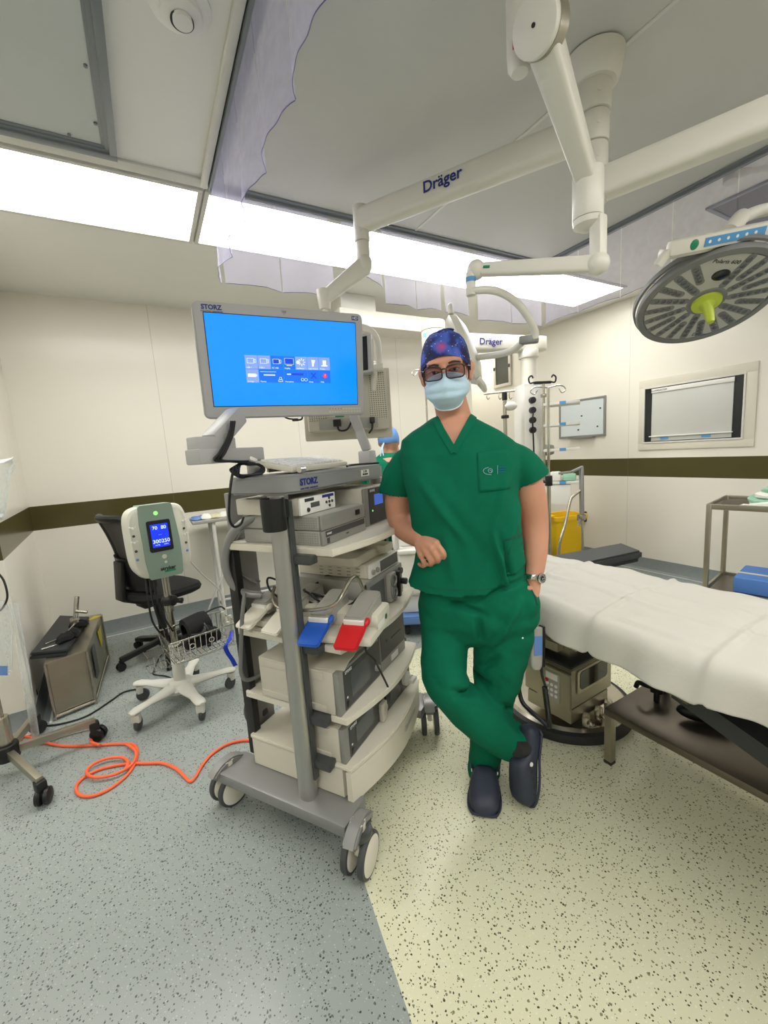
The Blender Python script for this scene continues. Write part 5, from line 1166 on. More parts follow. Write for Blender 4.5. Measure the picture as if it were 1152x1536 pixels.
m = MB(frame(f1+dd_*.25+nn_*.004+V((0, 0, .20)), dd_, z=nn_)); m.prism(rrect(-.05, .06, -.10, .09, .01), 0, .002); m.build('side_window', MT['face_dark'], t)
c = Z(140, 927, zt_); m = MB(T(c.x, c.y, zt_+.0004) @ rotz(.5)); m.prism([(-.06, -.03), (.05, -.02), (.02, .03)], 0, .001); m.build('yellow_sticker', MT['yellow_label'], t)
for k, lb in ((0, 'black flat pad lying at the bottom of the pile on the steel box'), (1, 'black flat pad lying on top of the other pad on the steel box')):
    zz = zt_+.001+k*.0175; q = [Z(45+k, 990-6*k, zz), Z(100+k, 984-6*k, zz), Z(134, 932-4*k, zz), Z(90, 930-4*k, zz)]
    m = MB(); m.prism([(p.x, p.y) for p in q], zz, zz+.016, bev=.004); o = m.build('arm_pad', MT['black_pad']); tag(o, lb, 'pad')
zp = zt_+.036
t = thing('black_straps', 'crumpled black straps lying on the pads on the steel box', 'straps', tuple(Z(105, 950, zp)))
for k, (x, y, r) in enumerate(((98, 958, .05), (112, 950, .045), (118, 938, .04))):
    c = Z(x, y, zp+.012); m = MB(T(*c) @ rotz(.9+k)); m.loft([[(r*1.3*math.cos(a)*s+.008*math.sin(3*a+k), r*.7*math.sin(a)*s, z+.005*math.sin(5*a+k*2)) for a in [2*PI*i/16 for i in range(16)]] for s, z in ((.8, -.012), (1, .0), (.8, .022), (.3, .034))]); m.build('strap_fold', MT['black_fabric'], t)
t = thing('table_clamp', 'steel clamp with upright rod lying on the steel box', 'clamp', tuple(Z(113, 940, zp)))
c = Z(113, 935, zp+.03)
m = MB(); m.cyl(c, c+V((.03, .02, .17)), .014, seg=16, bev=.003); m.build('rod', MT['chrome'], t)
m = MB(); m.box(c+V((.0, 0, .015)), (.05, .04, .05), bev=.01); m.cyl(c+V((.01, 0, .08)), c+V((.075, -.01, .06)), .010, seg=12, bev=.003); m.build('clamp_body', MT['steel'], t)
q1, q2 = Z(62, 974, zp+.006), Z(90, 965, zp+.006)
m = MB(); m.tube([q1, q2, Z(92, 958, zp+.006), Z(68, 966, zp+.006)], .005, n=5); m.tube([c, Z(100, 952, zp+.02), Z(90, 962, zp+.01)], .008, n=5); m.build('rod_loop', MT['chrome'], t)
# ---- stand at the far left
SX, SY = -.735, 2.40
t = thing('infusion_stand', 'steel five-legged rolling stand with black castors at the left edge', 'drip stand', (SX, SY, 0))
for i in range(5):
    an = R(-60+72*i); d = V((math.cos(an), math.sin(an), 0)); m = MB(); m.bar((SX+d.x*.04, SY+d.y*.04, .125), (SX+d.x*.335, SY+d.y*.335, .105), .026, .036, bev=.003); lg = m.build('leg', MT['steel_soft'], t)
    c = V((SX, SY, 0))+d*.34; s_ = V((-d.y, d.x, 0)); ax_ = (s_*.75+d*.65).normalized()
    m = MB()
    for k in (-1, 1): m.lathe(c+ax_*.005*k+V((0, 0, .035)), [(0, 0), (.030, 0), (.035, .006), (.033, .018), (.02, .024), (0, .024)], ax_*k, 24)
    m.build('castor_wheel', MT['black_plastic'], lg)
    m = MB(); m.box(c-d*.012+V((0, 0, .08)), (.045, .04, .05), rz=math.atan2(d.y, d.x), bev=.010); m.build('castor_housing', MT['black_plastic'], lg)
m = MB(); m.cyl((SX, SY, .09), (SX, SY, .165), .045, seg=24, bev=.008); m.build('hub', MT['black_plastic'], t)
m = MB(); m.cyl((SX, SY, .165), (SX, SY, .30), .030, seg=20, bev=.004); m.cyl((SX, SY, .3), (SX, SY, 1.9), .0145, seg=16); m.build('pole', MT['steel'], t)
m = MB()
for s_ in (-1, 1): m.tube([(SX, SY, 1.9), (SX+s_*.08, SY, 1.92), (SX+s_*.13, SY, 1.88), (SX+s_*.15, SY, 1.9)], .005, n=5)
m.build('hook', MT['chrome'], t)
pz_ = lambda x, y, k: K(x, y, k)
t = thing('clear_drain_tube', 'long clear plastic tube leaning beside the left stand', 'tube', tuple(Z(53, 1103, .012)))
m = MB(); m.tube([K(20, 905, 1.98), K(33, 980, 1.98), K(43, 1040, 1.97), Z(53, 1102, .02)], .017, seg=16, n=5); m.build('tube_wall', MT['clear_plastic'], t)
t = thing('fluid_bag', 'clear plastic fluid bag with blue print hanging on the left stand', 'fluid bag', tuple(K(-6, 1010, 1.72)))
m = MB(frame(K(0, 962, 1.72), _r, z=-_fw) @ M.Scale(.74, 4)); m.loft([[(w*math.cos(a), y, .028*math.sin(a)*b_) for a in [2*PI*i/20 for i in range(20)]] for y, w, b_ in ((-.19, .05, .2), (-.17, .065, .9), (0, .068, 1.), (.13, .062, .8), (.2, .05, .25), (.23, .03, .1))]); bg = m.build('bag', MT['clear_plastic'], t)
m = MB(); q = K(0, 962, 1.72)+_u*.165; m.tube([q, (q+V((SX, SY, q.z+.25)))/2+V((.01, 0, .02)), V((SX, SY, q.z+.25))], .003, n=4); m.build('hanging_cord', MT['light_cable'], t)
m = MB(frame(K(5, 1006, 1.70), _r, z=-_fw)); m.box((0, 0, 0), (.035, .04, .001)); m.build('blue_print', MT['bumper_blue'], bg)
m = MB(); m.tube([K(-4, 858, 1.72), K(6, 872, 1.72), K(11, 895, 1.72), K(4, 912, 1.72), K(-6, 920, 1.72)], .004, n=6); m.build('black_lead', MT['black_cable'], bg)
t = thing('clear_wrapping', 'crumpled clear plastic wrapping hanging at the left edge above the dark band', 'wrapping', tuple(K(2, 750, 1.72)))
m = MB(frame(K(-2, 722, 1.72), _r, z=-_fw) @ M.Scale(.74, 4)); m.loft([[(.09*math.cos(a)*s+.012*math.sin(5*a), y+.02*math.cos(3*a), .03*math.sin(a)*s) for a in [2*PI*i/24 for i in range(24)]] for y, s in ((.12, .9), (.10, 1.05), (.04, .7), (-.05, .55), (-.14, .42), (-.2, .2))]); m.build('film', MT['clear_plastic'], t)
m = MB(); q = K(-2, 722, 1.72)+_u*.08; m.tube([q, (q+V((SX, SY, q.z+.12)))/2, V((SX, SY, q.z+.12))], .004, n=4); m.build('hanging_cord', MT['light_cable'], t)
# ---- cables on the floor
def floor_pts(P, z): return [Z(x, y, z) for x, y in P]
t = thing('orange_cable', 'bright orange cable looped on the floor between left stand and cart', 'cable', tuple(Z(160, 1160, 0)))
r = .0068
P1 = [(-40, 1078), (6, 1087), (22, 1096), (27, 1110), (18, 1126), (24, 1122), (34, 1106), (48, 1106), (72, 1115), (100, 1119), (140, 1118), (176, 1116), (199, 1117), (206, 1126), (203, 1143), (190, 1163), (165, 1183), (138, 1194), (119, 1192), (114, 1180), (126, 1166), (150, 1154), (176, 1148), (200, 1145), (222, 1145), (244, 1145), (264, 1153), (278, 1166), (285, 1172), (292, 1167), (304, 1147), (318, 1131), (340, 1117), (362, 1111), (386, 1110), (405, 1104)]
m = MB(); m.tube(floor_pts(P1, r), r, seg=10, n=6); m.build('lead', MT['orange_cable'], t)
P2 = [(60, 1113), (84, 1104), (110, 1096), (134, 1091), (140, 1098), (137, 1112), (150, 1118)]
P3 = [(190, 1116), (204, 1128), (198, 1146), (176, 1160), (150, 1166), (134, 1164), (130, 1156), (140, 1146), (160, 1138), (182, 1136), (192, 1143), (188, 1154)]
m = MB(); m.tube(floor_pts(P2, r*3), r, seg=10, n=6); m.tube(floor_pts(P3, r*2.6), r, seg=10, n=6); m.build('lead_loop', MT['orange_cable'], t)
m = MB(); m.tube(floor_pts([(30, 1098), (55, 1090), (90, 1086), (130, 1074), (165, 1052), (186, 1038), (210, 1033)], .006), .005, n=6); o = m.build('floor_cable', MT['black_cable']); tag(o, 'thin black cable running along the floor from steel box to rolling stand', 'cable')
m = MB(); m.tube([Z(36, 1028, .22), Z(52, 1034, .16), Z(56, 1048, .10), Z(52, 1062, .05), Z(50, 1070, .02), Z(40, 1090, .006), Z(20, 1100, .006)], .0045, n=6); o = m.build('floor_cable', MT['black_cable']); tag(o, 'black cable hanging down the wall beside the steel box', 'cable')
m = MB(); m.tube(floor_pts([(232, 1012), (230, 1008), (240, 985), (252, 975)], .006)+[], .004, n=5); m.tube(floor_pts([(232, 1012), (252, 1015), (262, 1022), (262, 1032)], .006), .004, n=5); o = m.build('floor_cable', MT['black_cable']); tag(o, 'short black cable curling on the floor behind the rolling stand pole', 'cable')
# ================================================================ right side
def hz(x, y, base):
    q = ray(x, y); b = V((base[0], base[1])); h = V((q.x, q.y)); return H+q.z*(h.dot(b)/h.dot(h))
# ---- operating table
TC = V((1.74, 1.32, 0))
t = thing('operating_table', 'steel operating table with round base and boxy column under a white drape', 'operating table', (TC.x, TC.y, 0))
m = MB(); m.lathe((TC.x, TC.y, 0), [(0, .0), (.30, .0), (.30, .05), (.285, .062), (0, .066)], (0, 0, 1), 56); bs = m.build('base_plate', MT['steel'], t)
m = MB(); m.lathe((TC.x, TC.y, 0), [(.298, .002), (.322, .004), (.326, .02), (.322, .045), (.298, .05)], (0, 0, 1), 56); m.build('rubber_rim', MT['rubber'], bs)
zb = .067
Lc, Fc, Rc = Z(789, 1060, zb), Z(857, 1099, zb), Z(922, 1066, zb)
u1 = (Lc-Fc); u2 = (Rc-Fc); u1.z = u2.z = 0
u2 = (u2-u1*(u2.dot(u1)/u1.dot(u1))*.75)
zt = hz(855, 1006, Fc)
ff = lambda a, b, z: V((Fc.x, Fc.y, 0))+u1*a+u2*b+V((0, 0, z))
def cbox(m, a0, a1, b0, b1, z0, z1, bev=.006):
    P = [ff(a0, b0, 0), ff(a1, b0, 0), ff(a1, b1, 0), ff(a0, b1, 0)]; m.prism([(p.x, p.y) for p in P], z0, z1, bev=bev); return m
zm = zb+(zt-zb)*.36
m = MB(); cbox(m, .02, .96, .02, .98, zb+.03, zm); m.build('lower_cover', MT['steel_soft'], t)
m = MB(); cbox(m, 0, 1.0, 0, 1.04, zm, zt); cv = m.build('upper_cover', MT['steel_soft'], t)
m = MB(); cbox(m, .0, 1., .0, 1.04, zt, zt+.018, .004); m.build('rubber_gaiter', MT['rubber'], t)
m = MB(); cbox(m, .16, .8, .16, .84, zt+.018, .66); m.build('lift_column', MT['steel'], t)
m = MB(); cbox(m, .06, .9, .2, .7, zt+.06, zt+.12); cbox(m, .3, .7, .04, .9, zt+.05, zt+.1); m.build('slide_block', MT['steel_soft'], t)
n1 = V((u2.x, u2.y, 0)).normalized()*-1      # outward of the left face (b=0)
lf = frame(ff(.40, 0, (zm+zt)/2-.005)+n1*.001, -u1, z=n1); hh = zt-zm
m = MB(lf); m.prism(rrect(-.075, .105, -hh*.52, hh*.44, .02), 0, .012, bev=.004); cp = m.build('control_cover', MT['steel_soft'], cv)
m = MB(lf); m.prism(rrect(-.03, .05, -hh*.40, hh*.34, .006), .012, .014); kp = m.build('keypad', MT['case_grey'], cp)
m = MB(lf); m.box((.01, hh*.22, .0145), (.06, hh*.16, .002)); m.build('display', MT['whiteboard'], kp) if False else m.build('display', MT['white_plastic'], cp)
m = MB(lf)
for i in range(3):
    for j in range(3): m.lathe((-.012+i*.022, -.0-j*hh*.13, .014), [(0, 0), (.008, 0), (.007, .003), (0, .003)], (0, 0, 1), 12)
m.build('keys', MT['white_plastic'], cp)
m = MB(lf); m.lathe((-.016, hh*.08, .0145), [(0, 0), (.009, 0), (.008, .003), (0, .003)], (0, 0, 1), 12); m.build('stop_key', MT['red_pedal'], cp)
n2 = V((u1.x, u1.y, 0)).normalized()*-1
rf = frame(ff(0, .52, zt-hh*.36)+n2*.001, u2, z=n2); w2 = u2.length
m = MB(rf); m.prism(rrect(-w2*.40, w2*.40, -hh*.30, hh*.28, .01), 0, .006, bev=.002); wf = m.build('window_frame', MT['steel'], cv)
m = MB(rf); m.prism(rrect(-w2*.34, w2*.37, -hh*.22, hh*.23, .02), .006, .0075); m.build('dark_window', MT['glass_dark'], wf)
for a, b_ in ((-.06, .3), (-.08, .6), (-.05, .9)):
    p = ff(a, b_, .07); m = MB(); m.box(p+V((0, 0, .03)), (.05, .035, .05), rz=.5, bev=.01); m.cyl(p+V((0, 0, .02)), p+V((-.03, -.05, .05)), .010, seg=12, bev=.003); m.build('brake_lever', MT['steel'], t)
# table top, pad and side rail
fX = lambda y: 1.80+(1.465-y)*.07
nX = lambda y: 1.35-(1.17-y)*.06
m = MB(); m.prism([(nX(1.6)+.02, 1.6), (nX(.15)+.04, .15), (fX(.15)-.02, .15), (fX(1.6)-.02, 1.6)], .655, .70, bev=.006); m.build('table_top', MT['black_plastic'], t)
m = MB(); m.prism([(nX(1.6)+.02, 1.6), (nX(.15)+.04, .15), (fX(.15)-.02, .15), (fX(1.6)-.02, 1.6)], .70, .748, bev=.015); m.build('mattress', MT['black_pad'], t)
m = MB(); m.bar((nX(1.5)+.03, 1.5, .665), (nX(.3)+.05, .3, .665), .012, .03, bev=.003); m.bar((fX(1.5)-.0, 1.5, .665), (fX(.3)-.0, .3, .665), .012, .03, bev=.003); m.build('side_rail', MT['steel'], t)
m = MB(); m.loft([[(1.42, .66, .50), (1.80, .66, .50), (1.80, .66, .56), (1.42, .66, .56)], [(1.40, .05, .31), (1.80, .05, .31), (1.80, .05, .37), (1.40, .05, .37)]]); m.build('leg_plate', MT['black_pad'], t)
m = MB(); m.bar((1.41, .95, .60), (1.41, .64, .53), .016, .03, bev=.004); m.cyl((1.41, .64, .53), (1.41, .60, .52), .014, seg=12); m.build('leg_rail', MT['steel_dark'], t)
# drape
HM = [XP(797, 945, 1.275), XP(930, 1001, 1.26), XP(1019, 1040, 1.25), XP(1152, 1101, 1.23)]
FO = [XP(804, 902, 1.35), XP(941, 951, 1.34), XP(1041, 1009, 1.33), XP(1152, 1047, 1.30)]
def itp(P, y):
    P = sorted(P, key=lambda p: p.y)
    if y <= P[0].y: return P[0].z
    for a, b in zip(P, P[1:]):
        if y <= b.y: return a.z+(b.z-a.z)*(y-a.y)/(b.y-a.y)
    return P[-1].z
rows = []; NY, NX = 170, 96
for j in range(NY+1):
    y = 1.62-(1.62-(-.15))*j/NY; s = j/NY; row = []
    zc = .765-.03*max(0, (1.17-y)/.83)*.6
    xn, xf = nX(y), fX(y); xh = 1.275-.06*(1.1-y)+.006*math.sin(y*7)
    hemz = itp(HM, y)+.003*math.sin(y*19); zf = min(.80, max(.745, itp(FO, y)))
    for i in range(NX+1):
        a = i/NX
        if a < .28:      # near hang
            q = a/.28; e = q*q*(3-2*q); x = xh+(xn-xh)*(.45*q+.55*q**7); z = hemz+(zf-hemz)*min(1, q*1.04)**.95
            x += .010*math.sin(y*16+1.5)*(1-q)+.006*math.sin(y*37)*(1-q)
        elif a < .80:
            q = (a-.28)/.52; x = xn+(xf-xn)*q; z = zf+(zc+.006-zf)*min(1, q*2.2)+.012*math.sin(PI*min(1, q*1.2))
        else:
            q = (a-.80)/.20; x = xf+.05*q+.008*math.sin(y*13)*q; z = zc+.004-.16*q**1.3
        v = V((x*2.6, y*2.1, 0)); z += .012*noise.noise(V((x*5, y*3.2, 1.3)))+.004*abs(noise.noise(V((x*9+y*4, y*14-x*5, 9))))+.006*noise.noise(V((x*3+y*5, y*9-x*6, 4)))+.003*noise.noise(V((x*24, y*18, 7)))
        # unfolded crease grid
        for yc in (1.22, .86, .50, .14): z += .011*math.exp(-((y-yc)/.009)**2)-.004*math.exp(-((y-yc-.03)/.02)**2)
        for xc in (.33, .62): z += .008*math.exp(-(((x-xn)/(xf-xn)-xc)/.016)**2)
        row.append(V((x, y, max(z, .752) if .31 < a < .78 else z)))
    rows.append(row)
m = MB(); m.loft(rows, cap=False, closed=False); o = m.build('table_drape', MT['drape'], angle=0); tag(o, 'creased white drape spread over the operating table', 'drape')
md = o.modifiers.new('thick', 'SOLIDIFY'); md.thickness = .0015
# hand control hanging at the head end
t = thing('table_hand_control', 'grey hand control with coiled black cord hanging beside the table column', 'remote control', tuple(K(803, 1000, 1.55)))
kc = 1.50
kc = 1.60
hf = frame(K(804, 970, kc), _r*.97+_fw*.25, z=-_fw*.95+_r*.2)
m = MB(hf); m.loft([[(w*math.copysign(abs(math.cos(a))**.6, math.cos(a)), y, .014*math.sin(a)) for a in [2*PI*i/24 for i in range(24)]] for y, w in ((-.085, .016), (-.075, .024), (-.05, .026), (.05, .026), (.075, .026))]); m.build('control_body', MT['case_grey'], t)
m = MB(hf); m.box((.029, .0, -.004), (.012, .16, .03), bev=.005); m.build('rubber_edge', MT['black_plastic'], t)
m = MB(hf); m.prism(rrect(-.018, .018, -.03, .045, .004), .013, .0145); m.build('key_label', MT['bumper_blue'], t)
cd_ = [K(812, 1000, kc), K(813, 1012, kc), K(818, 1030, kc)]
m = MB(); m.tube(cd_, [.007, .004], n=5)
p0, p1 = K(817, 1030, kc), K(823, 1078, kc); ax_ = (p1-p0).normalized(); s1 = ax_.cross(_fw).normalized(); s2 = ax_.cross(s1)
m.tube([p0+(p1-p0)*(i/260)+(s1*math.cos(i*.62)+s2*math.sin(i*.62))*.0085 for i in range(261)], .0028, seg=6)
m.tube([p1, K(824, 1090, kc), K(812, 1080, kc+.02), K(795, 1066, kc+.05), K(783, 1052, kc+.1), K(778, 1030, kc+.12), K(778, 1010, kc+.15)], .009, seg=8, n=6); m.build('cord', MT['black_cable'], t)
# arm board
zz = .735; q = [Z(852, 850, zz), Z(963, 826, zz), Z(932, 814, zz), Z(822, 834, zz)]
t = thing('arm_board', 'black padded arm board sticking out beyond the far side of the drape', 'arm board', tuple(sum(q, V())/4))
m = MB(); m.prism([(p.x, p.y) for p in q], zz-.045, zz, bev=.010); m.build('pad', MT['black_pad'], t)
m = MB(); q2 = inset(q, .08); m.prism(q2, zz-.062, zz-.045, bev=.002); m.build('board', MT['black_plastic'], t)
m = MB(); m.bar((fX(1.4)-.02, 1.42, .67), V(((q[0].x+q[3].x)/2, (q[0].y+q[3].y)/2, .672)), .03, .016, bev=.004); m.build('bracket', MT['steel'], t)
# ---- low steel step
SX0, SX1, SY0, SY1, SZ = 1.53, 1.93, -.30, .965, .25
t = thing('steel_step', 'long low steel footstep table standing under the drape at the right', 'step stool', (1.73, .33, 0))
m = MB(); m.box2((SX0, SY0, SZ-.028), (SX1, SY1, SZ), bev=.004); m.build('top', MT['steel_dark'], t)
for x in (SX0+.018, SX1-.018):
    for y in (SY0+.018, SY1-.018):
        m = MB(); m.box2((x-.016, y-.016, .012), (x+.016, y+.016, SZ-.028), bev=.003); lg = m.build('leg', MT['steel_soft'], t)
        m = MB(); m.box2((x-.017, y-.017, 0), (x+.017, y+.017, .012), bev=.002); m.build('rubber_foot', MT['rubber'], lg)
t = thing('rail_clamp', 'black table clamp lying on the low steel step under the drape', 'clamp', (1.70, .84, SZ))
c = Z(985, 1052, SZ)
m = MB(T(c.x, c.y, SZ)); m.cyl((0, 0, .0), (.0, 0, .05), .012, seg=14, bev=.003); m.box((.02, .01, .062), (.07, .05, .05), rz=.4, bev=.012); m.ell((.05, .03, .075), (.035, .03, .03)); m.build('clamp_body', MT['black_plastic'], t)
m = MB(T(c.x, c.y, SZ)); m.tube([(-.01, .02, .06), (-.04, .03, .075), (-.05, .05, .08), (-.05, .06, .055)], .010, n=4); m.tube([(.05, .03, .08), (.12, .0, .09), (.2, -.04, .075)], .011, n=4); m.box((.10, .02, .03), (.03, .03, .06), bev=.006); m.build('handle', MT['black_plastic'], t)
m = MB(); c = Z(1060, 1066, SZ+.05); m.push(T(*c) @ rotz(-.9)); m.ell((0, 0, -.012), (.10, .035, .036)); m.pop(); o = m.build('padded_rest', MT['black_plastic']); tag(o, 'black rounded rest lying further right on the low steel step', 'rest')
# ---- steel trolley
A0 = Z(1064, 756, .90); uu = V((.985, .172, 0)); vv = V((.172, -.985, 0)); TW, TL = .46, .80
tl = lambda a, b, z: V((A0.x, A0.y, 0))+uu*a+vv*b+V((0, 0, z))
tf = frame((A0.x, A0.y, 0), uu, z=(0, 0, -1)); tf = M(((uu.x, vv.x, 0, A0.x), (uu.y, vv.y, 0, A0.y), (0, 0, 1, 0), (0, 0, 0, 1)))
zl = hz(1061, 882, A0)
t = thing('steel_trolley', 'square-legged steel trolley with two tray shelves at the right edge', 'trolley', tuple(tl(TW/2, TL/2, 0)))
for a in (0, TW):
    for b_ in (0, TL):
        m = MB(tf); m.box((a, b_, .48), (.028, .028, .84), bev=.004); lg = m.build('leg', MT['steel_soft'], t)
        m = MB(tf); m.cyl((a-.012, b_, .035), (a+.012, b_, .035), .033, seg=18, bev=.006); m.box((a, b_, .058), (.032, .03, .03), bev=.008); m.build('castor', MT['rubber'], lg)
for z in (.90, zl):
    m = MB(tf); m.box((TW/2, TL/2, z-.022), (TW-.03, TL-.03, .006)); sh = m.build('shelf', MT['steel_dark'], t)
    m = MB(tf); rframe(m, pz(z-.034, z+.002, .003), -.012, TW+.012, -.012, TL+.012, .016); m.build('shelf_rim', MT['steel_soft'], sh)
for k, (a, b_, sa, sb, z, c, lb) in enumerate(((.22, .42, .17, .24, .0, 'white_cloth', 'white folded cloth, lowest of the folded stack on the trolley'), (.24, .44, .175, .27, .022, 'green_cloth', 'pale green folded cloth second from the bottom of the trolley stack'),
        (.23, .45, .16, .25, .052, 'white_cloth', 'white folded cloth second from the top of the trolley stack'), (.24, .46, .15, .24, .082, 'green_cloth', 'pale green folded cloth on top of the stack on the trolley'))):
    m = MB(tf @ T(a, b_, .8815+z)); rg = []
    for zz, s in ((0, .94), (.004, 1), (.020, 1.02), (.030, .98), (.033, .9), (.034, .5)):
        rg.append([(sa*s*math.copysign(abs(math.cos(w))**.5, math.cos(w))*(1+.04*math.sin(3*w+k)), sb*s*math.copysign(abs(math.sin(w))**.5, math.sin(w))*(1+.03*math.cos(4*w+k)), zz+.006*math.sin(4*w+k*1.7)*(1 if zz > .01 else 0)) for w in [2*PI*i/40 for i in range(40)]])
    m.loft(rg); o = m.build('folded_cloth', MT[c]); tag(o, lb, 'cloth')
m = MB(tf @ T(.07, .25, .8815)); m.box((0, 0, .006), (.10, .22, .012), rz=.1, bev=.003); o = m.build('paper_packet', MT['paper_white']); tag(o, 'flat white paper packet on the trolley beside the folded cloths', 'packet')
t = thing('wrapped_pack', 'blue wrapped sterile pack tied with pale tape on the lower trolley shelf', 'sterile pack', tuple(tl(.22, .42, zl)))
m = MB(tf @ T(.23, .44, zl-.0185)); m.box((0, 0, .055), (.34, .62, .108), bev=.018, seg=3); m.build('blue_wrap', MT['blue_wrap'], t)
m = MB(tf @ T(.23, .44, zl-.0185)); m.box((-.05, 0, .1095), (.03, .622, .002)); m.box((0, -.06, .1105), (.342, .03, .002)); m.box((-.171, -.06, .085), (.002, .03, .05)); m.build('tape', MT['tape_cream'], t)
t = thing('dark_bin', 'dark low container standing under the steel trolley', 'container', tuple(tl(.25, .5, 0)))
m = MB(tf); m.prism(rrect(.06, .42, .16, .74, .04), 0, .26, bev=.01); m.build('container_body', MT['face_dark'], t)
m = MB(tf); m.prism(rrect(.05, .43, .15, .75, .045), .262, .285, bev=.006); m.build('container_rim', MT['metal_grey'], t)
# ---- yellow bin and black bag
a, b_ = Z(836, 854, 0), Z(876, 847, 0); du = b_-a; wv = du.length; du.normalize(); dv_ = V((-du.y, du.x, 0)); dv_ = dv_ if dv_.dot(_fw) > 0 else -dv_
zt = hz(838, 776, a); bf = M(((du.x, dv_.x, 0, a.x), (du.y, dv_.y, 0, a.y), (0, 0, 1, 0), (0, 0, 0, 1)))
t = thing('yellow_waste_bin', 'bright yellow plastic waste bin by the right wall under the whiteboard', 'bin', (a.x, a.y, 0))
m = MB(bf)
def br(e, z): return [(p[0], p[1], z) for p in rrect(-e, wv+e, -e, .26+e, .04)]
m.loft([br(-.02, 0), br(-.015, .02), br(.0, zt*.55), br(.002, zt*.56), br(.012, zt-.05), br(.035, zt-.045), br(.035, zt), br(.01, zt), br(-.02, .05)], cap=True); m.build('bin_body', MT['yellow_bin'], t)
m = MB(bf); m.box((-.06, .13, zt+.01), (.10, .24, .02), bev=.008); m.build('folded_lid', MT['yellow_bin'], t)
m = MB(bf @ T(-.22, .05, 0)); m.loft([[((.13+.02*math.sin(3*w))*s*math.cos(w), (.13+.02*math.cos(4*w))*s*math.sin(w), z+.015*math.sin(5*w)*(z > .1)) for w in [2*PI*i/28 for i in range(28)]] for z, s in ((0, .9), (.05, 1.05), (.2, 1.1), (.3, .9), (.34, .55), (.37, .25))]); o = m.build('waste_bag', MT['black_bag']); tag(o, 'black plastic waste bag on the floor left of the yellow bin', 'bag')
# ---- bent rods of a table attachment behind the drape
kr = 3.05; p = K(838, 828, kr)
t = thing('bent_rod', 'bent steel rod standing in front of the yellow bin', 'rod', (p.x, p.y, 0))
m = MB(); m.tube([V((p.x, p.y, .03)), p, K(848, 785, kr), K(855, 752, kr), K(860, 744, kr), K(870, 736, kr)], .011, seg=12, n=5); m.cyl((p.x, p.y, 0), (p.x, p.y, .03), .09, .07, seg=20); m.build('rod', MT['steel'], t)
p = K(874, 818, kr)
t = thing('rail_post', 'grey square post with clamp and slanting top bar, right of the bent rod', 'post', (p.x, p.y, 0))
m = MB(); m.tube([V((p.x, p.y, .03)), p, K(873, 780, kr)], .009, seg=10); m.cyl((p.x, p.y, 0), (p.x, p.y, .03), .09, .07, seg=20); m.build('lower_rod', MT['steel'], t)
m = MB(); m.bar(K(873, 778, kr), K(872, 702, kr), .028, .022, bev=.004); m.bar(K(874, 700, kr), K(857, 708, kr), .03, .016, bev=.004); m.bar(K(857, 708, kr), K(838, 710, kr+.05), .03, .016, bev=.004); m.build('upper_post', MT['metal_grey'], t)
m = MB(); c = K(872, 776, kr); m.box(c, (.05, .05, .05), bev=.012); m.tube([c, K(868, 788, kr-.05)], .012); m.build('clamp', MT['steel'], t)
# ---- white machine behind the man
q0 = Z(612, 955, 0); mf = frame((q0.x, q0.y, 0), V((_r.x, _r.y, 0)), z=(0, 0, 1))
t = thing('anaesthesia_machine', 'white machine with blue base bumper glimpsed between cart and man', 'medical machine', (q0.x+.2, q0.y+.2, 0), 0)
m = MB(mf); m.box2((-.03, .06, .16), (.62, .42, .62), bev=.02); m.build('drawer_unit', MT['white_plastic'], t)
m = MB(mf); m.box2((-.05, .03, .62), (.64, .44, .65), bev=.01); m.build('work_shelf', MT['white_plastic'], t)
m = MB(mf); m.box2((-.02, .16, .65), (.60, .42, 1.12), bev=.02); m.build('upper_body', MT['white_plastic'], t)
m = MB(mf); m.box2((.02, .15, .78), (.2, .165, .95), bev=.004); m.build('blue_panel', MT['blue_tape'], t)
m = MB(mf); m.box2((-.06, .02, .30), (.65, .05, .32), bev=.006); m.build('drawer_line', MT['case_grey'], t)
m = MB(mf); m.prism(rrect(-.10, .68, -.03, .46, .08), .10, .16, bev=.01); m.build('blue_base', MT['bumper_blue'], t)
for x, y in ((.0, .05), (.58, .05), (0, .40), (.58, .40)):
    m = MB(mf); m.cyl((x-.02, y, .048), (x+.02, y, .048), .046, seg=20, bev=.01); m.box((x, y, .09), (.04, .05, .03), bev=.006); m.build('castor', MT['rubber'], t)
m = MB(mf); m.tube([(-.02, .1, .82), (-.06, .0, .78), (-.05, -.05, .6), (-.06, .0, .45)], .012, n=6); m.cyl((-.04, .08, .66), (-.04, .08, 1.0), .018, seg=14); m.build('hose', MT['light_cable'], t)
# ================================================================ people
from mathutils.bvhtree import BVHTree
MS = Z(727, 1205); AZ = V((MS.x, MS.y, 0)).normalized(); ER = V((AZ.y, -AZ.x, 0)); UP = V((0, 0, 1))
def B(x, y, D): q = ray(x, y); return EYE+q*(D/(q.x*AZ.x+q.y*AZ.y))
def chain(m, pts, seg=26, flat=None, n=4):
    """closed limb through (px,py,D,r) joints"""
    P = [B(*p[:3]) for p in pts]; rr = [p[3] for p in pts]
    m.tube(P, rr, seg=seg, n=n, flat=flat)
    m.ell(P[0], rr[0]*.98, seg=14, rings=8); m.ell(P[-1], rr[-1]*.98, seg=14, rings=8)
def oval(l, r, y, D, hd, n=32, e=.75, lift=0., shift=0.):
    a, b = B(l, y, D), B(r, y, D); c = (a+b)/2; h = (b-a)/2; out = []
    for i in range(n):
        w = 2*PI*i/n; cx = math.copysign(abs(math.cos(w))**e, math.cos(w)); cy = math.copysign(abs(math.sin(w))**e, math.sin(w))
        out.append(c+h*cx+AZ*(cy*hd+shift)+UP*lift*abs(cx)**3)
    return out
man = thing('person', 'man in green scrubs, starry blue cap, glasses and mask, leaning on the cart', 'person', (MS.x, MS.y, 0))
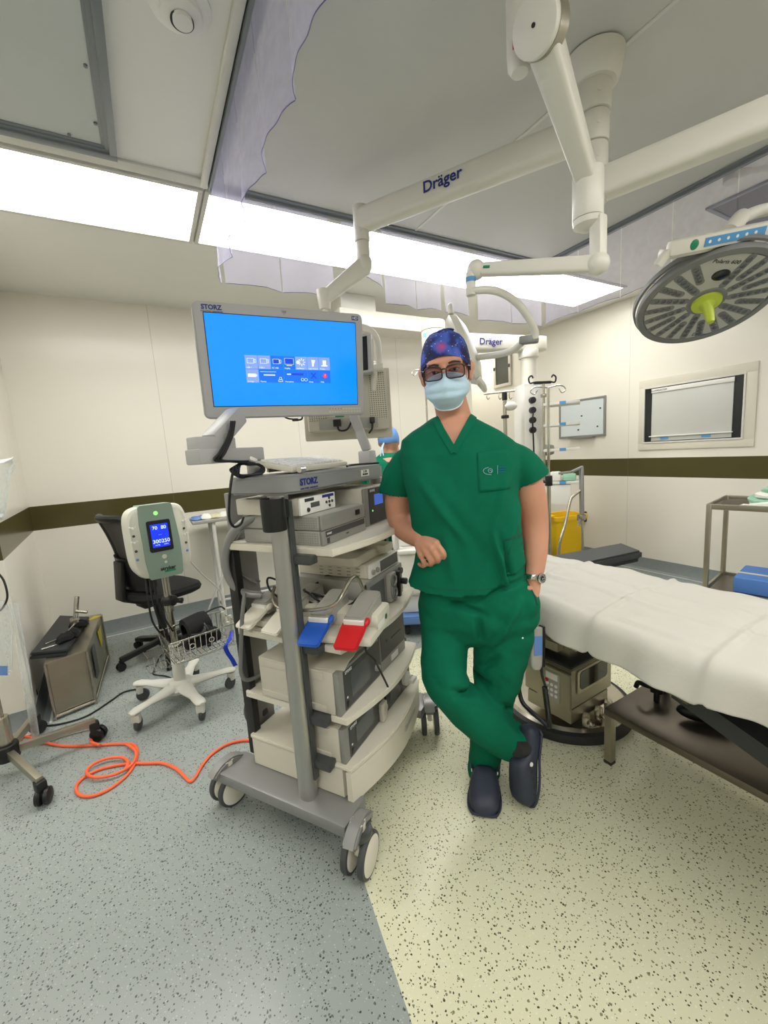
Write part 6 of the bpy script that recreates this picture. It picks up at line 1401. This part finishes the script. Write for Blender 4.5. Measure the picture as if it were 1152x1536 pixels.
HC = B(669, 562, 1.50)
HC = B(669, 559, 1.50)
zh = (UP-ER*.045-AZ*.15).normalized(); yh = (AZ+UP*.15).normalized(); xh = yh.cross(zh).normalized(); yh = zh.cross(xh)
HF = M(((xh.x, yh.x, zh.x, HC.x), (xh.y, yh.y, zh.y, HC.y), (xh.z, yh.z, zh.z, HC.z), (0, 0, 0, 1)))
TOP = [(618, 664, 702, 1.535, .055), (626, 650, 714, 1.535, .065), (635, 636, 730, 1.535, .078), (646, 620, 752, 1.535, .092), (660, 602, 772, 1.54, .105), (680, 600, 780, 1.54, .118), (710, 605, 780, 1.54, .125), (745, 613, 778, 1.54, .127),
       (780, 619, 780, 1.545, .125), (820, 624, 784, 1.55, .125), (845, 622, 788, 1.555, .128), (865, 618, 789, 1.56, .134), (880, 615, 789, 1.56, .138)]
# ---- body: one continuous skin surface
m = MB()
m.loft([oval(l+5 if y < 790 else max(l+16, 645), r-5 if y < 790 else min(r-13, 776), y, D, hd*(.90 if y < 790 else .66)) for y, l, r, D, hd in TOP[1:]]+[oval(650, 785, 915, 1.585, .06), oval(660, 770, 950, 1.585, .05)])
chain(m, [(684, 650, 1.545, .070), (682, 632, 1.54, .062), (676, 606, 1.525, .058), (671, 580, 1.52, .058)], n=3)
m.push(HF)
m.ell((0, .016, .012), (.0765, .098, .116), seg=28, rings=18); m.ell((0, -.022, -.055), (.060, .068, .070), seg=24, rings=14); m.ell((0, -.045, -.098), (.032, .036, .028))
m.ell((0, -.055, .03), (.060, .030, .030)); m.ell((-.036, -.056, -.03), (.028, .028, .028)); m.ell((.036, -.056, -.03), (.028, .028, .028))
m.ell((0, -.088, .0), (.010, .018, .022)); m.ell((0, -.098, -.022), (.015, .020, .018)); m.ell((-.036, -.078, .032), (.022, .012, .007)); m.ell((.036, -.078, .032), (.022, .012, .007))
m.ell((0, -.080, -.066), (.024, .012, .012))
for s_ in (-1, 1):
    m.push(T(s_*.083, .012, -.004) @ M.Rotation(s_*-.35, 4, 'Z')); m.ell((0, 0, 0), (.009, .020, .033)); m.ell((s_*.004, .006, .012), (.009, .016, .020)); m.ell((0, -.006, -.022), (.008, .010, .012)); m.pop()
m.pop()
# right arm (on the cart), forearm coming forward
chain(m, [(628, 695, 1.55, .042), (607, 714, 1.575, .048), (597, 745, 1.60, .051), (599, 772, 1.62, .053), (606, 789, 1.595, .052), (617, 799, 1.55, .046), (626, 805, 1.51, .039), (632, 809, 1.485, .035)])
def finger(pts, r0, r1): P = [B(*p) for p in pts]; m.tube(P, [r0, r0*.97, r1*1.05, r1], seg=10, n=4); m.ell(P[-1], r1, seg=10, rings=6); m.ell(P[0], r0, seg=10, rings=6)
W0 = (630, 808, 1.49)
for kx, ky, kd, r in ((654, 815, 1.425, .0155), (647.5, 822.5, 1.42, .0155), (640, 828.5, 1.425, .0150), (631.5, 832, 1.437, .0138)):
    m.tube([B(*W0), B((W0[0]+kx)/2, (W0[1]+ky)/2, (W0[2]+kd)/2-.006), B(kx, ky, kd)], [.024, .022, r], seg=12, n=4); m.ell(B(kx, ky, kd), r*1.02, seg=12, rings=8)
finger([(654, 815, 1.425), (664, 828, 1.417), (667, 835, 1.43), (667, 840, 1.447)], .0120, .0092)
finger([(648, 824, 1.42), (656, 836, 1.418), (656.5, 842, 1.435), (651, 841, 1.46)], .0122, .0098)
finger([(640, 830, 1.425), (646.5, 841, 1.425), (646, 846.5, 1.445), (640, 844, 1.468)], .0118, .0095)
finger([(631, 833, 1.437), (636.5, 844, 1.438), (635, 849, 1.455), (629, 846, 1.475)], .0106, .0086)
finger([(634, 806, 1.485), (648, 815, 1.478), (658, 824, 1.472), (663, 832, 1.468)], .0125, .0090)
# left arm, hand in the pocket
chain(m, [(764, 695, 1.55, .042), (786, 712, 1.565, .050), (796, 745, 1.585, .056), (801, 778, 1.60, .051), (803, 805, 1.59, .047), (803.5, 830, 1.565, .041), (802.5, 852, 1.545, .034), (801, 868, 1.53, .030)])
m.tube([B(801, 866, 1.53), B(797, 884, 1.52), B(791, 902, 1.51)], [.029, .036, .034], seg=14, n=4, flat=.6)
for k, (x, y) in enumerate(((797, 925), (790, 928), (783, 926), (777, 920))): m.tube([B(794-4*k, 900, 1.515), B(x, y-8, 1.505), B(x-2, y, 1.515)], [.0105, .0095, .008], seg=10, n=3); m.ell(B(x-2, y, 1.515), .008, seg=10, rings=6)
m.tube([B(794, 880, 1.505), B(783, 894, 1.495), B(778, 906, 1.495)], [.012, .011, .009], seg=10, n=3)
# legs inside the trousers
chain(m, [(672, 930, 1.57, .075), (668, 1000, 1.52, .062), (672, 1032, 1.49, .056), (720, 1070, 1.53, .052), (768, 1108, 1.565, .040), (784, 1128, 1.565, .036)])
chain(m, [(752, 930, 1.58, .075), (748, 1000, 1.585, .062), (742, 1050, 1.59, .052), (732, 1110, 1.60, .048), (727, 1165, 1.605, .036)])
nb = remesh(m, .0042, 4, .5)
nb.build('body', MT['skin'], man, angle=0)
# ---- face: eyes, brows
for s_, ex, ez in ((-1, -.0345, .004), (1, .0330, .006)):
    m = MB(HF); m.ell((ex, -.0745, ez), (.0150, .0125, .0056)); ey = m.build('eye', MT['eye_white'], man)
    m = MB(HF); m.ell((ex, -.0850, ez), (.0054, .0034, .0052)); m.build('iris', MT['eye_dark'], ey)
    m = MB(HF); m.tube([(ex-.017, -.080, ez+.001), (ex-.006, -.0885, ez+.0060), (ex+.007, -.0885, ez+.0060), (ex+.017, -.080, ez+.001)], .0030, seg=8, n=5); m.build('eyelid', MT['skin'], man)
    m = MB(HF); m.tube([(ex-s_*-.022, -.083, ez+.018), (ex, -.0925, ez+.0235), (ex-s_*.018, -.0935, ez+.0195)], [.0016, .0028, .0030], seg=8, n=5); m.build('eyebrow', MT['hair_dark'], man)
for s_ in (-1, 1):
    m = MB(HF); m.tube([(s_*.076, -.022, .03), (s_*.0775, -.020, .0), (s_*.0755, -.020, -.03)], [.002, .003, .0015], seg=8, n=4); m.build('sideburn', MT['hair_dark'], man)
# ---- cap
GAL = tuple(WM[man.name].inverted() @ (HF @ V((-.004, -.088, .085))))
special('galaxy', galaxy_fn)
def cap_pt(ph, q, infl=0.):     # ph: 0 = front; q 0 hem .. 1 crown
    c = math.cos(ph); hem = -.020+.072*max(0, c)**.9*(1 if c > 0 else 0)-.018*max(0, -c)
    zt_ = .134; cz = .012
    rz = zt_-cz+infl; z = hem+(zt_+infl-hem)*math.sin(q*PI/2)
    f = math.sqrt(max(0, 1-((z-cz)/rz)**2)); f = min(f, 1)**.62
    bump = 1+.012*math.sin(5*ph+3*q*4)*q*(1-q)*4
    return V(((.0865+infl)*f*math.sin(ph)*bump, .016-(.1035+infl)*f*math.cos(ph)*bump, z+.004*math.sin(3*ph)*(q > .75)))
rings = [[cap_pt(2*PI*i/48, q) for i in range(48)] for q in (0, .04, .1, .2, .32, .44, .56, .68, .8, .9, .97, 1.0)]
inner = [[cap_pt(2*PI*i/48, q, -.004) for i in range(48)] for q in (.3, .1, 0)]
m = MB(HF); m.loft(inner+rings); cp = m.build('cap', MT['galaxy'], man, angle=60)
m = MB(HF); m.ell((.010, .012, .134), (.030, .026, .008)); m.build('crown_fold', MT['galaxy'], cp)
# ---- mask with pleats and ear loops
rows = []
for j in range(25):
    v = j/24; z = -.014-.108*v; row = []
    hw = .066+.010*math.sin(PI*min(1, v*1.2))-.014*max(0, v-.62)/.38; out = .104+.016*math.sin(PI*min(1, v*1.15))-.030*max(0, v-.70)/.3-.012*max(0, .25-v)/.25
    for i in range(33):
        a = -1+i/16; x = hw*math.sin(a*PI/2*.95); y = -out*(math.cos(a*PI/2*.97))**.62-.004
        pl = .0055*abs(math.sin(v*PI*4.2))*(1-abs(a)**4)+.006*math.exp(-(x/.012)**2)*(1-v)
        zz = z+.014*(1-abs(a)**1.5)*(1-v)**2-.004*a*a*0+.034*v*v*abs(a)**2.4-.008*abs(a)*(1-v)
        row.append(V((x, min(y, -.016)-pl-.002*math.sin(9*a+6*v), zz)))
    rows.append(row)
m = MB(HF); m.loft(rows, cap=False, closed=False); mk = m.build('face_mask', MT['mask_blue'], man, angle=0)
md = mk.modifiers.new('thick', 'SOLIDIFY'); md.thickness = .0016; md.offset = -1
m = MB(HF); m.tube([rows[0][i]+V((0, -.0006, 0)) for i in range(33)], .0018, seg=6); m.tube([rows[-1][i]+V((0, -.0006, 0)) for i in range(33)], .0018, seg=6)
m.build('mask_binding', MT['mask_white'], mk)
for s_ in (-1, 1):
    e = rows[2][32 if s_ > 0 else 0]; e2 = rows[20][32 if s_ > 0 else 0]
    m = MB(HF); m.tube([e, V((s_*.079, -.012, .016)), V((s_*.087, .012, .034)), V((s_*.090, .030, .012)), V((s_*.084, .020, -.026)), V((s_*.076, .0, -.05)), e2], .0016, seg=6, n=5); m.build('ear_loop', MT['mask_white'], mk)
# ---- spectacles
def lens_out(cx, cz, w=.0290, h=.0205, n=28): return [(cx+w*math.copysign(abs(math.cos(a))**.62, math.cos(a)), -.1190+.10*abs(cx+w*math.cos(a))**2*6, cz+h*math.copysign(abs(math.sin(a))**.62, math.sin(a))-.002*(math.sin(a) < 0)*abs(math.cos(a))) for a in [2*PI*i/n for i in range(n)]]
m = MB(HF)
for cx in (-.0355, .0355): m.tube([V(p) for p in lens_out(cx, -.001)], .0021, seg=8, closed=True)
m.tube([(-.0085, -.119, .008), (0, -.121, .010), (.0085, -.119, .008)], .0026, n=4)
for s_ in (-1, 1): m.tube([(s_*.064, -.096, .010), (s_*.076, -.075, .011), (s_*.083, -.02, .010), (s_*.087, .02, .012), (s_*.085, .045, -.006)], .0024, n=5)
sp_ = m.build('spectacles', MT['frames_black'], man)
for cx in (-.0355, .0355):
    o_ = lens_out(cx, -.001, .0282, .0197); m = MB(HF); m.loft([[V(p) for p in o_], [V(p)+V((0, .0012, 0)) for p in o_]]); m.build('spectacle_lens', MT['spectacle_lens'], sp_)
# ---- scrub top
m = MB()
rg = [oval(l, r, y, D, hd) for y, l, r, D, hd in TOP]
for k, lf, rl in ((-1, .034, .075), (-2, .014, .045), (-3, 0, .012)):
    y, l, r, D, hd = TOP[k]; rg[k] = oval(l, r, y, D, hd, lift=lf); c0_ = sum(rg[k], V())/len(rg[k])
    rg[k] = [p+UP*rl*max(0, ((p-c0_).dot(ER)-.04)/.16) for p in rg[k]]
m.loft(rg)
def sleeve(pts): P = [B(*p[:3]) for p in pts]; m.tube(P, [p[3] for p in pts], seg=20, n=4); m.ell(P[0], pts[0][3], seg=16, rings=10)
sleeve([(628, 686, 1.545, .054), (611, 696, 1.56, .060), (600, 715, 1.58, .066), (596, 737, 1.60, .064)])
sleeve([(760, 682, 1.545, .054), (777, 692, 1.555, .061), (790, 708, 1.57, .066), (797.5, 721, 1.575, .068)])
def wr_top(co, n):
    p = co-MS; x = p.dot(ER); z = co.z
    s = .008*noise.noise(V((x*7+z*3, z*4.5, p.dot(AZ)*6)))+.006*noise.noise(V((x*16+z*7, z*7, 3+p.dot(AZ)*9)))
    # drag folds from the far shoulder and armpits down to the leaning side
    for (x0, z0, dx, dz, amp, w) in ((-.20, 1.30, .55, -.83, .007, .016), (.13, 1.34, -.25, -.97, .007, .016), (.055, 1.10, .20, -.98, .010, .010), (.075, 1.10, .20, -.98, -.009, .010), (.17, 1.20, -.35, -.93, .007, .014), (-.12, 1.2, .15, -.98, .005, .02), (.20, 1.42, .6, -.8, .006, .012), (-.26, 1.38, -.5, -.86, .006, .012)):
        d = (x-x0)*dz-(z-z0)*dx; a = (x-x0)*dx+(z-z0)*dz
        if 0 < a < .34: s += 2.4*amp*math.exp(-(d/w)**2)*math.sin(PI*a/.34)
    return n*s
nb = remesh(m, .0056, 7, .5, wr_top)
bv = BVHTree.FromBMesh(nb.bm)
def hit(x, y, off=.0, tree=None):
    q = ray(x, y).normalized(); r_ = (tree or bv).ray_cast(EYE, q)
    return (r_[0]-q*off, r_[1]) if r_[0] is not None else (None, None)
# V neck opening and sleeve ends
VB, VL, VR = B(681, 672, 1.44), B(652, 624, 1.50), B(713, 615, 1.50)
def u_(p): return ((p-MS).dot(ER), p.z)
(ux, uz), (lx, lz), (rx, rz) = u_(VB), u_(VL), u_(VR)
ctr = B(683, 630, 1.535)
dele = []
for f in nb.bm.faces:
    c = f.calc_center_median(); x, z = u_(c); fr = (c-MS).dot(AZ) < (ctr-MS).dot(AZ)-.0
    if z > uz:
        a = (z-uz)/(lz-uz); xl = ux+(lx-ux)*min(a, 1.15); a2 = (z-uz)/(rz-uz); xr = ux+(rx-ux)*min(a2, 1.15)
        if xl < x < xr and (fr or z > max(lz, rz)-.004): dele.append(f)
el0, el1 = B(575, 739, 1.60), B(617, 744, 1.60); er0, er1 = B(773, 732, 1.575), B(820, 712, 1.575)
for f in nb.bm.faces:
    c = f.calc_center_median(); x, z = u_(c)
    for (a, b_) in ((el0, el1), (er0, er1)):
        (ax_, az_), (bx_, bz_) = u_(a), u_(b_)
        if ax_-.03 < x < bx_+.03 and -.2 < (z-(az_+(bz_-az_)*(x-ax_)/(bx_-ax_))) < 0 and not (-.155 < x < .20 and z < .0):
            inside = (x < u_(B(616, 740, 1.56))[0]) if a is el0 else (x > u_(B(779, 730, 1.56))[0])
            if inside: dele.append(f)
bmesh.ops.delete(nb.bm, geom=list(set(dele)), context='FACES')
tp = nb.build('scrub_top', MT['scrub_green'], man, angle=0, recalc=False)
md = tp.modifiers.new('thick', 'SOLIDIFY'); md.thickness = .0030; md.offset = -1
def ribbon(m, pts, w, off=.0025, th=.0022):
    P, N = [], []
    for x, y in pts:
        h, n = hit(x, y)
        if h is None: continue
        P.append(h); N.append(n)
    rg = []
    for i, (p, n) in enumerate(zip(P, N)):
        t_ = (P[min(i+1, len(P)-1)]-P[max(i-1, 0)]).normalized(); s_ = n.cross(t_).normalized()
        if n.dot(EYE-p) < 0: n = -n
        rg.append([p+n*off+s_*w, p+n*(off+th)+s_*w*.8, p+n*(off+th)-s_*w*.8, p+n*off-s_*w, p-n*.002])
    m.loft(rg)
def lerp2(P, n):
    out = []
    for (a, b) in zip(P, P[1:]):
        for i in range(n): out.append((a[0]+(b[0]-a[0])*i/n, a[1]+(b[1]-a[1])*i/n))
    return out+[P[-1]]
m = MB(); ribbon(m, lerp2([(652.5, 628), (661.5, 645.5), (671, 662), (681.5, 678.5)], 6), .0130); ribbon(m, lerp2([(713, 619), (703.5, 637), (692, 658), (680.5, 679)], 6), .0130); m.build('collar_band', MT['scrub_green'], tp)
def patch(m, quad, off, nx=10, ny=12):
    (a, b, c, d) = quad; rows = []
    for j in range(ny+1):
        row = []
        for i in range(nx+1):
            u, v = i/nx, j/ny; x = (a[0]*(1-u)+b[0]*u)*(1-v)+(d[0]*(1-u)+c[0]*u)*v; y = (a[1]*(1-u)+b[1]*u)*(1-v)+(d[1]*(1-u)+c[1]*u)*v
            h, n = hit(x, y, off); row.append(h)
        rows.append(row)
    m.loft(rows, cap=False, closed=False)
m = MB(); patch(m, ((716, 679), (763, 673), (766, 733), (719, 739)), .0035); pk = m.build('chest_pocket', MT['scrub_green'], tp, angle=0)
md = pk.modifiers.new('thick', 'SOLIDIFY'); md.thickness = .002; md.offset = 1
def emb(pts, r, off): return [hit(x, y, off)[0] for x, y in pts]
m = MB(); m.tube(emb([(733, 701), (727, 703), (725, 707), (729, 711), (737, 712)], 1, .0062), .0009, seg=6, n=4); m.tube(emb([(735.5+3.2*math.cos(a), 706+3.2*math.sin(a)) for a in [2*PI*i/12 for i in range(13)]], 1, .0062), .0008, seg=6); m.tube(emb([(734, 706), (737, 705), (737, 709)], 1, .0062), .0007, seg=6); m.tube(emb([(746.5, 698), (746.5, 711)], 1, .0062), .0007, seg=6); m.build('logo', MT['embroidery'], pk)
m = MB()
for yy in (701, 704.5, 708): m.tube(emb([(749+dx, yy-.05*dx) for dx in (0, 2, 3)], 1, .0062)+emb([(754+dx, yy-.3) for dx in (0, 2, 4)], 1, .0062), .0007, seg=6)
m.build('logo_text', MT['embroidery_blue'], pk)
m = MB(); ribbon(m, lerp2([(757, 811), (766, 808), (775, 805), (784, 799)], 5), .0035, .001, .0015); ribbon(m, lerp2([(757, 811), (758, 830), (760, 848)], 5), .0016, .0008, .001); m.build('side_pocket', MT['scrub_dark'], tp)
m = MB(); ribbon(m, lerp2([(632, 877), (650, 883), (690, 885), (730, 884), (746, 882)], 5), .0008, .0005, .0008); m.build('hem_stitch', MT['scrub_dark'], tp)
# ---- trousers
m = MB()
m.loft([oval(640, 786, 835, 1.56, .108), oval(637, 788, 855, 1.565, .118), oval(633, 802, 880, 1.57, .124), oval(629, 809, 900, 1.57, .130), oval(628, 808, 925, 1.57, .130), oval(636, 794, 950, 1.57, .10), oval(660, 770, 962, 1.57, .05)])
chain(m, [(669, 910, 1.565, .098), (667, 950, 1.54, .094), (665, 990, 1.50, .090), (670, 1024, 1.465, .086), (693, 1053, 1.475, .083), (722, 1078, 1.50, .082), (750, 1100, 1.53, .078), (772, 1112, 1.55, .075), (786, 1117, 1.557, .071)], seg=20)
chain(m, [(757, 910, 1.575, .108), (755, 950, 1.58, .110), (749, 995, 1.585, .100), (742, 1040, 1.59, .085), (734, 1090, 1.60, .075), (728, 1135, 1.605, .068), (727, 1160, 1.605, .066)], seg=20)
m.ell(B(792, 905, 1.505), (.042, .04, .06))
def wr_leg(co, n):
    p = co-MS; x = p.dot(ER); z = co.z; y = p.dot(AZ)
    s = .008*noise.noise(V((x*8, z*5+x*6, y*8)))+.006*noise.noise(V((x*13+z*6, z*13, 8+y*10)))
    s += .0028*noise.noise(V((x*10, z*34+x*22, y*9)))*(1 if z < .55 else .5)
    for (x0, z0, dx, dz, amp, w, L) in ((-.14, .84, .93, -.37, -.010, .012, .20), (-.13, .80, .97, .22, -.007, .010, .16), (.02, .86, .98, .2, -.007, .012, .18), (-.12, .52, .9, -.42, -.009, .012, .17), (-.10, .49, .97, -.1, -.008, .010, .14), (.0, .52, .65, .76, -.007, .011, .12), (.08, .40, .5, -.86, -.010, .012, .16), (.16, .84, -.5, -.86, .008, .014, .25), (.0, .78, .05, -1, -.009, .012, .12)):
        d = (x-x0)*dz-(z-z0)*dx; a = (x-x0)*dx+(z-z0)*dz
        if 0 < a < L and y < .12: s += 2.4*amp*math.exp(-(d/w)**2)*math.sin(PI*a/L)
    return n*s
nb = remesh(m, .0062, 14, .5, wr_leg)
bl = BVHTree.FromBMesh(nb.bm)
tr = nb.build('trousers', MT['scrub_green'], man, angle=0, recalc=False)
def tubehit(pts, r, off=.001): return [h for h in (hit(x, y, off, bl)[0] for x, y in pts) if h is not None]
m = MB(); P = tubehit(lerp2([(790, 872), (797, 884), (803, 896), (806, 908)], 4), .002); m.tube(P, .0028, seg=8); m.build('pocket_edge', MT['scrub_dark'], tr)
h_, n_ = hit(784, 957, .001, bl)
m = MB(); m.ell(h_, .0035); m.build('white_button', MT['white_logo'], tr)
# hem rings
def ring_hem(c, ax_, r, m): 
    x = ax_.cross(UP).normalized(); y = ax_.cross(x); m.tube([c+(x*math.cos(a)+y*math.sin(a))*r for a in [2*PI*i/24 for i in range(24)]], .0042, seg=8, closed=True)
# ---- watch
wa = (B(801, 872, 1.53)-B(803, 850, 1.545)).normalized(); wc = B(801.5, 866, 1.532)
x = wa.cross(AZ).normalized(); y = wa.cross(x)
m = MB()
for i in range(22):
    a = 2*PI*i/22; d = x*math.cos(a)+y*math.sin(a); m.push(frame(wc+d*.0335, wa.cross(d), z=d)); m.box((0, 0, 0), (.0088, .019, .0032), bev=.001); m.pop()
wt_ = m.build('watch_band', MT['chrome'], man)
d = (-AZ*.80+ER*.55).normalized(); d = (d-wa*d.dot(wa)).normalized()
m = MB(); m.lathe(wc+d*.031, [(0, 0), (.0185, 0), (.0195, .003), (.0185, .008), (.0145, .009), (.0140, .0075), (0, .0075)], d, 28); wd = m.build('watch_case', MT['chrome'], wt_)
m = MB(); m.lathe(wc+d*.0387, [(0, 0), (.0138, 0), (.0136, .0006), (0, .0006)], d, 28); m.build('watch_dial', MT['watch_face'], wt_)
m = MB(frame(wc+d*.0394, wa, z=d))
for i in range(12): a = i*PI/6; m.box((.011*math.cos(a), .011*math.sin(a), 0), (.0022, .0022, .0006))
m.bar((0, 0, 0), (.007, .003, 0), .0009, .0005); m.bar((0, 0, 0), (-.002, .009, 0), .0009, .0005); m.build('watch_marks', MT['white_logo'], wt_)
# ---- clogs
def clog(toe, heel, soleN, wscale=1.0, strap=True):
    """toe/heel points of the sole line, soleN = direction the sole faces"""
    ax_ = (heel-toe); L = ax_.length; ax_.normalize(); up = -soleN; up = (up-ax_*up.dot(ax_)).normalized(); sd = ax_.cross(up).normalized()
    prof = [(0, .008, .014, .010), (.02, .030, .036, .004), (.07, .046, .056, .0), (.16, .054, .068, 0), (.28, .0565, .078, 0), (.40, .054, .090, 0), (.50, .050, .098, 0), (.56, .047, .094, 0), (.62, .045, .070, 0), (.75, .044, .056, 0), (.88, .043, .060, 0), (.96, .036, .064, .003), (1.0, .014, .050, .012)]
    rg = []
    for s, w, h, lift in prof:
        c = toe+ax_*L*s; ring = []
        for i in range(28):
            a = 2*PI*i/28; ca, sa = math.cos(a), math.sin(a)
            xx = w*wscale*math.copysign(abs(ca)**.7, ca); zz = lift+(h-lift)*(.5+.5*math.copysign(abs(sa)**(.55 if sa < 0 else .85), sa))
            if sa > 0: xx *= 1-.10*sa
            ring.append(c+sd*xx+up*zz)
        rg.append(ring)
    m = MB(); m.loft(rg); cl_ = m.build('clog', MT['clog_navy'], man, angle=60)
    m = MB(); rr = []
    for s, w, h, lift in prof[1:-1]:
        c = toe+ax_*L*s; rr.append((c, w))
    out = [c+sd*(w*wscale+.0022)+up*.012 for c, w in rr]+[c-sd*(w*wscale+.0022)+up*.012 for c, w in rr[::-1]]
    m.tube(out, .005, seg=8, n=2, closed=True); m.build('sole_edge', MT['clog_navy'], cl_)
    for s_ in (-1, 1):
        for k in range(4):
            m = MB(); q = .22+.085*k; i = min(range(len(prof)), key=lambda i: abs(prof[i][0]-q)); w = prof[i][1]; h = .034+.02*k*.3
            m.push(frame(toe+ax_*L*q+sd*s_*w*wscale*.985+up*h, ax_, z=sd*s_)); m.ell((0, 0, 0), (.0085, .0075, .002)); m.pop(); m.build('vent_hole', MT['rubber'], cl_)
    for s_ in (-1, 1):
        m = MB(); m.push(frame(toe+ax_*L*.57+sd*s_*.047*wscale+up*.062, ax_, z=sd*s_)); m.lathe((0, 0, 0), [(0, 0), (.008, 0), (.007, .004), (0, .0045)], (0, 0, 1), 16); m.pop(); m.build('rivet', MT['white_logo'], cl_)
    m = MB()
    if strap:
        m.tube([toe+ax_*L*.57+sd*.049*wscale+up*.062, toe+ax_*L*.75+sd*.048*wscale+up*.075, toe+ax_*L*.95+sd*.034*wscale+up*.085, toe+ax_*L*1.01+up*.088, toe+ax_*L*.95-sd*.034*wscale+up*.085, toe+ax_*L*.75-sd*.048*wscale+up*.075, toe+ax_*L*.57-sd*.049*wscale+up*.062], .006, seg=8, n=5, flat=1.6); m.build('heel_strap', MT['clog_navy'], cl_)
    else: m.bm.free()
    m = MB(); c = toe+ax_*L*.70; m.tube([c+up*.03, c+up*.06, c+up*.10], [.034, .032, .028], seg=18, n=3); m.build('sock', MT['rubber'], cl_)
t0 = Z(726, 1229); clog(t0, t0+(AZ*.97+ER*.05).normalized()*.285, V((0, 0, -1)), 1.05)
t1 = Z(789, 1210); t1.z = .012; h1 = B(801, 1094, (t1-V((0, 0, 0))).dot(AZ)+.10)
clog(t1, t1+(h1-t1).normalized()*.285, (AZ*.72+ER*.62+UP*.1).normalized(), .93, False)
# ---- second person, far behind, back turned
PK = K(583, 664, 3.55); fx, fy = PK.x, PK.y
p2 = thing('person', 'person in green scrubs and blue cap with back turned, stooping behind the cart', 'person', (fx, fy, 0))
ray2 = V((fx, fy, 0)).normalized(); rt = V((ray2.y, -ray2.x, 0))
def q2(r_, d, z): return V((fx, fy, 0))+rt*r_+ray2*d+UP*z
HZ = PK.z
m = MB()
m.ell(q2(.0, .0, HZ+.02), (.078, .09, .11)); m.ell(q2(.03, .05, HZ-.06), (.055, .06, .07)); m.tube([q2(0, 0, HZ-.05), q2(-.02, -.05, HZ-.16)], .055, seg=14)
m.tube([q2(-.02, -.06, HZ-.16), q2(-.02, -.12, HZ-.36), q2(0, -.10, .86)], [.13, .15, .14], seg=18, n=4, flat=.75)
for s_ in (-1, 1):
    m.tube([q2(s_*.17, -.06, HZ-.18), q2(s_*.20, .05, HZ-.40), q2(s_*.14, .25, HZ-.45)], [.05, .042, .032], seg=12, n=4)
    m.ell(q2(s_*.13, .29, HZ-.45), (.035, .045, .025))
    for k in range(4): m.tube([q2(s_*.13+(k-1.5)*.018, .31, HZ-.45), q2(s_*.13+(k-1.5)*.019, .36+.01*(k in (1, 2)), HZ-.46)], .009, seg=8)
    m.tube([q2(s_*.13-s_*.03, .27, HZ-.45), q2(s_*.13-s_*.06, .31, HZ-.455)], .010, seg=8)
    m.tube([q2(s_*.09, -.10, .90), q2(s_*.10, -.06, .48), q2(s_*.10, -.10, .06)], [.085, .06, .045], seg=14, n=4)
    m.ell(q2(s_*.10, -.04, .042), (.05, .13, .04), rot=M.Rotation(-math.atan2(ray2.x, ray2.y), 3, 'Z'))
    m.ell(q2(s_*.08, .02, HZ), (.012, .02, .03))
remesh(m, .008, 4).build('body', MT['skin'], p2, angle=0)
m = MB()
m.loft([[q2(.16*s*math.cos(a)+.0, -.06+dd+.11*s2*math.sin(a), z) for a in [2*PI*i/24 for i in range(24)]] for z, s, s2, dd in ((HZ-.085, .42, .6, .02), (HZ-.12, .75, .85, .0), (HZ-.17, 1.28, 1.1, -.02), (HZ-.3, 1.32, 1.35, -.05), (HZ-.5, 1.2, 1.4, -.05), (.80, 1.2, 1.4, -.04))])
for s_ in (-1, 1): m.tube([q2(s_*.17, -.06, HZ-.19), q2(s_*.195, .0, HZ-.32), q2(s_*.20, .04, HZ-.39)], [.072, .068, .064], seg=16, n=3)
remesh(m, .009, 4, .5, lambda c, n: n*.005*noise.noise(c*9)).build('scrub_top', MT['scrub_green'], p2, angle=0)
m = MB(); m.loft([[q2(.17*math.cos(a), -.09+.13*math.sin(a), z) for a in [2*PI*i/20 for i in range(20)]] for z in (.84, .72)])
for s_ in (-1, 1): m.tube([q2(s_*.085, -.09, .84), q2(s_*.10, -.06, .48), q2(s_*.10, -.10, .09)], [.10, .082, .072], seg=16, n=4)
remesh(m, .009, 4, .5, lambda c, n: n*.005*noise.noise(c*9)).build('trousers', MT['scrub_green'], p2, angle=0)
m = MB(); m.loft([[q2(.088*s*math.cos(a)*(1+.02*math.sin(9*a)), .0+.102*s*math.sin(a), HZ+z) for a in [2*PI*i/28 for i in range(28)]] for z, s in ((-.005, .98), (.0, 1.02), (.03, 1.06), (.07, 1.0), (.105, .82), (.128, .5), (.135, .1))]); cp2 = m.build('cap', MT['cap_blue'], p2)
m = MB()
for s_ in (0, 1): m.tube([q2(-.04, -.09, HZ+.0), q2(-.055-.01*s_, -.11, HZ-.05), q2(-.05-.025*s_, -.12, HZ-.11)], .006, seg=6, n=4)
m.build('cap_ties', MT['mask_blue'], cp2)
EXPO = 0.26
# ================================================================ view
sc.view_settings.view_transform = 'Standard'; sc.view_settings.look = 'None'; sc.view_settings.gamma = 1.0
sc.view_settings.use_curve_mapping = False
sc.view_settings.exposure = EXPO
w = bpy.data.worlds.new('world'); sc.world = w; w.use_nodes = True
w.node_tree.nodes['Background'].inputs[0].default_value = (.8, .85, .9, 1); w.node_tree.nodes['Background'].inputs[1].default_value = .05
sc.cycles.max_bounces = 8; sc.cycles.transparent_max_bounces = 16
